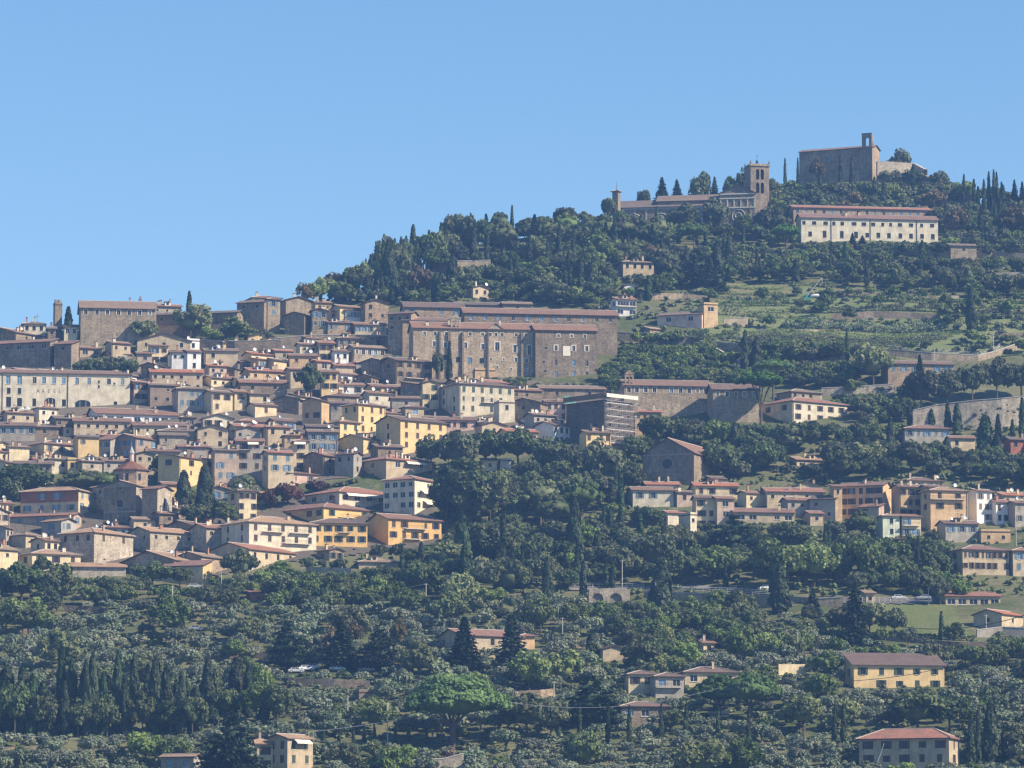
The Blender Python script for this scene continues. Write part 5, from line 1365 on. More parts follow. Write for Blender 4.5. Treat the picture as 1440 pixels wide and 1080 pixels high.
railing('white railing along the wall right of the bushy plane tree', [(1250, 491), (1320, 498), (1375, 501), (1402, 493), (1415, 478)], 1.4)

# ---- poles, lamps and wires
def pole(label, px, pt, pb, r=0.13, mat='pole', name='utility_pole', cat='utility pole', cross=False):
    x, y, z = hit(px, pb); s = depth_t(pb, y) / F; h = (pb - pt) * s
    o = thing(name, label, cat, (x, y, z))
    mb = MB(); mb.tube([(0, 0, -1.5), (0, 0, h)], [r, r * 0.75], 7); mb.build('post', M[mat], o)
    mb = MB()
    if cat == 'street lamp':
        mb.box(-0.5, 0.5, -0.25, 0.25, h, h + 0.18); mb.build('lamp_head', M['white'], o)
    else:
        mb.tube([(-0.5, 0, h - 0.4), (0.5, 0, h - 0.4)], 0.05, 4)
        for q in (-0.45, 0, 0.45): mb.tube([(q, 0, h - 0.4), (q, 0, h - 0.15)], 0.06, 5)
        mb.build('crossarm', M[mat], o)
    return (x, y, z + h - 0.2)
def wire(label, a, b, sag, mat='wire', r=0.05):
    n = 14; mb = MB(); P = []
    for i in range(n + 1):
        t = i / n
        P.append((a[0] + (b[0] - a[0]) * t - a[0], (b[1] - a[1]) * t, (b[2] - a[2]) * t - sag * 4 * t * (1 - t)))
    mb.tube(P, r, 4)
    o = mb.build('power_line', M[mat], None, a); tag(o, label, 'cable')
pa = pole('tall pale utility pole among the olives left of centre', 242, 824, 868)
pb_ = pole('pole beside the brick hut below town', 311, 804, 838)
pc = pole('pole standing in the bushes above the olive slope', 599, 820, 854)
pd = pole('left one of two close poles on the olive slope', 785, 853, 888)
pe = pole('right one of two close poles on the olive slope', 791, 868, 912)
pf = pole('pole in front of the spruce by the long farmhouse', 758, 912, 952)
pg = pole('pole right of the great umbrella pine', 779, 958, 1010)
ph = pole('pole left of the great umbrella pine', 545, 988, 1046, 0.16)
pi_ = pole('short pole beside the brick hut near the great pine', 489, 978, 1012)
pj = pole('pole left of the yellow farmhouse', 1122, 888, 932)
pk = pole('pole before the tall dark conifer near the lawn', 1195, 864, 902)
pl = pole('pole at the right edge near the curved road wall', 1387, 864, 890)
pm = pole('pole among trees left of the village', 875, 787, 826)
pn = pole('tall thin mast below the village', 1206, 762, 802, 0.16)
po = pole('pole in the vineyard by the tall cypress', 1366, 445, 467, 0.16)
pq = pole('pole above the white railing on the right', 1397, 470, 498, 0.14)
pr = pole('pole over the long low house in the trees', 1314, 489, 510, 0.12)
ps = pole('pole by the glazed hut right of the lawn', 1306, 826, 852)
pt_ = pole('pole beside the school like house roof', 1429, 742, 768)
pu = pole('slanting white mast in the shrubs below the yellow farmhouse', 1369, 978, 1002)
pv = pole('thin pole on the far right olive slope', 1068, 920, 946, 0.09)
lamp = pole('tall street lamp with white head in the wood below the village', 854, 770, 806, 0.11, 'pole', 'street_lamp', 'street lamp')
pole('street lamp in front of the wood above the convent roofs', 685, 372, 402, 0.12, 'pole', 'street_lamp', 'street lamp')
wire('long black cable crossing the right side olive slopes', pe, pk, 5, 'wired', 0.09)
wire('black cable sagging across the lawn to the right edge', pk, ray(1450, 862, pk[1] - 10), 4, 'wired', 0.09)
wire('pale cable sagging from the long farmhouse to the close poles', ray(752, 893, pe[1] + 5), (pe[0], pe[1], pe[2] - 4), 2.2)
wire('pale cable crossing in front of the cypress row and the great pine', ray(-20, 1030, ph[1] - 12), ray(700, 985, ph[1] - 6), 5, 'wire', 0.06)
wire('pale cable running right from the great pine', ray(700, 985, ph[1] - 6), ray(1010, 968, ph[1] + 10), 3, 'wire', 0.05)
wire('cable hanging over the bottom right villa', ray(1243, 1045, 1012), ray(1225, 1085, 1005), 1.0)
wire('black cable passing before the yellow farmhouse', ray(1080, 955, 1105), ray(1340, 936, 1100), 2.0, 'wired', 0.07)
wire('cable above the olive slope below the town', pb_, pc, 4)
wire('teal hose like cable among the olives', ray(770, 941, 1120), ray(835, 947, 1118), 0.6, 'teal', 0.08)

# ---- crane on the terraces
def crane():
    x, y, z = hit(1136, 421); s = depth_t(421, y) / F
    o = thing('crane', 'small teal crane with pale slanted boom on the terraces', 'crane', (x, y, z))
    mb = MB(); mb.box(-1.3, 0.8, -0.8, 0.8, -0.5, 0.8); mb.box(-0.9, 0.0, -0.7, 0.7, 0.803, 1.9); mb.build('base', M['teal'], o)
    bx, bz = 20 * s, 31 * s
    mb = MB(); mb.tube([(-0.3, 0, 1.2), (bx, 0, bz)], [0.22, 0.12], 6); mb.build('boom', M['pole'], o)
    mb = MB(); mb.tube([(bx, 0, bz), (bx + 0.1, 0, bz - 2.4)], 0.09, 4); mb.build('hook_line', M['pole'], o)
    x, y, z = hit(1145, 419)
    t = thing('tarpaulin', 'long white covered bundle lying right of the teal crane', 'tarpaulin', (x + 0.3, y - 1, z))
    mb = MB(); mb.tube([(-1.9, 0, 0.5), (-1.3, 0, 0.65), (0, 0, 0.7), (1.2, 0, 0.75), (1.9, 0, 0.5)], [0.35, 0.55, 0.6, 0.65, 0.35], 8); mb.build('cover', M['tarp'], t, smooth=True)
crane()

# ---- cars
def car_parts():
    mb = MB()
    prof = [(-2.05, 0.35), (-2.1, 0.75), (-1.95, 0.95), (-1.2, 1.0), (1.25, 0.98), (1.95, 0.85), (2.1, 0.6), (2.05, 0.35)]
    def ext(prof, w, m=0, w2=None):
        w2 = w2 or [w] * len(prof)
        n = len(prof); b = len(mb.V)
        for k, (x, z) in enumerate(prof): mb.V.append((x, -w2[k], z))
        for k, (x, z) in enumerate(prof): mb.V.append((x, w2[k], z))
        mb.F.append(tuple(b + i for i in range(n))); mb.M.append(m)
        mb.F.append(tuple(b + n + i for i in reversed(range(n)))); mb.M.append(m)
        for i in range(n):
            j = (i + 1) % n; mb.F.append((b + i, b + n + i, b + n + j, b + j)); mb.M.append(m)
    ext(prof, 0.85)
    body_top = [(-1.55, 1.0), (-1.25, 1.42), (0.35, 1.45), (1.05, 1.0)]
    ext(body_top, 0.8, 0, [0.8, 0.66, 0.66, 0.8])
    body = mb; mb = MB()
    for s in (-1, 1):
        y = [0.803 * s, 0.69 * s]
        q = [(-1.3, 0.8, 1.04), (-1.12, 0.69, 1.36), (-0.35, 0.685, 1.38), (-0.35, 0.8, 1.04)]
        q2 = [(-0.25, 0.8, 1.04), (-0.25, 0.685, 1.38), (0.3, 0.68, 1.38), (0.8, 0.8, 1.04)]
        for g in (q, q2):
            P = [(a, (b + 0.02) * s, c) for a, b, c in g]
            mb.face(P if s > 0 else P[::-1])
    mb.face([(1.08, -0.68, 1.02), (1.08, 0.68, 1.02), (0.42, 0.58, 1.42), (0.42, -0.58, 1.42)])
    mb.face([(-1.58, 0.68, 1.03), (-1.58, -0.68, 1.03), (-1.3, -0.58, 1.4), (-1.3, 0.58, 1.4)])
    wheel = MB(); wheel.disc((0, 0, 0), 0.33, 'y', 14, 0, 0.2); wheel.disc((0, 0, 0), 0.19, 'y', 10, 1, 0.24)
    lt = MB(); lt.box(-0.03, 0.03, -0.16, 0.16, -0.07, 0.07)
    return body, mb, wheel, lt
_b, _g, _w, _l = car_parts()
CARM = {}
_gm = _g.me('windows', [M['glass']]); _wm = _w.me('wheel', [M['tyre'], M['pole']]); _lm = _l.me('headlight', [M['white']])
def car(label, px, py, col, rz=0.0, z0=0.0, sc=1.0, grp='cars parked on the slope', gap=0.0):
    if col not in CARM: CARM[col] = _b.me('body', [flat('car_paint_' + str(len(CARM)), col, 0.3, 0.6)])
    x, y, z = hit(px, py); z = max(z, gz(x, y - 1.5), gz(x + 1.5, y), gz(x - 1.5, y)) + z0
    o = thing('parked_car', label, 'car', (x, y, z), rz, grp); o.scale = (sc, sc, sc)
    obj('body', CARM[col], o); obj('windows', _gm, o)
    for a in (-1.3, 1.3):
        for b in (-0.78, 0.78): obj('wheel', _wm, o, (a, b, 0.33))
    for b in (-0.6, 0.6): obj('headlight', _lm, o, (2.1, b, 0.68))
    FOOT.append((x, y, 3, x - 2, y - 1, 0, 4, 2)); PROT.append((px - 12, px + 12, py - 9, py, y))
car('silver car parked at the left end under the dark cedars', 416, 947, (0.5, 0.52, 0.55), 0.2)
car('white car with open look beside the silver one under the cedars', 430, 944, (0.7, 0.7, 0.72), 0.3)
car('white car nose to the right of the pair under the cedars', 442, 942, (0.6, 0.62, 0.66), -0.1)
car('pale blue car half hidden behind the round bush', 475, 944, (0.5, 0.58, 0.7), 0.0)
car('light silver car parked at the right end of the cedar row', 516, 945, (0.55, 0.58, 0.62), pi)
car('grey car hidden among the olives left of centre', 276, 887, (0.3, 0.33, 0.38), 0.1)
car('white car on the road behind the fence above the lawn', 1264, 844, (0.75, 0.75, 0.75), 0.1)
car('second white car on the road nearer the kiosk end of the fence', 1299, 844, (0.7, 0.72, 0.75), pi)
car('white van on the bend beside the big cypress', 1079, 833, (0.78, 0.78, 0.78), 0.3, 0.3, 1.25)
car('small silver car below the town by the yellow end wall', 274, 828, (0.6, 0.6, 0.6), 0.1)
car('dark car in front of the large bottom right villa', 1262, 1076, (0.6, 0.6, 0.62), 0.0)
# ------------------------------------------------------------------ foliage
LM = {
    'holm': leafmat('evergreen_oak_leaves', (0.055, 0.078, 0.030), (0.128, 0.155, 0.060)),
    'broad': leafmat('broad_leaves', (0.088, 0.118, 0.038), (0.175, 0.205, 0.075), 0.28),
    'light': leafmat('pale_green_leaves', (0.135, 0.18, 0.05), (0.24, 0.285, 0.095), 0.3),
    'olive': leafmat('olive_leaves', (0.150, 0.178, 0.105), (0.205, 0.232, 0.145), 0.2),
    'cyp': leafmat('cypress_foliage', (0.024, 0.042, 0.018), (0.056, 0.084, 0.032), 0.1),
    'pine': leafmat('umbrella_pine_needles', (0.055, 0.118, 0.022), (0.10, 0.19, 0.035), 0.25, 0.006),
    'pineg': leafmat('bright_pine_needles', (0.068, 0.145, 0.025), (0.13, 0.24, 0.042), 0.3, 0.005),
    'con': leafmat('dark_conifer_needles', (0.020, 0.040, 0.020), (0.042, 0.070, 0.034), 0.12),
    'autumn': leafmat('browning_leaves', (0.11, 0.085, 0.04), (0.18, 0.13, 0.06), 0.25),
    'red': leafmat('dark_red_leaves', (0.085, 0.035, 0.03), (0.13, 0.055, 0.04), 0.2),
    'vine': leafmat('vine_leaves', (0.14, 0.20, 0.045), (0.23, 0.29, 0.08), 0.3),
    'hedge': leafmat('hedge_leaves', (0.085, 0.115, 0.04), (0.16, 0.19, 0.075), 0.2),
}

_mm = {}
LCOL = {'tall': ((0.055, 0.078, 0.030), (0.128, 0.155, 0.060)), 'holm': ((0.055, 0.078, 0.030), (0.128, 0.155, 0.060)), 'broad': ((0.088, 0.118, 0.038), (0.175, 0.205, 0.075)), 'light': ((0.135, 0.18, 0.05), (0.24, 0.285, 0.095)),
        'olive': ((0.150, 0.178, 0.105), (0.205, 0.232, 0.145)), 'shrub': ((0.088, 0.118, 0.038), (0.175, 0.205, 0.075)), 'autumn': ((0.11, 0.085, 0.04), (0.18, 0.13, 0.06))}
def MASSM(kd, v):
    k = ('broad' if kd == 'shrub' else kd, v)
    if k not in _mm:
        f = (0.78, 1.0, 1.25)[v]; g = (1.0, 0.94, 1.06)[v]; a, b = LCOL[k[0]]
        _mm[k] = leafmat('far_%s_leaves_%s' % (k[0], 'abc'[v]), (a[0] * f * g, a[1] * f, a[2] * f), (b[0] * f * g, b[1] * f, b[2] * f))
    return _mm[k]

def quads(C, Nm, size, rng, asp=1.0, tan=None):
    """leaf-clump quads at C facing Nm"""
    n = len(C)
    Nm = Nm / (np.linalg.norm(Nm, axis=1, keepdims=True) + 1e-9)
    r = rng.normal(size=(n, 3)) if tan is None else tan
    T = r - (r * Nm).sum(1, keepdims=True) * Nm
    T /= (np.linalg.norm(T, axis=1, keepdims=True) + 1e-9)
    B = np.cross(Nm, T)
    s = (size * rng.uniform(0.6, 1.35, (n, 1))) / 2
    T = T * s * asp; B = B * s
    j = lambda: 1 + rng.uniform(-0.3, 0.3, (n, 1))
    V = np.stack([C - T * j() - B * j(), C + T * j() - B * j(), C + T * j() + B * j(), C - T * j() + B * j()], 1).reshape(-1, 3)
    Q = np.arange(4 * n).reshape(-1, 4)
    return V, Q

def blob(c, r, nu=8, nv=6, rng=None, jit=0.12):  # hidden core added inside crowns to block light and darken the interior
    V = []; Q = []
    for i in range(nv + 1):
        ph = pi * i / nv
        for k in range(nu):
            t = 2 * pi * k / nu; q = 1 + (rng.uniform(-jit, jit) if rng is not None and 0 < i < nv else 0)
            V.append((c[0] + r[0] * q * sin(ph) * cos(t), c[1] + r[1] * q * sin(ph) * sin(t), c[2] + r[2] * q * cos(ph)))
    for i in range(nv):
        for k in range(nu):
            k2 = (k + 1) % nu
            Q.append((i * nu + k, i * nu + k2, (i + 1) * nu + k2, (i + 1) * nu + k))
    return np.array(V), np.array(Q)

def cat(parts):
    V = []; Q = []; b = 0
    for v, q in parts:
        V.append(v); Q.append(q + b); b += len(v)
    return np.concatenate(V), np.concatenate(Q)

def usphere(n, rng):
    v = rng.normal(size=(n, 3)); return v / np.linalg.norm(v, axis=1, keepdims=True)

def clumpy(cl, per, size, rng, up=0.25, jit=0.55, flat_=0.8):
    """cl: list of (centre, radius)"""
    parts = []
    for c, r in cl:
        n = int(per * rng.uniform(0.8, 1.2))
        d = usphere(n, rng)
        rad = r * rng.uniform(0.75, 1.08, (n, 1))
        C = np.array(c) + d * rad * np.array([1, 1, flat_])
        parts.append(quads(C, d + rng.normal(size=(n, 3)) * jit + np.array([0, 0, up]), size, rng))
    return parts

# every generator returns (V, Q) of a crown with unit-free metres, nominal size noted
def crown_round(seed, R=4.0, H=6.5, z0=1.2, ncl=34, per=46, size=0.62, irregular=0.18):
    if size > 0.55 and size < 0.7: per = int(per * 1.5); size *= 0.78
    rng = np.random.default_rng(seed); cl = []
    lob = rng.normal(size=(5, 3)); lob /= np.linalg.norm(lob, axis=1, keepdims=True)
    zc = z0 + H / 2
    for i in range(ncl):
        d = usphere(1, rng)[0]
        if d[2] < -0.35: d[2] *= -0.6
        k = 1 + irregular * max(float((lob @ d).max()) - 0.55, -0.4) * 2
        q = rng.uniform(0.62, 0.86) * k
        cl.append(((d[0] * R * q, d[1] * R * q, zc + d[2] * H / 2 * q), R * rng.uniform(0.22, 0.36)))
    parts = clumpy(cl, per, size, rng)
    parts.append(blob((0, 0, zc), (R * 0.52, R * 0.52, H * 0.26), 10, 7, rng, 0.2))
    return cat(parts)

def crown_cyp(seed, H=13.0, R=1.15, n=900, size=0.5, taper=0.55):
    rng = np.random.default_rng(seed)
    z = rng.uniform(0.02, 1, n) ** 0.9
    prof = lambda t: R * np.clip(t / 0.16, 0.35, 1) ** 0.6 * np.clip(1 - t, 0.0, 1) ** taper
    th = rng.uniform(0, 2 * pi, n)
    w = 1 + 0.16 * np.sin(3 * th + 9 * z + seed) + 0.1 * np.sin(23 * z + 2 * th)
    r = prof(z) * w * rng.uniform(0.8, 1.05, n)
    C = np.stack([r * np.cos(th), r * np.sin(th), 0.4 + z * H], 1)
    Nm = np.stack([np.cos(th), np.sin(th), 0.15 + 0 * th], 1) + rng.normal(size=(n, 3)) * 0.35
    tan_ = np.stack([0.15 * rng.normal(size=n), 0.15 * rng.normal(size=n), np.ones(n)], 1)
    V, Q = quads(C, Nm, size, rng, 1.8, tan_)
    bz = np.linspace(0, 1, 9); nu = 7; VV = []; QQ = []
    for i, t in enumerate(bz):
        rr = float(prof(np.array([t]))[0]) * 0.82
        for k in range(nu): VV.append((rr * cos(2 * pi * k / nu), rr * sin(2 * pi * k / nu), 0.35 + t * H * 0.97))
    for i in range(8):
        for k in range(nu):
            k2 = (k + 1) % nu; QQ.append((i * nu + k, i * nu + k2, (i + 1) * nu + k2, (i + 1) * nu + k))
    return cat([(V, Q), (np.array(VV), np.array(QQ))])

def crown_pine(seed, R=7.0, H=4.2, z0=7.0, ncl=70, per=60, size=0.5):
    rng = np.random.default_rng(seed); cl = []
    for i in range(ncl):
        r = R * sqrt(rng.uniform(0, 1)); t = rng.uniform(0, 2 * pi)
        top = H * (1 - (r / R) ** 2.2) * 0.85
        zz = z0 + max(top - rng.uniform(0, 1.1), -0.1) + rng.normal() * 0.15
        q = 1 + 0.12 * sin(3 * t + seed)
        cl.append(((r * q * cos(t), r * q * sin(t), zz), R * rng.uniform(0.11, 0.18)))
    parts = clumpy(cl, per, size, rng, 0.5, 0.4, 0.5)
    parts.append(blob((0, 0, z0 + H * 0.15), (R * 0.86, R * 0.86, H * 0.42), 14, 6, rng, 0.08))
    return cat(parts)

def crown_conifer(seed, H=14.0, R=3.9, tiers=17, size=0.5, droop=0.32):
    rng = np.random.default_rng(seed); parts = []
    for k in range(tiers):
        f = k / (tiers - 1); z = 1.6 + f * (H - 1.9)
        r = R * (1 - f) ** 0.85 + 0.25
        nb = int(8 + 8 * (1 - f))
        for b in range(nb):
            t = 2 * pi * (b + rng.uniform(-0.3, 0.3)) / nb + k
            L = r * rng.uniform(0.7, 1.15); n = int(7 + L * 7)
            q = rng.uniform(0.1, 1, n)
            side = rng.normal(size=n) * 0.16 * L * (1.1 - q)
            C = np.stack([L * q * cos(t) - side * sin(t), L * q * sin(t) + side * cos(t), z - droop * L * q ** 1.5 + rng.normal(size=n) * 0.12], 1)
            Nm = np.tile(np.array([0.25 * cos(t), 0.25 * sin(t), 1.0]), (n, 1)) + rng.normal(size=(n, 3)) * 0.4
            parts.append(quads(C, Nm, size, rng))
    n = 420; z = rng.uniform(0, 1, n); th = rng.uniform(0, 2 * pi, n); rr = (R * 0.42 * (1 - z) ** 0.85 + 0.1)
    parts.append(quads(np.stack([rr * np.cos(th), rr * np.sin(th), 1.3 + z * (H - 1.6)], 1), np.stack([np.cos(th), np.sin(th), 0 * th], 1) + rng.normal(size=(n, 3)) * 0.3, size * 1.2, rng))
    return cat(parts)

def crown_cedar(seed, H=12, R=6.5, size=0.55):
    """broad cedar with flat plates of foliage"""
    rng = np.random.default_rng(seed); parts = []
    for k in range(9):
        f = k / 8; z = 2.2 + f * (H - 2.6); r = R * (1 - f ** 1.6 * 0.82)
        for b in range(int(6 + 4 * (1 - f))):
            t = rng.uniform(0, 2 * pi); L = r * rng.uniform(0.45, 1.0); pw = r * rng.uniform(0.22, 0.34)
            n = int(70 * pw / 1.5)
            d = rng.normal(size=(n, 3)) * np.array([pw * 0.55, pw * 0.55, 0.16])
            C = d + np.array([L * cos(t), L * sin(t), z + rng.uniform(-0.4, 0.4)])
            Nm = rng.normal(size=(n, 3)) * 0.45 + np.array([0, 0, 1.0])
            parts.append(quads(C, Nm, size, rng))
    parts.append(blob((0, 0, H * 0.42), (R * 0.45, R * 0.45, H * 0.36), 9, 6, rng, 0.2))
    return cat(parts)

def crown_olive(seed, R=2.3, H=3.2, z0=1.1, ncl=22, per=62, size=0.29):
    rng = np.random.default_rng(seed); cl = []
    for i in range(ncl):
        d = usphere(1, rng)[0]; d[2] = abs(d[2]) * 0.9 - 0.25; q = rng.uniform(0.5, 0.95)
        cl.append(((d[0] * R * q, d[1] * R * q, z0 + H * 0.42 + d[2] * H * 0.5 * q), R * rng.uniform(0.26, 0.42)))
    parts = clumpy(cl, per, size, rng, 0.35, 0.55, 0.9)
    parts.append(blob((0, 0, z0 + H * 0.42), (R * 0.42, R * 0.42, H * 0.22), 7, 5, rng, 0.2))
    return cat(parts)

def trunk_me(name, mat, limbs, n=6):
    mb = MB()
    for pts, rad in limbs: mb.tube(pts, rad, n)
    return mb.me(name, [mat])

def simple_trunk(seed, h, r, mat, z1):
    rng = random.Random(seed); L = [([(0, 0, -1.2), (0.1, 0, h * 0.5), (0, 0.1, h)], [r, r * 0.8, r * 0.6])]
    for k in range(4):
        t = k * 1.6 + rng.random(); L.append(([(0, 0, h * 0.8), (cos(t) * 1.0, sin(t) * 1.0, h + (z1 - h) * 0.4), (cos(t) * 1.7, sin(t) * 1.7, z1)], [r * 0.55, r * 0.35, r * 0.12]))
    return trunk_me('trunk', mat, L)

KT = {}   # kind -> dict(names, crowns, trunk, nominal height, nominal width)
def reg(kind, name, cat_, mats, gens, trunk, Hn, Wn, phrase):
    KT[kind] = dict(name=name, cat=cat_, crowns=[mesh_q('crown', *g, [LM[mats]]) for g in gens], trunk=trunk, H=Hn, W=Wn, phrase=phrase)
rg = crown_round
reg('holm', 'holm_oak', 'oak tree', 'holm', [rg(s, 4.2, 6.8, 1.3, 36, 48, 0.6, 0.2) for s in range(1, 7)], simple_trunk(1, 3.2, 0.28, M['bark'], 5.5), 8.1, 8.6, 'dark evergreen oak')
reg('broad', 'broadleaf_tree', 'tree', 'broad', [rg(s, 4.0, 6.6, 1.5, 28, 50, 0.62, 0.3) for s in range(11, 17)], simple_trunk(2, 3.0, 0.25, M['bark'], 5.5), 8.1, 8.3, 'mid green leafy tree')
reg('tall', 'broadleaf_tree', 'tree', 'holm', [rg(s, 4.0, 12.5, 1.2, 60, 52, 0.65, 0.25) for s in range(21, 24)], simple_trunk(3, 5, 0.4, M['bark'], 9), 13.9, 8.6, 'towering dark leafy tree')
reg('light', 'broadleaf_tree', 'tree', 'light', [rg(s, 4.0, 6.6, 1.4, 26, 50, 0.62, 0.35) for s in range(31, 34)], simple_trunk(4, 3.0, 0.22, M['bark'], 5.5), 8.1, 8.3, 'pale green leafy tree')
reg('autumn', 'broadleaf_tree', 'tree', 'autumn', [rg(s, 4.0, 6.4, 1.4, 24, 44, 0.55, 0.35) for s in range(41, 43)], simple_trunk(5, 3.0, 0.2, M['bark'], 5.5), 8.0, 8.3, 'browning leafy tree')
reg('red', 'red_leaved_shrub', 'shrub', 'red', [rg(s, 3.0, 4.4, 0.2, 22, 44, 0.5, 0.2) for s in range(51, 53)], simple_trunk(6, 1.6, 0.12, M['bark'], 3.0), 4.6, 6.2, 'dark red leaved bush')
reg('shrub', 'shrub', 'shrub', 'broad', [rg(s, 1.9, 2.5, -0.2, 12, 34, 0.5, 0.3) for s in range(61, 65)], simple_trunk(7, 0.9, 0.08, M['bark'], 1.6), 2.5, 3.9, 'leafy green shrub')
reg('cyp', 'cypress_tree', 'cypress', 'cyp', [crown_cyp(s) for s in range(1, 6)], trunk_me('trunk', M['bark'], [([(0, 0, -1.2), (0, 0, 3)], [0.25, 0.18])]), 13.4, 2.5, 'dark slender cypress')
reg('cypfat', 'cypress_tree', 'cypress', 'cyp', [crown_cyp(s, 13.0, 2.4, 1500, 0.55, 0.42) for s in range(6, 9)], trunk_me('trunk', M['bark'], [([(0, 0, -1.2), (0, 0, 3)], [0.35, 0.22])]), 13.4, 5.0, 'broad dark cypress')
reg('olive', 'olive_tree', 'olive tree', 'olive', [crown_olive(s) for s in range(1, 8)], trunk_me('trunk', M['barko'], [([(0, 0, -0.8), (0.1, 0.05, 0.9), (-0.5, 0.1, 2.2)], [0.22, 0.16, 0.06]), ([(0.1, 0.05, 0.8), (0.6, -0.2, 2.2)], [0.13, 0.05]), ([(0, 0, 0.7), (0.1, 0.6, 2.0)], [0.12, 0.05])], 5), 4.1, 4.9, 'silvery olive tree')
reg('con', 'conifer_tree', 'conifer', 'con', [crown_conifer(s) for s in range(1, 4)], trunk_me('trunk', M['bark'], [([(0, 0, -1.2), (0, 0, 12.5)], [0.32, 0.06])]), 14.4, 7.2, 'dark conifer')
reg('cedar', 'cedar_tree', 'cedar', 'con', [crown_cedar(s) for s in range(1, 4)], trunk_me('trunk', M['bark'], [([(0, 0, -1.2), (0, 0, 9)], [0.45, 0.1])]), 12.2, 12.4, 'spreading dark cedar')
def pine_trunk(R, z0, seed):
    rng = random.Random(seed); L = [([(0, 0, -1.5), (0.15, 0, z0 * 0.25), (0.05, 0, z0 * 0.5)], [0.55, 0.42, 0.36])]
    for k in range(7):
        t = 2 * pi * k / 7 + rng.uniform(-0.3, 0.3); q = rng.uniform(0.45, 0.75)
        L.append(([(0.05, 0, z0 * rng.uniform(0.36, 0.5)), (cos(t) * R * q * 0.45, sin(t) * R * q * 0.45, z0 * 0.8), (cos(t) * R * q, sin(t) * R * q, z0 * 1.08)], [0.24, 0.16, 0.07]))
    return trunk_me('trunk', M['barkp'], L)
reg('pine', 'umbrella_pine', 'pine tree', 'pine', [crown_pine(s, 7.0, 3.4, 7.9) for s in range(1, 4)], pine_trunk(7, 7.9, 1), 11.0, 14.4, 'umbrella pine')
reg('dpine', 'umbrella_pine', 'pine tree', 'broad', [crown_pine(s, 7, 5.0, 5.5, 60) for s in range(4, 7)], pine_trunk(7, 5.5, 2), 10.4, 14.4, 'dark topped umbrella pine')
KT['hpine'] = dict(KT['pine']); KT['hpine']['crowns'] = [mesh_q('crown', *crown_pine(7, 7.0, 3.2, 14.2, 90, 70, 0.42), [LM['pineg']])]
KT['hpine']['trunk'] = pine_trunk(7, 14.2, 8); KT['hpine']['H'] = 17.6
KT['tpine'] = dict(KT['pine']); KT['tpine']['crowns'] = [mesh_q('crown', *crown_pine(8, 7.0, 4.6, 5.6, 120, 70, 0.42), [LM['pineg']])]
KT['tpine']['trunk'] = pine_trunk(7, 5.6, 6); KT['tpine']['H'] = 10.2
# the single greatest pine: higher resolution crown
KT['gpine'] = dict(KT['pine']); KT['gpine']['crowns'] = [mesh_q('crown', *crown_pine(9, 7.0, 5.0, 6.3, 260, 80, 0.34), [LM['pineg']])]
KT['gpine']['trunk'] = pine_trunk(7, 6.3, 5); KT['gpine']['H'] = 10.6

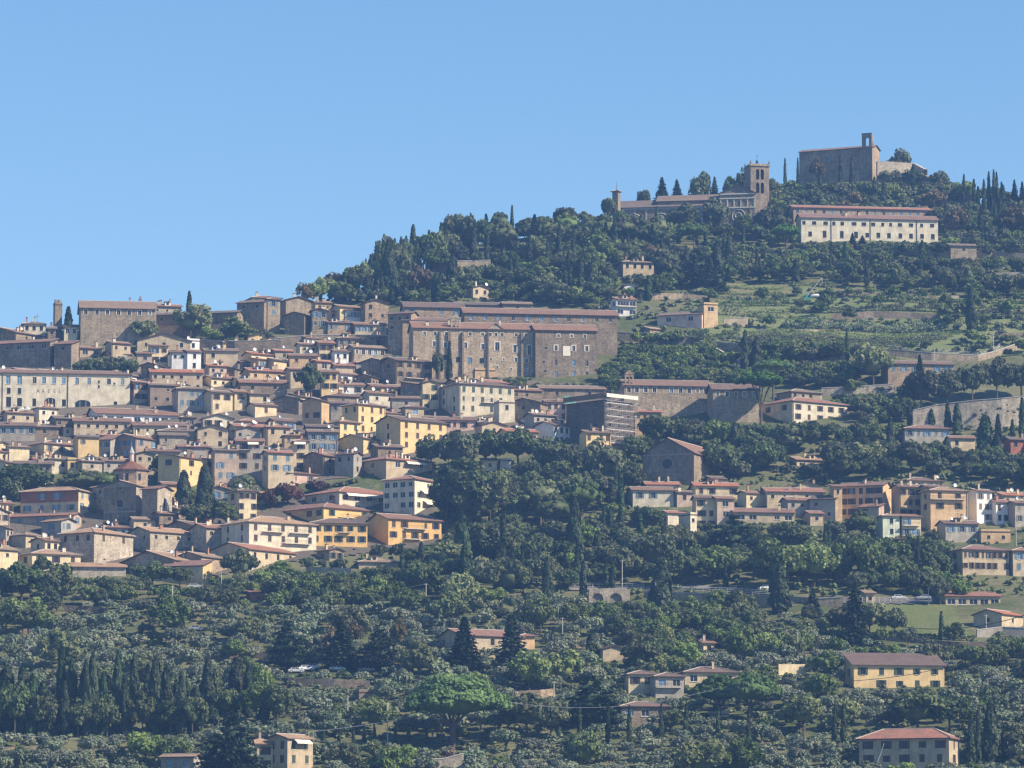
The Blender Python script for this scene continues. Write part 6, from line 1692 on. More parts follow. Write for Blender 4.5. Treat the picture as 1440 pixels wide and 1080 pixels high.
# ---- areas kept open
def inpoly(px, py, P):
    c = False; j = len(P) - 1
    for i in range(len(P)):
        if (P[i][1] > py) != (P[j][1] > py) and px < (P[j][0] - P[i][0]) * (py - P[i][1]) / (P[j][1] - P[i][1]) + P[i][0]: c = not c
        j = i
    return c
LANDMARKS = [(150, 455, 'the long stone palace on the skyline'), (268, 460, 'the shaded skyline wing'), (412, 435, 'the gabled skyline palace'),
    (480, 445, 'the pink skyline house'), (665, 500, 'the great stone convent'), (850, 470, 'the right end of the great convent'),
    (90, 550, 'the long cream palazzo'), (235, 505, 'the white house pair'), (436, 545, 'the middle of the town'), (670, 565, 'the cream palazzo'),
    (590, 620, 'the biggest yellow house'), (875, 590, 'the scaffolded building'), (955, 570, 'the lower convent'), (940, 650, 'the grey church'),
    (1133, 580, 'the red roofed pale villa'), (1070, 555, 'the tall umbrella pine'), (965, 455, 'the pink farmhouse'), (877, 432, 'the white terrace house'),
    (893, 378, 'the hip roofed villa in the wood'), (930, 300, 'the sanctuary church'), (1070, 270, 'the bell tower'), (1180, 230, 'the fortress church'),
    (1222, 320, 'the white hilltop convent'), (1355, 360, 'the ruined stone house'), (1140, 412, 'the teal crane'), (1225, 515, 'the bushy plane tree'),
    (1294, 525, 'the long low stone house'), (1300, 615, 'the red roofed grey villa'), (1370, 590, 'the huge retaining wall'), (1040, 700, 'the right hand village'),
    (1280, 720, 'the ochre village block'), (1385, 790, 'the school like house'), (1285, 872, 'the lawn'), (1203, 860, 'the tall conifer by the lawn'),
    (855, 838, 'the arched garages'), (1020, 845, 'the railed road wall'), (930, 830, 'the biggest cypress'), (620, 750, 'the orange house at the dark trees'), (640, 690, 'the shaded tower of foliage by the town'),
    (375, 765, 'the cream villa block'), (165, 705, 'the brick church'), (75, 705, 'the brick red block'), (290, 700, 'the dark cypress pair in town'),
    (130, 790, 'the large pale stone house'), (290, 810, 'the brilliant yellow end wall'), (680, 910, 'the long farmhouse'), (788, 880, 'the two close poles'),
    (405, 910, 'the left dark cedar'), (480, 942, 'the parked cars'), (637, 1000, 'the great umbrella pine'), (919, 965, 'the cream villa'), (860, 925, 'the small gabled barn'),
    (1010, 975, 'the twin green pines'), (1260, 950, 'the yellow farmhouse'), (1283, 1060, 'the orange roofed villa'), (1390, 1030, 'the tall cypress group at the lower right'),
    (405, 1050, 'the villa at the bottom edge'), (200, 980, 'the cypress row'), (60, 980, 'the left end of the cypress row'), (332, 980, 'the right end of the cypress row'), (120, 890, 'the upper left olive terraces'), (450, 860, 'the olive slope below the town'),
    (1400, 950, 'the right margin olives'), (1120, 920, 'the pole by the farmhouse track'), (60, 1060, 'the bottom left corner'), (760, 1060, 'the bottom centre'), (1040, 1060, 'the bottom right of centre'), (600, 400, 'the cypress wood on the left shoulder'),
    (700, 340, 'the skyline pine on the wooded shoulder'), (800, 360, 'the middle of the upper wood'), (1000, 360, 'the slope under the sanctuary'), (1200, 390, 'the wooded slope under the hilltop convent'), (1400, 400, 'the right edge of the upper wood'), (720, 800, 'the wooded slope left of the garages'), (760, 700, 'the wood under the dark terrace trees')]

def where(px, py):
    b = min(LANDMARKS, key=lambda l: (l[0] - px) ** 2 + ((l[1] - py) * 1.3) ** 2)
    dx, dy = px - b[0], py - b[1]
    if abs(dx) > abs(dy) * 1.1: rel = 'left of' if dx < 0 else 'right of'
    else: rel = 'above' if dy < 0 else 'below'
    return rel + ' ' + b[2]

TP = []            # placed trees (x, y, r)
GRID = {}
def near_tree(x, y, d):
    gx, gy = int(x // 8), int(y // 8)
    for i in (-1, 0, 1):
        for j in (-1, 0, 1):
            for q in GRID.get((gx + i, gy + j), ()):
                if (q[0] - x) ** 2 + (q[1] - y) ** 2 < ((q[2] + d) / 2) ** 2: return True
    return False
def put_grid(x, y, d): GRID.setdefault((int(x // 8), int(y // 8)), []).append((x, y, d))

def in_foot(x, y, m=1.0):
    for f in FOOT:
        dx, dy = x - f[3], y - f[4]
        if abs(dx) > 60 or abs(dy) > 60: continue
        a = f[5]; u = dx * cos(a) + dy * sin(a); v = -dx * sin(a) + dy * cos(a)
        if -m < u < f[6] + m and -m < v < f[7] + m: return True
    return False

KCOUNT = {}
WORDS = {'oc': 'ochre', 'cr': 'cream', 'pa': 'pale', 'sa': 'sandy', 'gp': 'pinkish grey', 'gy': 'grey', 'sl': 'pale stone', 'st': 'stone', 'br': 'brown', 'ye': 'yellow', 'pk': 'pink', 'wh': 'white', 'sr': 'reddish stone', 'sd': 'dark stone'}
def filler(poly, n, mats, seed, Ws=(6, 10.5), Ds=(6.5, 9.5), hmin=3.4):
    r = random.Random(seed); c = 0
    xs = [p[0] for p in poly]; ys = [p[1] for p in poly]
    for _ in range(n):
        px, py = r.uniform(min(xs), max(xs)), r.uniform(min(ys), max(ys))
        if not inpoly(px, py, poly): continue
        x, y, z = hit(px, py); s = depth_t(py, y) / F
        W, D = r.uniform(*Ws), r.uniform(*Ds); a = radians(r.choice((12, 24, 32, 40, 48)))
        if any(in_foot(x + (u * cos(a) - v * sin(a)), y + (u * sin(a) + v * cos(a)), 0.4) for u in (0, W / 2, W) for v in (0, D / 2, D)): continue
        h = r.uniform(7, 10.5) * (1 if hmin > 3 else 0.75); wpx = (W * cos(a) + D * sin(a)) / s
        xl = px - D * sin(a) / s; xr = px + W * cos(a) / s
        sc = 1.0
        for (q0, q1, yt, yb, Y) in PROT:
            if Y < y + 0.5 or xr < q0 + 2 or xl > q1 - 2 or py < yt: continue
            top = py - (h + 1.8) / s * sc
            if top < yb - 4: sc = min(sc, (py - (yb - 4)) / ((h + 1.8) / s))
        h = (h + 1.8) * sc - 1.8
        if h < hmin: continue
        rf = r.choice('gggGhh'); m = r.choice(mats); rc = r.choice('nnnrrg')
        word = {'n': 'brown', 'r': 'red', 'g': 'grey brown'}[rc] + {'g': ' ridged', 'G': ' gabled', 'h': ' hipped'}[rf]
        lab = WORDS[m] + ' house with ' + word + ' roof ' + where((xl + xr) / 2, py - h / s)
        if len(lab.split()) > 16: lab = lab.replace(' house with ', ' house, ').replace(' roof ', ' ').replace('grey brown', 'dull')
        st = r.choice('kkgtqpb')
        house(xl, px, xr, py - h / s, py, rf, m, (1, 2), (r.choice((2, 3, 3)), 3 if h > 8 else 2), st, 'r' + rc + ',c%d' % r.choice((0, 1, 1, 2)) + (',d1' if r.random() < .35 else ''), lab, a=a, WRm=W, WLm=D, rn=random.Random(seed * 1000 + c), grp='town houses ' + where((xl + xr) / 2, py - h / s))
        c += 1
    return c
UNIQ = {}
tr = random.Random(5)
nf = filler([(-20, 500), (100, 500), (200, 500), (340, 485), (545, 490), (600, 530), (690, 560), (700, 600), (640, 620), (600, 660), (440, 680), (340, 660), (200, 668), (120, 662), (-20, 668)], 4500, ['cr', 'sa', 'gp', 'pa', 'sl', 'sr', 'oc', 'cr', 'pk', 'ye', 'cr', 'sa'], 21)
nf2 = filler([(-20, 720), (340, 720), (350, 800), (290, 815), (-20, 812)], 500, ['sl', 'sa', 'cr', 'gy', 'sr'], 22)
nf5 = filler([(-20, 500), (100, 500), (200, 500), (340, 485), (545, 490), (600, 530), (690, 560), (700, 600), (640, 620), (600, 660), (440, 690), (340, 670), (200, 668), (120, 662), (-20, 668)], 3500, ['cr', 'sa', 'gp', 'pa', 'sl', 'sr', 'br', 'wh', 'pk', 'ye'], 25, (4.5, 7.5), (4, 6.5), 2.6)
nf6 = filler([(-20, 700), (340, 700), (620, 690), (620, 775), (350, 800), (290, 815), (-20, 812)], 900, ['sl', 'sa', 'cr', 'gy', 'sr'], 26, (4.5, 7.5), (4, 6.5), 2.6)
print('FILL', nf, nf2, nf5, nf6)
def plant(kind, x, y, z, h, w, label=None, parts=True, group=None, rz=None, pxy=None):
    k = KT[kind]
    crown = tr.choice(k['crowns'])
    sz = h / k['H']; sx = w / k['W']
    KCOUNT[kind] = KCOUNT.get(kind, 0) + 1
    rz = tr.uniform(0, 2 * pi) if rz is None else rz
    if label is None:
        px, py = pxy
        size = 'small' if h < k['H'] * 0.75 else ('large' if h > k['H'] * 1.12 else 'middling')
        label = size + ' ' + k['phrase'] + ' ' + where(px, py)
        group = k['phrase'] + 's ' + where(px, py)
    if parts:
        o = thing(k['name'], label, k['cat'], (x, y, z), rz, group)
        o.scale = (sx, sx, sz)
        obj('crown', crown, o); obj('trunk', k['trunk'], o)
    else:
        o = obj(k['name'], crown, None, (x, y, z), rz, (sx, sx, sz)); tag(o, label, k['cat'], group)
    return o

# ---- trees one can point at: kind, px, top, foot, width in px, label
KEY = [
 ('gpine', 637, 948, 1052, 142, 'great bright green umbrella pine with forked trunk at the bottom centre'),
 ('tpine', 1012, 946, 1012, 76, 'left one of the twin bright green pines right of the cream villa'),
 ('tpine', 1056, 943, 1014, 84, 'right one of the twin bright green pines right of the cream villa'),
 ('hpine', 1070, 518, 603, 66, 'tall umbrella pine with bare forked trunk beside the lower convent'),
 ('hpine', 1087, 502, 566, 52, 'umbrella pine behind the tall one beside the lower convent'),
 ('con', 653, 864, 950, 56, 'left one of two spruces before the long farmhouse'),
 ('con', 720, 861, 953, 62, 'right one of two spruces before the long farmhouse'),
 ('cedar', 405, 872, 944, 66, 'left dark layered cedar above the parked cars'),
 ('con', 480, 872, 940, 56, 'pointed conifer between the two cedars above the parked cars'),
 ('cedar', 534, 884, 946, 62, 'right dark flat topped cedar above the parked cars'),
 ('cedar', 326, 1000, 1106, 88, 'big dark cedar at the bottom left beside the edge villa'),
 ('cedar', 830, 950, 1020, 84, 'dark cedar left of the low brown roofed house'),
 ('holm', 1258, 855, 898, 38, 'lone round dark tree standing on the lawn'),
 ('cyp', 1324, 860, 900, 9, 'single slim cypress at the right end of the lawn'),
 ('con', 1203, 815, 905, 46, 'tall dark conifer left of the lawn'),
 ('con', 1143, 826, 868, 30, 'feathery conifer between two big cypresses below the road'),
 ('cypfat', 1097, 796, 862, 34, 'broad dark cypress right of the railed road wall'),
 ('cypfat', 930, 790, 868, 38, 'biggest broad dark cypress below the road'),
 ('cyp', 820, 788, 852, 13, 'slim cypress left of the arched garages'),
 ('cypfat', 832, 889, 926, 20, 'small broad cypress left of the gabled barn'),
 ('cypfat', 654, 766, 832, 26, 'tall cypress below the orange house by the dark wood'),
 ('cypfat', 770, 784, 845, 18, 'pointed cypress left of the slim one by the garages'),
 ('cypfat', 808, 703, 790, 26, 'tall cypress in the middle of the dark wood'),
 ('cyp', 592, 762, 806, 12, 'cypress under the right end of the orange house'),
 ('cyp', 720, 770, 824, 11, None), ('cyp', 735, 768, 820, 11, None), ('cyp', 746, 772, 822, 9, None), ('cyp', 700, 775, 828, 16, None),
 ('cyp', 905, 752, 800, 9, None), ('cyp', 862, 785, 828, 8, None), ('cyp', 853, 790, 828, 8, None), ('cyp', 960, 762, 806, 8, None), ('cyp', 1020, 790, 832, 9, None),
 ('cyp', 1174, 993, 1046, 9, 'left one of two slim cypresses left of the orange roofed villa'),
 ('cyp', 1186, 991, 1048, 9, 'right one of two slim cypresses left of the orange roofed villa'),
 ('cyp', 1366, 1002, 1080, 14, 'left slim cypress of the group right of the orange roofed villa'),
 ('cypfat', 1394, 987, 1074, 27, 'tallest broad cypress of the group right of the orange roofed villa'),
 ('cyp', 1376, 1000, 1076, 11, 'middle cypress of the group right of the orange roofed villa'),
 ('cyp', 1412, 1020, 1072, 12, 'right low cypress of the group right of the orange roofed villa'),
 ('light', 1277, 1028, 1078, 38, 'leafy tree in front of the orange roofed villa'),
 ('cyp', 632, 480, 541, 9, 'slim cypress standing against the great stone convent'),
 ('holm', 616, 493, 541, 19, 'round dark tree left of the slim cypress at the great convent'),
 ('cyp', 266, 409, 442, 10, 'lone cypress on the skyline above the big bushy tree'),
 ('light', 268, 430, 480, 54, 'big pale green bushy tree before the shaded skyline wing'),
 ('broad', 201, 449, 484, 38, 'dark bushy tree at the right end of the lit skyline palace'),
 ('broad', 330, 447, 480, 40, 'bushy tree before the shaded skyline wing, right of the pale one'),
 ('light', 300, 460, 484, 34, 'low bright bush in the terrace garden under the skyline wing'),
 ('light', 350, 462, 484, 30, 'small bright tree at the right of the terrace garden under the skyline wing'),
 ('light', 375, 464, 484, 24, 'rightmost bright shrub of the skyline terrace garden'),
 ('cyp', 96, 431, 462, 13, 'cypress between the ruined tower and the long stone palace'),
 ('holm', 81, 428, 462, 12, 'narrow dark tree directly behind the ruined tower'),
 ('holm', 437, 512, 566, 40, 'big dark tree in the middle of the upper town'),
 ('holm', 40, 652, 705, 80, 'broad dark tree mass left of the umbrella pines in town'),
 ('holm', 15, 672, 715, 44, 'dark tree at the left edge above the brick red block'),
 ('dpine', 118, 657, 702, 72, 'wide low umbrella pine behind the brick red block'),
 ('dpine', 152, 659, 700, 48, 'second umbrella pine between the wide one and the brick church'),
 ('holm', 233, 636, 676, 44, 'round dark tree behind the little yellow house'),
 ('cypfat', 258, 662, 716, 24, 'dark cypress right of the little yellow house'),
 ('cypfat', 288, 655, 740, 32, 'tallest dark cypress in the lower left town'),
 ('holm', 275, 706, 746, 46, 'round tree at the foot of the tallest town cypress'),
 ('broad', 318, 706, 744, 40, 'leafy tree right of the tallest town cypress'),
 ('light', 345, 673, 716, 44, 'pale leafy tree under the tall shaded pinkish grey house'),
 ('red', 378, 689, 716, 28, 'left dark red bush in the town gardens'),
 ('red', 405, 677, 712, 42, 'middle and largest dark red bush in the town gardens'),
 ('red', 446, 674, 695, 32, 'right dark red bush under the pink garden house'),
 ('light', 1228, 481, 546, 60, 'pale green bushy plane tree below the vineyard'),
 ('cypfat', 1366, 404, 468, 17, 'tall isolated cypress on the right terraces'),
 ('cyp', 1191, 467, 510, 8, 'very thin cypress left of the bushy plane tree'),
 ('cypfat', 1048, 465, 522, 13, 'left cypress of the pair at the stepped garden wall'),
 ('cypfat', 1064, 474, 522, 18, 'right cypress of the pair at the stepped garden wall'),
 ('holm', 1296, 517, 578, 54, 'first big dark tree of the row above the huge retaining wall'),
 ('holm', 1332, 522, 576, 44, 'second big dark tree of the row above the huge retaining wall'),
 ('con', 1294, 496, 560, 26, 'dark conifer rising behind the row above the huge retaining wall'),
 ('holm', 1368, 508, 568, 48, 'third big dark tree of the row above the huge retaining wall'),
 ('holm', 1402, 502, 564, 44, 'fourth big dark tree of the row above the huge retaining wall'),
 ('holm', 1436, 506, 562, 50, 'last big dark tree of the row above the huge retaining wall'),
 ('cyp', 1279, 562, 600, 9, 'thin cypress at the left end of the huge retaining wall'),
 ('cypfat', 1310, 575, 604, 12, 'low cypress before the left half of the huge retaining wall'),
 ('cypfat', 1333, 566, 610, 12, 'left taller cypress before the huge retaining wall'),
 ('cypfat', 1346, 567, 612, 15, 'right taller cypress before the huge retaining wall'),
 ('cypfat', 1386, 584, 642, 28, 'broad cypress in front of the huge retaining wall'),
 ('cyp', 1404, 583, 645, 13, 'slim cypress right of the broad one before the huge retaining wall'),
 ('cyp', 1438, 560, 618, 12, 'cypress at the right edge before the huge retaining wall'),
 ('cyp', 1424, 590, 625, 9, 'short cypress near the right edge before the huge retaining wall'),
 ('dpine', 702, 295, 338, 32, 'flat topped pine breaking the skyline on the wooded shoulder'),
 ('cyp', 720, 289, 336, 7, 'thin cypress beside the flat topped skyline pine'),
 ('dpine', 708, 309, 360, 44, 'second pine just under the flat topped skyline pine'),
 ('dpine', 742, 304, 350, 42, None), ('dpine', 768, 301, 352, 40, None), ('dpine', 795, 296, 345, 44, None), ('dpine', 828, 300, 350, 40, None), ('dpine', 850, 298, 352, 44, None),
 ('dpine', 876, 300, 352, 42, None), ('dpine', 908, 305, 352, 42, None), ('pine', 976, 314, 352, 40, 'bright pine under the middle of the sanctuary church'),
 ('pine', 1061, 314, 350, 30, 'small bright umbrella pine under the bell tower'), ('pine', 1105, 314, 356, 42, 'bright umbrella pine left of the white hilltop convent'),
 ('cyp', 865, 301, 362, 10, None), ('cyp', 901, 303, 350, 10, None), ('cyp', 932, 330, 380, 12, None), ('cyp', 852, 312, 362, 10, None), ('cyp', 923, 290, 318, 5, None),
 ('cyp', 806, 320, 380, 9, None), ('cyp', 803, 366, 424, 12, 'left one of two tall cypresses above the convent roofs'), ('cyp', 817, 362, 424, 12, 'right one of two tall cypresses above the convent roofs'), ('cyp', 795, 376, 420, 10, None),
 ('cypfat', 636, 358, 412, 20, 'broad cypress on the left shoulder by the terrace wall'), ('cyp', 529, 347, 412, 8, None), ('cyp', 538, 344, 410, 9, None), ('cyp', 555, 336, 392, 9, None),
 ('cyp', 546, 350, 410, 9, None), ('cyp', 521, 358, 412, 8, None), ('cypfat', 564, 334, 396, 12, None), ('cypfat', 581, 317, 372, 14, 'pointed cypress breaking the skyline on the left shoulder'), ('cyp', 571, 332, 388, 8, None),
 ('cyp', 620, 313, 372, 10, None), ('cyp', 627, 318, 374, 9, None), ('cyp', 603, 324, 378, 9, None), ('cyp', 485, 383, 425, 8, None), ('cyp', 492, 384, 424, 8, None), ('cyp', 503, 380, 424, 9, None), ('cyp', 517, 385, 426, 10, None), ('cyp', 537, 380, 426, 10, None),
 ('cyp', 553, 383, 428, 12, None), ('cyp', 570, 386, 428, 12, None), ('cyp', 450, 398, 422, 7, None), ('cyp', 612, 384, 424, 14, None), ('cyp', 616, 392, 425, 10, None),
 ('con', 630, 298, 350, 14, 'thin conifer tip on the skyline left of the flat topped pine'), ('con', 655, 302, 350, 12, None), ('con', 662, 303, 350, 12, None),
 ('cyp', 665, 320, 372, 10, None), ('cyp', 685, 322, 372, 9, None), ('cyp', 745, 330, 384, 9, None), ('cyp', 770, 335, 388, 9, None), ('cyp', 835, 320, 372, 9, None),
 ('light', 541, 338, 400, 34, None), ('broad', 562, 344, 400, 34, None), ('holm', 596, 326, 382, 40, None), ('broad', 612, 324, 378, 32, None), ('broad', 636, 305, 358, 30, None), ('holm', 648, 304, 358, 32, None), ('broad', 664, 305, 360, 34, None), ('holm', 682, 309, 360, 34, None), ('holm', 573, 336, 392, 30, None), ('broad', 500, 372, 420, 44, None), ('light', 518, 364, 416, 34, None), ('light', 462, 388, 424, 34, None), ('light', 446, 395, 426, 26, None), ('holm', 529, 352, 408, 28, None), ('cyp', 1104, 223, 252, 6, 'tiny cypress on the ridge between bell tower and fortress'), ('cyp', 1122, 222, 250, 5, 'second tiny cypress on the ridge next to the fortress church'),
 ('cyp', 1384, 252, 298, 7, None), ('cyp', 1391, 241, 296, 7, 'tallest left tip of the skyline cypresses at the right'), ('cyp', 1398, 239, 298, 7, None), ('cyp', 1402, 242, 298, 7, None), ('cyp', 1409, 256, 300, 7, None),
 ('con', 1427, 250, 300, 18, 'dark conifer on the skyline near the right edge'), ('con', 1438, 253, 302, 18, None), ('cyp', 1356, 245, 292, 7, None), ('cyp', 1370, 252, 300, 8, None), ('cyp', 1376, 262, 310, 8, None), ('cyp', 1363, 283, 330, 9, None), ('cyp', 1380, 290, 338, 10, None), ('cyp', 1407, 274, 322, 9, None), ('cyp', 1400, 282, 330, 9, None), ('cyp', 1284, 231, 268, 7, None),
 ('cyp', 1230, 249, 292, 9, 'left cypress in front of the fortress church corner'), ('cyp', 1243, 257, 294, 11, None), ('cyp', 1182, 218, 272, 7, 'cypress before the blind wall of the fortress church'), ('cyp', 1198, 222, 278, 9, 'second cypress before the blind wall of the fortress church'), ('cyp', 1153, 245, 285, 9, None),
 ('cyp', 1253, 344, 368, 7, None), ('cypfat', 1297, 338, 372, 12, 'cypress against the weathered wall under the hilltop convent'), ('con', 1213, 330, 356, 22, 'dark conifer in front of the white hilltop convent'), ('con', 1199, 326, 352, 16, 'second dark conifer in front of the white hilltop convent'),
 ('holm', 1268, 211, 246, 40, 'round tree crowning the ridge right of the fortress church'),
 ('con', 931, 247, 300, 30, None), ('con', 952, 250, 300, 26, None), ('holm', 985, 242, 298, 34, 'dense tree rising behind the sanctuary roof'), ('con', 1005, 246, 298, 20, None), ('holm', 1028, 250, 296, 24, None), ('holm', 962, 289, 332, 50, None), ('holm', 1006, 282, 330, 38, None), ('holm', 1084, 292, 338, 52, None), ('broad', 1045, 302, 340, 34, None), ('holm', 887, 300, 336, 30, None), ('dpine', 925, 300, 345, 36, None), ('holm', 875, 298, 336, 26, None), ('holm', 858, 275, 318, 22, 'tree hugging the left end of the sanctuary church'), ('holm', 905, 264, 300, 20, None), ('holm', 1044, 240, 298, 18, None),
 ('autumn', 1342, 292, 338, 40, 'orange brown tree right of the white hilltop convent'), ('autumn', 1428, 288, 335, 46, 'second browning tree near the right edge of the hilltop'), ('autumn', 1308, 268, 302, 44, None), ('autumn', 1150, 222, 262, 24, 'faint browning tree before the fortress church'),
 ('autumn', 590, 371, 424, 34, 'browning tree in the cypress wood on the left shoulder'), ('autumn', 430, 397, 425, 26, None), ('autumn', 470, 383, 420, 34, None), ('autumn', 545, 330, 372, 26, None),
 ('cedar', 1008, 372, 416, 34, 'dark cedar above the grassy bank on the terraces'), ('cedar', 980, 350, 404, 52, 'wide cedar on the slope left of the grassy bank'),
 ('tall', 650, 640, 748, 78, 'towering dark tree right of the shaded five storey block'),
 ('holm', 642, 605, 672, 60, 'leftmost of the dark terrace trees under the pinkish house'), ('holm', 683, 605, 662, 52, 'second of the dark terrace trees under the red roofs'), ('holm', 728, 603, 660, 60, 'third and roundest of the dark terrace trees'),
 ('holm', 773, 618, 668, 50, 'fourth of the dark terrace trees, under the white terrace house'), ('holm', 803, 624, 672, 40, None), ('holm', 606, 614, 662, 48, 'dark round tree overlapping the biggest yellow house'),
 ('holm', 848, 622, 690, 60, 'large grey green tree under the scaffolded building'), ('holm', 930, 580, 636, 56, 'large tree right of the ochre brick house'), ('holm', 893, 616, 668, 44, None), ('holm', 965, 595, 640, 50, None),
 ('light', 690, 660, 745, 50, 'sunlit side tree beside the towering dark one'), ('tall', 628, 652, 745, 44, 'dark shaded tree touching the five storey block'),
 ('dpine', 760, 668, 740, 66, 'spreading umbrella pine in the middle wood'), ('dpine', 815, 667, 736, 64, 'second spreading umbrella pine in the middle wood'), ('dpine', 775, 690, 752, 60, None),
 ('cedar', 1030, 724, 796, 84, 'big spreading cedar in front of the village'),
 ('dpine', 1212, 715, 758, 44, 'umbrella pine before the big ochre village block'),
 ('light', 1100, 760, 832, 76, 'large bright leafy tree right of the rock below the village'), ('light', 1145, 768, 828, 60, None),
 ('broad', 1290, 752, 790, 40, None), ('autumn', 1268, 752, 790, 22, None),
 ('light', 590, 905, 0, 0, None),
 ('light', 346, 930, 975, 40, 'bright vine covered tree at the right end of the cypress row'), ('light', 372, 938, 985, 34, 'second bright vine covered tree right of the cypress row'), ('light', 303, 942, 990, 20, None),
 ('holm', 900, 900, 948, 60, None), ('holm', 930, 896, 942, 52, None), ('light', 962, 905, 945, 40, None), ('light', 1130, 975, 1035, 66, None), ('tpine', 1125, 975, 1030, 54, 'rounded bright pine below the yellow farmhouse track'),
 ('holm', 1290, 970, 1035, 90, 'broad leafy tree in front of the yellow farmhouse'), ('holm', 1335, 975, 1030, 70, None), ('light', 1190, 985, 1030, 40, None),
 ('holm', 740, 975, 1040, 70, None), ('holm', 775, 985, 1040, 56, None), ('holm', 30, 790, 850, 60, None), ('broad', 80, 795, 860, 60, None), ('broad', 60, 782, 812, 30, None), ('holm', 214, 790, 828, 54, 'round tree in front of the low brown house at the town edge'), ('holm', 253, 795, 828, 36, 'dark round tree left of the brilliant yellow end wall'),
 ('holm', 335, 772, 826, 50, 'dark tree right of the brilliant yellow end wall'), ('light', 395, 790, 812, 30, None), ('autumn', 630, 1050, 1078, 26, 'browned bush on the bright wall at the bottom'), ('autumn', 468, 880, 930, 30, None), ('autumn', 500, 872, 915, 26, None), ('autumn', 560, 870, 920, 24, None), ('autumn', 205, 985, 1035, 40, None),
 ('shrub', 1070, 948, 965, 18, None), ('light', 1390, 760, 812, 0, None), ('light', 1355, 815, 848, 30, 'pale round tree between the lawn and the school like house'), ('holm', 1322, 812, 852, 28, None), ('cyp', 1440, 770, 812, 0, None),
]
for (px, tp, ft, w) in [(8, 938, 1030, 26), (30, 940, 1032, 16), (85, 905, 1030, 11), (100, 928, 1032, 15), (116, 945, 1034, 12), (130, 918, 1034, 14), (145, 948, 1034, 12), (165, 918, 1032, 13), (188, 922, 1010, 12),
                        (207, 935, 1015, 10), (218, 926, 1034, 17), (233, 940, 1032, 17), (247, 958, 1030, 12), (262, 960, 1030, 14), (274, 966, 1032, 18), (292, 928, 1016, 19), (332, 926, 1006, 20), (349, 934, 1010, 13), (372, 958, 1016, 12), (60, 960, 1034, 20), (45, 950, 1034, 16)]:
    KEY.append(('cypfat' if w > 10 else 'cyp', px, tp, ft, w * 1.5, None))
for (px, tp, ft, w, k_) in [(20, 960, 1036, 50, 'holm'), (60, 975, 1036, 44, 'holm'), (110, 985, 1037, 40, 'holm'), (150, 980, 1037, 44, 'holm'), (200, 975, 1036, 44, 'broad'), (240, 985, 1036, 44, 'holm'), (270, 975, 1036, 44, 'holm'), (315, 965, 1018, 40, 'holm'), (360, 960, 1018, 56, 'broad'), (390, 965, 1020, 50, 'holm'), (90, 960, 1037, 18, 'cypfat'), (175, 950, 1036, 20, 'cypfat'), (300, 975, 1020, 22, 'cypfat'), (255, 945, 1036, 18, 'cypfat'), (120, 930, 1036, 18, 'cypfat')]:
    KEY.append((k_, px, tp, ft, w, None))
for (px, tp, ft) in [(785, 982, 1040), (815, 988, 1038), (855, 990, 1046), (885, 992, 1047), (930, 990, 1040), (965, 990, 1030), (1010, 993, 1035), (1053, 995, 1047)]:
    KEY.append(('cyp', px, tp, ft, 8, None))
for (px, tp, ft) in [(455, 1024, 1044), (477, 1020, 1044), (497, 1022, 1048), (512, 1020, 1044), (527, 1022, 1044), (556, 1018, 1046), (575, 1022, 1044), (600, 1024, 1046)]:
    KEY.append(('cyp', px, tp, ft, 6, None))
for px in (113, 128, 143, 158, 173, 186): KEY.append(('broad', px, 501 + abs(px - 158) * 0.12, 532, 26, None))

for kd, px, tp, ft, w, lab in KEY:
    if w <= 0: continue
    x, y, z = hit(px, ft)
    gpx, gpy = to_px(x, y, z)
    if lab and lab.startswith('round tree crowning'): y += 16; z = gz(x, y); gpx, gpy = to_px(x, y, z)
    s = depth_t(gpy, y) / F
    h = max((gpy - tp) * s, 2.0)
    put_grid(x, y, max(3.0, w * s * 0.8))
    plant(kd, x, y, z - 0.1, h, w * s, lab, True, None, None, (px, (tp + ft) / 2))
    if lab or (ft > 1000 and kd != 'holm'):
        low = ft - 3 if 'pine' in kd or ft > 1000 else ft - 0.35 * (ft - tp)
        PROT.append((px - w * 0.4, px + w * 0.4, tp, low, y))

LAWN = [(1216, 852), (1335, 850), (1362, 893), (1300, 894), (1210, 891)]
OPEN = [LAWN, [(1048, 469), (1362, 469), (1335, 490), (1062, 489)], [(1000, 428), (1112, 428), (1112, 450), (1015, 450)],  [(1200, 838), (1345, 838), (1345, 850), (1200, 850)], [(1180, 436), (1325, 436), (1325, 452), (1160, 452)],
        [(1225, 893), (1395, 893), (1395, 914), (1240, 908)], [(900, 838), (1085, 836), (1085, 850), (900, 850)], [(1010, 398), (1110, 402), (1125, 425), (1000, 425)]]

def blocked(px, py, h, w, y, s, minsc=0.5):
    """largest scale at which the tree leaves the facades behind it open"""
    sc = 1.0
    for (x0, x1, yt, yb, Y) in PROT:
        if Y < y + 0.5: continue
        hw = w / s / 2 * sc * 0.75
        if px + hw < x0 or px - hw > x1: continue
        if py < yt: continue
        top = py - h / s * sc
        if top < yb - 3:
            sc = min(sc, (py - (yb - 3)) / (h / s))
            if sc < minsc: return 0
    return sc

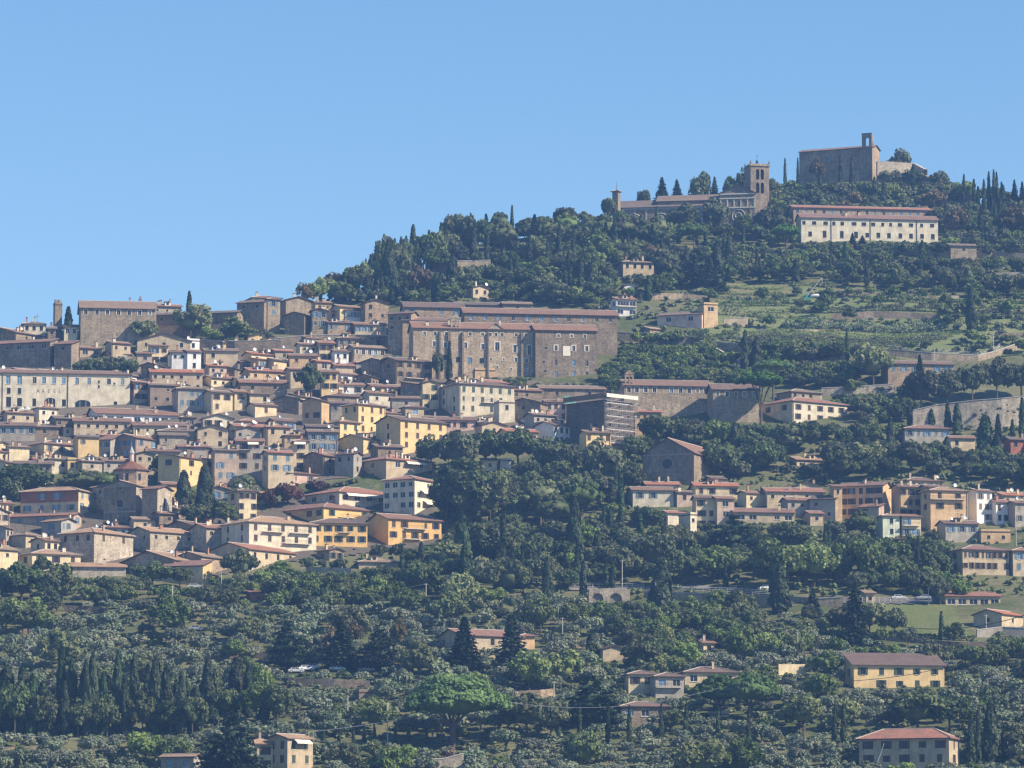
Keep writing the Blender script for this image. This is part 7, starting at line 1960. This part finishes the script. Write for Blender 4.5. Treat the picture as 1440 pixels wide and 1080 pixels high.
ALLT = []
def scatter(poly, mix, sp, n, hs=(0.8, 1.25), seed=1, parts=False, out=None, rows=0):
    r = random.Random(seed)
    xs = [p[0] for p in poly]; ys = [p[1] for p in poly]
    kinds = [m[0] for m in mix]; ws = [m[1] for m in mix]; c = 0
    for _ in range(n):
        px, py = r.uniform(min(xs), max(xs)), r.uniform(min(ys), max(ys))
        if not inpoly(px, py, poly) or any(inpoly(px, py, P) for P in OPEN): continue
        x, y, z = hit(px, py)
        kd = r.choices(kinds, ws)[0]; k = KT[kd]
        if rows:
            y = (round((y + 0.06 * x) / rows) * rows - 0.06 * x) + r.gauss(0, rows * 0.07); z = gz(x, y)
            px, py = to_px(x, y, z)
            if any(inpoly(px, py, P) for P in OPEN): continue
        q = r.uniform(*hs); d = sp * q
        if near_tree(x, y, d): continue
        if in_foot(x, y, 1.2): continue
        s = depth_t(py, y) / F; h = k['H'] * q * r.uniform(0.88, 1.12); w = k['W'] * q * r.uniform(0.85, 1.15)
        sc = blocked(px, py, h, w, y, s)
        if sc <= 0: continue
        h *= sc; w *= sc
        put_grid(x, y, d); c += 1
        (ALLT if out is None else out).append((kd, x, y, z - 0.1, h, w, px, py))
    return c

ZA = [(438, 424), (520, 402), (600, 374), (650, 347), (760, 330), (860, 318), (900, 325), (1050, 318), (1112, 335), (1120, 400), (1000, 400), (905, 425), (860, 425), (780, 430), (700, 405), (650, 412), (560, 430), (480, 432)]
ZB = [(1085, 268), (1130, 255), (1230, 255), (1300, 258), (1360, 283), (1440, 296), (1540, 300), (1540, 422), (1330, 414), (1200, 405), (1120, 392), (1112, 340), (1080, 330)]
ZC = [(960, 425), (1140, 412), (1470, 428), (1470, 500), (1380, 500), (1240, 490), (1000, 480), (985, 470), (1015, 440)]
ZD = [(845, 482), (980, 490), (1060, 522), (1062, 540), (880, 540), (850, 520)]
ZE = [(1055, 500), (1190, 510), (1250, 515), (1250, 545), (1160, 552), (1100, 545), (1062, 545)]
ZE2 = [(1240, 545), (1290, 548), (1280, 600), (1190, 595), (1160, 570)]
ZG = [(895, 625), (985, 600), (1070, 592), (1200, 598), (1270, 625), (1340, 640), (1540, 630), (1540, 700), (1330, 675), (1150, 682), (1000, 675), (985, 695), (895, 690), (860, 700)]
ZH = [(622, 665), (700, 655), (800, 662), (900, 700), (930, 745), (1020, 748), (1180, 762), (1330, 775), (1335, 828), (1200, 826), (1085, 824), (900, 826), (830, 826), (700, 850), (600, 850), (430, 820), (430, 800), (560, 788), (622, 772)]
ZH2 = [(1180, 740), (1240, 760), (1330, 765), (1335, 838), (1200, 838), (1180, 800)]
ZI = [(-20, 812), (100, 825), (300, 832), (420, 815), (600, 850), (600, 866), (420, 862), (200, 862), (-20, 880)]
ZT = [(0, 690), (110, 700), (330, 700), (440, 700), (430, 720), (300, 745), (0, 720)]
ZM = [(860, 850), (1080, 868), (1200, 875), (1440, 900), (1440, 945), (1350, 945), (1200, 930), (1000, 940), (860, 930)]
c = {}
c['A'] = scatter(ZA, [('holm', 5), ('broad', 3.5), ('cyp', 1.0), ('cypfat', .4), ('light', .8), ('autumn', .3), ('con', .3)], 5.8, 6500, (0.65, 1.6), 2)
c['B'] = scatter(ZB, [('holm', 5), ('broad', 3.2), ('cyp', .8), ('light', .8), ('autumn', .25)], 6.2, 5000, (0.6, 1.1), 3)
c['C'] = scatter(ZC, [('broad', 2), ('olive', 4), ('shrub', 3), ('light', 1)], 5.4, 2400, (0.45, 0.85), 4, rows=10.5)
c['D'] = scatter(ZD, [('broad', 3), ('light', 2), ('shrub', 3), ('olive', 1)], 3.2, 2500, (0.4, 0.8), 5)
c['H3'] = scatter([(622, 690), (730, 680), (750, 790), (600, 790)], [('broad', 3), ('holm', 3), ('shrub', 2)], 3.6, 900, (0.5, 0.9), 68)
c['A3'] = scatter([(640, 532), (868, 536), (885, 560), (800, 562), (745, 552), (640, 548)], [('broad', 3), ('shrub', 3)], 3.4, 600, (0.4, 0.7), 67)
c['A2'] = scatter([(560, 432), (640, 402), (700, 398), (860, 408), (860, 440), (750, 426), (640, 426)], [('broad', 3), ('light', 2), ('olive', 2), ('shrub', 2)], 4.2, 2500, (0.45, 0.85), 66)
c['E'] = scatter(ZE, [('broad', 3), ('holm', 3), ('light', 1)], 5.4, 900, (0.6, 1.05), 6)
c['E2'] = scatter(ZE2, [('broad', 3), ('holm', 3)], 5.2, 800, (0.5, 1.0), 16)
c['G'] = scatter(ZG, [('holm', 6), ('broad', 3), ('light', .7), ('cypfat', .3)], 6.0, 4000, (0.65, 1.5), 7)
c['H'] = scatter(ZH, [('holm', 6), ('broad', 2.4), ('light', .7), ('cyp', .8), ('cypfat', .6), ('dpine', .35), ('tall', .35)], 6.0, 7500, (0.65, 1.65), 8)
c['H2'] = scatter(ZH2, [('holm', 4), ('broad', 3), ('light', 1)], 5.6, 900, (0.6, 1.0), 18)
c['I'] = scatter(ZI, [('broad', 4), ('light', 1.5), ('holm', 1.5), ('olive', 3)], 5.0, 2200, (0.55, 1.0), 9)
c['T'] = scatter(ZT, [('broad', 3), ('holm', 2)], 6.0, 400, (0.5, 0.9), 10)
c['M'] = scatter(ZM, [('broad', 3), ('holm', 1), ('light', 1), ('olive', 8)], 5.0, 2200, (0.6, 1.1), 11)
ZO = [(-130, 862), (420, 862), (600, 864), (700, 852), (820, 852), (860, 850), (1000, 862), (1200, 905), (1550, 910), (1550, 1110), (-130, 1110)]
scatter(ZO, [('olive', 10), ('broad', .45), ('light', .25), ('shrub', 1.2)], 3.9, 20000, (0.8, 1.45), 12, rows=6.8)
# of each kind the ones that show largest are things; the rest is one mass
FAM = {'holm': ('holm_oak',), 'olive': ('olive_tree',), 'shrub': ('shrub',)}
fam = lambda kd: KT[kd]['name']
groups = {}
for q in ALLT: groups.setdefault(fam(q[0]), []).append(q)
have = {}
for kd, n in KCOUNT.items(): have[KT[kd]['name']] = have.get(KT[kd]['name'], 0) + n
LITE = {
    'tall': [crown_round(95, 4.0, 12.5, 1.2, 50, 34, 0.74, 0.25)],
    'holm': [crown_round(s, 4.2, 6.8, 1.3, 30, 30, 0.74, 0.2) for s in range(80, 84)],
    'broad': [crown_round(s, 4.0, 6.6, 1.5, 25, 30, 0.74, 0.3) for s in range(84, 88)],
    'light': [crown_round(s, 4.0, 6.6, 1.4, 24, 28, 0.74, 0.35) for s in range(88, 90)],
    'olive': [crown_olive(s, 2.3, 3.2, 0.9, 14, 30, 0.4) for s in range(40, 46)],
    'shrub': [crown_round(s, 1.9, 2.5, -0.2, 9, 20, 0.55, 0.3) for s in range(90, 92)],
    'autumn': [crown_round(93, 4.0, 6.4, 1.4, 22, 28, 0.7, 0.35)],
}
MASS = {'holm_oak': ('oak_wood', 'farther evergreen oaks merging into one dark wood on the hillside'),
        'broadleaf_tree': ('leafy_wood', 'farther leafy trees merging into one wood on the hillside'),
        'olive_tree': ('olive_grove', 'silvery olive grove filling the farther terraces below the town'),
        'shrub': ('shrubbery', 'small shrubs scattered through the farther terraces')}
rng = np.random.default_rng(3)
for nm, L in groups.items():
    L.sort(key=lambda q: -(q[4] / q[2]))
    lim = 290 - have.get(nm, 0)
    for i, q in enumerate(L[:lim] if nm in MASS else L):
        plant(q[0], q[1], q[2], q[3], q[4], q[5], None, q[2] < 1200 and q[0] != 'shrub', None, None, (q[6], q[7]))
    if nm in MASS and len(L) > lim:
        mats = []; ids = {}; parts = []; mi = []
        for q in L[lim:]:
            kd = q[0]; v = int(rng.integers(3)); key = (kd, v)
            if key not in ids:
                ids[key] = len(mats); mats.append(MASSM(kd, v))
            V, Q = LITE[kd][rng.integers(len(LITE[kd]))]
            a = rng.uniform(0, 2 * pi); sx, sz = q[5] / KT[kd]['W'], q[4] / KT[kd]['H']
            R = np.array([[cos(a) * sx, -sin(a) * sx, 0], [sin(a) * sx, cos(a) * sx, 0], [0, 0, sz]])
            parts.append((V @ R.T + np.array([q[1], q[2], q[3]]), Q)); mi.append(np.full(len(Q), ids[key]))
        o = obj(MASS[nm][0], mesh_q(MASS[nm][0], *cat(parts), mats, np.concatenate(mi)))
        tag(o, MASS[nm][1], 'wood' if 'wood' in MASS[nm][0] else MASS[nm][0].replace('_', ' '), None, 'stuff')

# undergrowth: bushes and scrub nobody could count
def undergrowth(name, label, poly, n, mat, size, seed, hmul=1.0, per=26):
    r = random.Random(seed); rg_ = np.random.default_rng(seed)
    lb = [crown_round(s, 1.1, 1.5, -0.2, 6, per // 2, size, 0.3) for s in range(70, 75)]
    xs = [p[0] for p in poly]; ys = [p[1] for p in poly]; parts = []
    for _ in range(n):
        px, py = r.uniform(min(xs), max(xs)), r.uniform(min(ys), max(ys))
        if not inpoly(px, py, poly) or any(inpoly(px, py, P) for P in OPEN): continue
        x, y, z = hit(px, py)
        if in_foot(x, y, 0.3): continue
        s = depth_t(py, y) / F; q = r.uniform(0.5, 1.5)
        if blocked(px, py, 1.3 * q * hmul, 2.2 * q, y, s, 0.6) <= 0: continue
        V, Q = lb[r.randrange(5)]
        parts.append((V * np.array([q, q, q * hmul]) + np.array([x, y, z]), Q))
    o = obj(name, mesh_q(name, *cat(parts), [LM[mat]])); tag(o, label, 'undergrowth', None, 'stuff')
undergrowth('undergrowth', 'low scrub covering the wooded upper slopes', [(438, 424), (640, 350), (860, 320), (1130, 262), (1300, 262), (1470, 305), (1470, 500), (1240, 495), (980, 485), (850, 540), (840, 430)], 2600, 'hedge', 0.45, 31)
undergrowth('undergrowth', 'low scrub under the trees of the middle wood', [(580, 640), (900, 600), (1470, 600), (1470, 840), (820, 850), (400, 850), (400, 790), (600, 780)], 2400, 'broad', 0.45, 32)
undergrowth('undergrowth', 'dry and green scrub between the olives', ZO, 2400, 'hedge', 0.4, 33, 0.7)
undergrowth('undergrowth', 'dry silvery scrub along the olive terraces', ZO, 1800, 'olive', 0.4, 35, 0.6)
undergrowth('undergrowth', 'garden greenery between the town houses', [(0, 640), (440, 640), (620, 700), (620, 780), (0, 820)], 500, 'broad', 0.42, 34)

# ---- hedges and vine rows on the terraces
def row(name, label, cat_, px0, py0, px1, py1, h, w, mat, seed, size=0.4, dens=26, grp=None):
    rg_ = np.random.default_rng(seed); a = hit(px0, py0); b = hit(px1, py1)
    n = int(math.dist(a, b)); C = []; 
    h *= 1.3; dens = int(dens * 1.5); tt = rg_.uniform(0, 1, n * dens)
    x = a[0] + (b[0] - a[0]) * tt + rg_.normal(size=len(tt)) * w * 0.33; y = a[1] + (b[1] - a[1]) * tt + rg_.normal(size=len(tt)) * w * 0.33
    hh = h * (0.8 + 0.35 * np.sin(tt * n * 0.5 + seed) * np.sin(tt * n * 0.17))
    z = ground_z(x, y) + rg_.uniform(0, 1, len(tt)) ** 0.6 * hh
    C = np.stack([x - a[0], y - a[1], z - a[2]], 1)
    Nm = rg_.normal(size=C.shape) * 0.7 + np.array([0, -0.4, 0.6])
    o = obj(name, mesh_q(name, *quads(C, Nm, size, rg_), [LM[mat]]), None, a); tag(o, label, cat_, grp)
row('hedge', 'thick trimmed hedge under the upper wood on the right terraces', 'hedge', 1208, 426, 1330, 430, 2.6, 1.8, 'hedge', 1)
row('hedge', 'second hedge line just below the thick trimmed one', 'hedge', 1112, 440, 1325, 440, 2.4, 1.8, 'hedge', 2)
row('hedge', 'silvery bushy hedge above the vineyard', 'hedge', 1105, 463, 1335, 466, 3.2, 2.5, 'olive', 3, 0.45)
row('hedge', 'hedge left of the crane on the terraces', 'hedge', 1005, 432, 1112, 431, 2.4, 2.0, 'hedge', 4)
row('hedge', 'bushy hedge right of the orange tower room', 'hedge', 1015, 444, 1110, 449, 3.4, 2.5, 'hedge', 5)
row('hedge', 'leafy hedge on top of the garden wall', 'hedge', 965, 474, 1040, 477, 2.6, 1.8, 'vine', 6)
row('hedge', 'hedge above the right shoulder of the vineyard', 'hedge', 1335, 445, 1445, 452, 3.0, 2.5, 'hedge', 7)
row('hedge', 'hedge line along the path left of the school like house', 'hedge', 1180, 818, 1320, 806, 2.8, 2.2, 'olive', 8)
row('hedge', 'clipped hedge at the foot of the lawn', 'hedge', 1210, 896, 1372, 903, 1.2, 1.0, 'hedge', 9)
row('hedge', 'ivy covered hedge wall left of the great pine', 'hedge', 430, 1016, 560, 1012, 2.0, 1.2, 'hedge', 10)
row('hedge', 'dark low hedge over the roadside on the wood slope', 'hedge', 622, 748, 672, 748, 2.0, 1.4, 'broad', 11)
row('hedge', 'yellowing hedge on the lowest terrace at the left', 'hedge', 150, 1076, 215, 1074, 1.6, 1.2, 'vine', 12)
row('hedge', 'dark hedge over the terrace garden below the skyline', 'hedge', 270, 484, 385, 484, 2.0, 1.5, 'broad', 13)
for i in range(6):
    row('vine_row', 'vine row of the vineyard on the terraces above the plane tree', 'vine row', 1050 + i * 4, 471 + i * 3.2, 1352 - i * 10, 471 + i * 3.6, 1.5, 0.6, 'vine' if i < 2 else 'hedge', 40 + i, 0.33, 20, 'rows of vines in the terraced vineyard')
for i in range(4):
    row('vine_row', 'vine row in the walled garden beside the great convent', 'vine row', 905 + i * 3, 516 + i * 6, 1000 + i * 6, 518 + i * 6, 1.5, 0.7, 'hedge', 60 + i, 0.33, 20, 'vine rows in the walled garden')
# low terrace banks between the rows of olives and on the upper terraces
rb = random.Random(77); seen_b = set()
for k in range(70):
    if k < 44: cx, cy = rb.uniform(0, 1440), rb.uniform(872, 1066); L = rb.uniform(50, 150); hh = rb.uniform(4, 9)
    else: cx, cy = rb.uniform(960, 1440), rb.uniform(398, 500); L = rb.uniform(60, 140); hh = rb.uniform(3, 5)
    if any(inpoly(cx + q * L / 2, cy, P) for P in OPEN for q in (-1, 0, 1)): continue
    pts_ = [(cx + q * L / 2, cy - hh + 1.5 * sin(cx + q) , cy + 1.5 * sin(cx + q)) for q in (-1, -0.3, 0.4, 1)]
    if any(p_[0] < x1 + 3 and p_[0] > x0 - 3 and yt - 4 < cy < yb + 3 for p_ in pts_ for (x0, x1, yt, yb, Y) in PROT): continue
    lab = ('sandy' if k % 3 else 'dark') + ' dry stone terrace bank ' + where(cx, cy)
    wall_line('terrace_wall', lab, pts_, 'sl' if k % 3 else 'sd', 0.5, cat='bank', copin=False, grp='terrace banks ' + where(cx, cy))
for k, (a_, b_, c_, d_) in enumerate([(1120, 402, 1180, 404), (1010, 404, 1100, 408), (1180, 418, 1210, 420), (1000, 412, 1120, 417), (1015, 421, 1105, 424), (1340, 425, 1440, 428), (1340, 405, 1440, 408), (1110, 449, 1165, 452), (1325, 456, 1440, 462), (960, 437, 984, 440)]):
    row('hedge', 'thin green terrace edge ' + where((a_ + c_) / 2, (b_ + d_) / 2), 'hedge', a_, b_, c_, d_, 1.3, 1.6, 'vine' if k % 2 else 'hedge', 90 + k, 0.36, 18, 'thin green terrace edges on the upper terraces ' + where((a_ + c_) / 2, (b_ + d_) / 2))
# caper bushes on the huge wall
r_ = random.Random(8)
for i in range(34):
    px = r_.uniform(1292, 1440); f = (px - 1284) / 166; pt = 577 - 20 * min(1, f * 1.2); pb2 = 592 + 20 * f
    py = r_.uniform(pt + 4, min(pb2, pt + 34)); x, y, z = hit(px, pb2)
    X, Y_, Z = ray(px, py, y - 0.5)
    o = obj('caper_bush', KT['shrub']['crowns'][i % 4], None, (X, Y_, Z - 0.6), r_.uniform(0, 6), (0.38 * r_.uniform(0.6, 1.3),) * 3)
    tag(o, 'tuft of caper growing out of the huge retaining wall', 'shrub', 'caper tufts on the huge retaining wall')
print('KINDS', KCOUNT, {k: len(v) for k, v in groups.items()})
# ------------------------------------------------------------------ ground
def build_ground():
    xs = np.concatenate([[-9000, -5000, -2500, -1200, -700, -450], np.arange(-320, 321, 3.5), [450, 700, 1200, 2500, 5000, 9000]])
    ys = np.concatenate([[-5000, -1000, 0, 300, 500, 700, 850, 920], np.arange(960, 2010, 3.5), [2050, 2150, 2400, 3000, 5000, 9000, 14000]])
    XX, YY = np.meshgrid(xs, ys)
    Z = ground_z(XX, YY)
    n = np.random.default_rng(1).normal(size=Z.shape) * 0.12
    Z = Z + n * ((YY > 960) & (YY < 2010))
    V = np.stack([XX, YY, Z], -1).reshape(-1, 3)
    nx = len(xs); ny = len(ys)
    i, j = np.meshgrid(np.arange(ny - 1), np.arange(nx - 1), indexing='ij')
    a = (i * nx + j).ravel(); Q = np.stack([a, a + 1, a + nx + 1, a + nx], 1)
    m = bpy.data.materials.new('hillside_earth_and_grass'); t, b = nt(m)
    o = coords(t).outputs['Object']
    n1 = noise(t, o, 0.03, 6, 0.65); n2 = noise(t, o, 0.25, 6, 0.7); n3 = noise(t, o, 1.1, 4, 0.7)
    col = mixcol(t, ramp(t, n1, 0.42, 0.6), (0.085, 0.105, 0.042), (0.165, 0.16, 0.085))
    col = mixcol(t, ramp(t, n2, 0.52, 0.68), col, (0.23, 0.185, 0.12))
    col = mixcol(t, ramp(t, n3, 0.45, 0.75, 0, 0.7), col, (0.065, 0.085, 0.035))
    t.links.new(col, b.inputs['Base Color']); b.inputs['Roughness'].default_value = 1.0; b.inputs['Specular IOR Level'].default_value = 0.05
    bp = t.nodes.new('ShaderNodeBump'); bp.inputs['Strength'].default_value = 0.8; bp.inputs['Distance'].default_value = 0.4
    t.links.new(n3, bp.inputs['Height']); t.links.new(bp.outputs['Normal'], b.inputs['Normal'])
    g = obj('hillside', mesh_q('hillside', V, Q, [m], smooth=True)); tag(g, 'terraced hillside ground of earth and rough grass', 'ground', None, 'structure')
build_ground()

def drape(name, label, poly, mat, dz, cat_, step=1.2):
    P = [hit(*p) for p in poly]
    x0, x1 = min(p[0] for p in P), max(p[0] for p in P); y0, y1 = min(p[1] for p in P), max(p[1] for p in P)
    W = [(p[0], p[1]) for p in P]
    nx, ny = int((x1 - x0) / step) + 2, int((y1 - y0) / step) + 2
    xs = x0 + np.arange(nx) * step; ys = y0 + np.arange(ny) * step
    XX, YY = np.meshgrid(xs, ys); Z = ground_z(XX, YY) + dz
    V = np.stack([XX, YY, Z], -1).reshape(-1, 3); Q = []
    for i in range(ny - 1):
        for j in range(nx - 1):
            if inpoly(xs[j] + step / 2, ys[i] + step / 2, W): a = i * nx + j; Q.append((a, a + 1, a + nx + 1, a + nx))
    if Q:
        o = obj(name, mesh_q(name, V, np.array(Q), [mat], smooth=True)); tag(o, label, cat_, None, 'structure')
gm = patchy('mown_grass', (0.13, 0.155, 0.06), (0.19, 0.20, 0.085), (0.10, 0.125, 0.05))
drape('lawn', 'sunlit lawn slope with a lone tree', LAWN, gm, 0.35, 'lawn')
drape('meadow', 'green terraced slope under the hilltop wood', [(985, 398), (1130, 400), (1180, 412), (1470, 424), (1470, 500), (1250, 492), (1000, 482), (960, 440)], patchy('terrace_grass', (0.15, 0.19, 0.07), (0.23, 0.235, 0.12), (0.11, 0.145, 0.055)), 0.22, 'meadow', 2.4)
drape('road', 'narrow asphalt road above the lawn', [(1100, 846), (1200, 841), (1345, 840), (1345, 848), (1200, 850), (1100, 850)], flat('asphalt', (0.16, 0.155, 0.15), 0.95, 0.1), 0.3, 'road')
drape('road', 'road on top of the arched garages', [(800, 826), (905, 826), (1085, 832), (1085, 836), (905, 831), (800, 831)], flat('asphalt_pale', (0.22, 0.21, 0.20), 0.95, 0.1), 0.3, 'road')
drape('meadow', 'dry grass bank above the terraces', [(1010, 399), (1105, 402), (1122, 418), (1000, 420)], patchy('dry_grass', (0.17, 0.18, 0.085), (0.24, 0.21, 0.12), (0.12, 0.13, 0.06)), 0.3, 'meadow')
drape('meadow', 'pale dry field patch left of the gabled barn', [(780, 914), (832, 910), (835, 925), (780, 930)], patchy('dry_field', (0.34, 0.24, 0.15), (0.25, 0.20, 0.12), (0.18, 0.17, 0.08)), 0.35, 'meadow')

drape('street', 'stony lanes and yards between the houses of the old town', [(-60, 498), (100, 500), (190, 505), (340, 486), (545, 492), (565, 515), (745, 536), (868, 541), (885, 556), (850, 600), (770, 610), (640, 615), (600, 660), (440, 680), (340, 665), (200, 672), (120, 668), (-60, 668)], flat('stone_paving', (0.20, 0.17, 0.135), 0.95, 0.1, 0, 0.3), 0.28, 'street', 2.4)
drape('street', 'stony yards of the lower town', [(-60, 722), (130, 715), (340, 730), (440, 690), (610, 690), (615, 765), (350, 800), (290, 812), (-60, 806)], bpy.data.materials['stone_paving'], 0.28, 'street', 2.4)
# ------------------------------------------------------------------ light, sky, air, camera
SUN_EL, SUN_AZ = radians(38), radians(21)      # azimuth: degrees from +x towards the camera
sd = (cos(SUN_EL) * cos(SUN_AZ), -cos(SUN_EL) * sin(SUN_AZ), sin(SUN_EL))
import mathutils
sl = bpy.data.lights.new('sun', 'SUN'); sl.energy = 5.0; sl.angle = radians(0.53); sl.color = (1.0, 0.87, 0.69)
so = bpy.data.objects.new('sun', sl); COL.objects.link(so)
so.rotation_euler = mathutils.Vector(sd).to_track_quat('Z', 'Y').to_euler()
w = bpy.data.worlds.new('World'); SC.world = w; w.use_nodes = True
t = w.node_tree; bg = t.nodes['Background']
sk = t.nodes.new('ShaderNodeTexSky'); sk.sky_type = 'NISHITA'; sk.sun_disc = False
sk.sun_elevation = SUN_EL
# sun_rotation is measured clockwise from +Y: the sun stands at +x turned towards -y
sk.sun_rotation = pi / 2 + SUN_AZ
sk.altitude = 300; sk.air_density = 1.0; sk.dust_density = 0.2; sk.ozone_density = 3.0
hs = t.nodes.new('ShaderNodeHueSaturation'); hs.inputs['Saturation'].default_value = SKY_SAT; hs.inputs['Hue'].default_value = SKY_HUE; hs.inputs['Value'].default_value = SKY_VAL
t.links.new(sk.outputs['Color'], hs.inputs['Color']); t.links.new(hs.outputs['Color'], bg.inputs['Color'])
bg.inputs['Strength'].default_value = SKY_STR

if HAZE > 0:
    mb = MB(); mb.box(-9500, 9500, -5200, 14500, -9, 345)
    hm = bpy.data.materials.new('hazy_air'); hm.use_nodes = True; t = hm.node_tree
    t.nodes.remove(t.nodes['Principled BSDF'])
    pv = t.nodes.new('ShaderNodeVolumePrincipled'); pv.inputs['Color'].default_value = HAZE_COL; pv.inputs['Density'].default_value = HAZE
    pv.inputs['Anisotropy'].default_value = 0.0
    t.links.new(pv.outputs[0], t.nodes['Material Output'].inputs['Volume'])
    hz = mb.build('haze', hm); tag(hz, 'thin blue morning haze between the camera and the hill', 'haze', None, 'stuff')

cam = bpy.data.cameras.new('camera'); co = bpy.data.objects.new('camera', cam); COL.objects.link(co)
co.location = (0, 0, 0); co.rotation_euler = (pi / 2 + TH, 0, 0)
cam.sensor_width = 36; cam.lens = F / 1440 * 36; cam.clip_start = 1; cam.clip_end = 30000
SC.camera = co
SC.view_settings.view_transform = 'Standard'; SC.view_settings.look = 'None'; SC.view_settings.gamma = 1
SC.view_settings.exposure = EXPOSURE
SC.render.engine = 'CYCLES'
SC.cycles.max_bounces = 5; SC.cycles.diffuse_bounces = 3; SC.cycles.glossy_bounces = 2; SC.cycles.transmission_bounces = 3; SC.cycles.transparent_max_bounces = 6
SC.cycles.volume_bounces = 0
SC.cycles.use_denoising = DENOISE
SC.render.film_transparent = False
SC.cycles.filter_width = 1.35
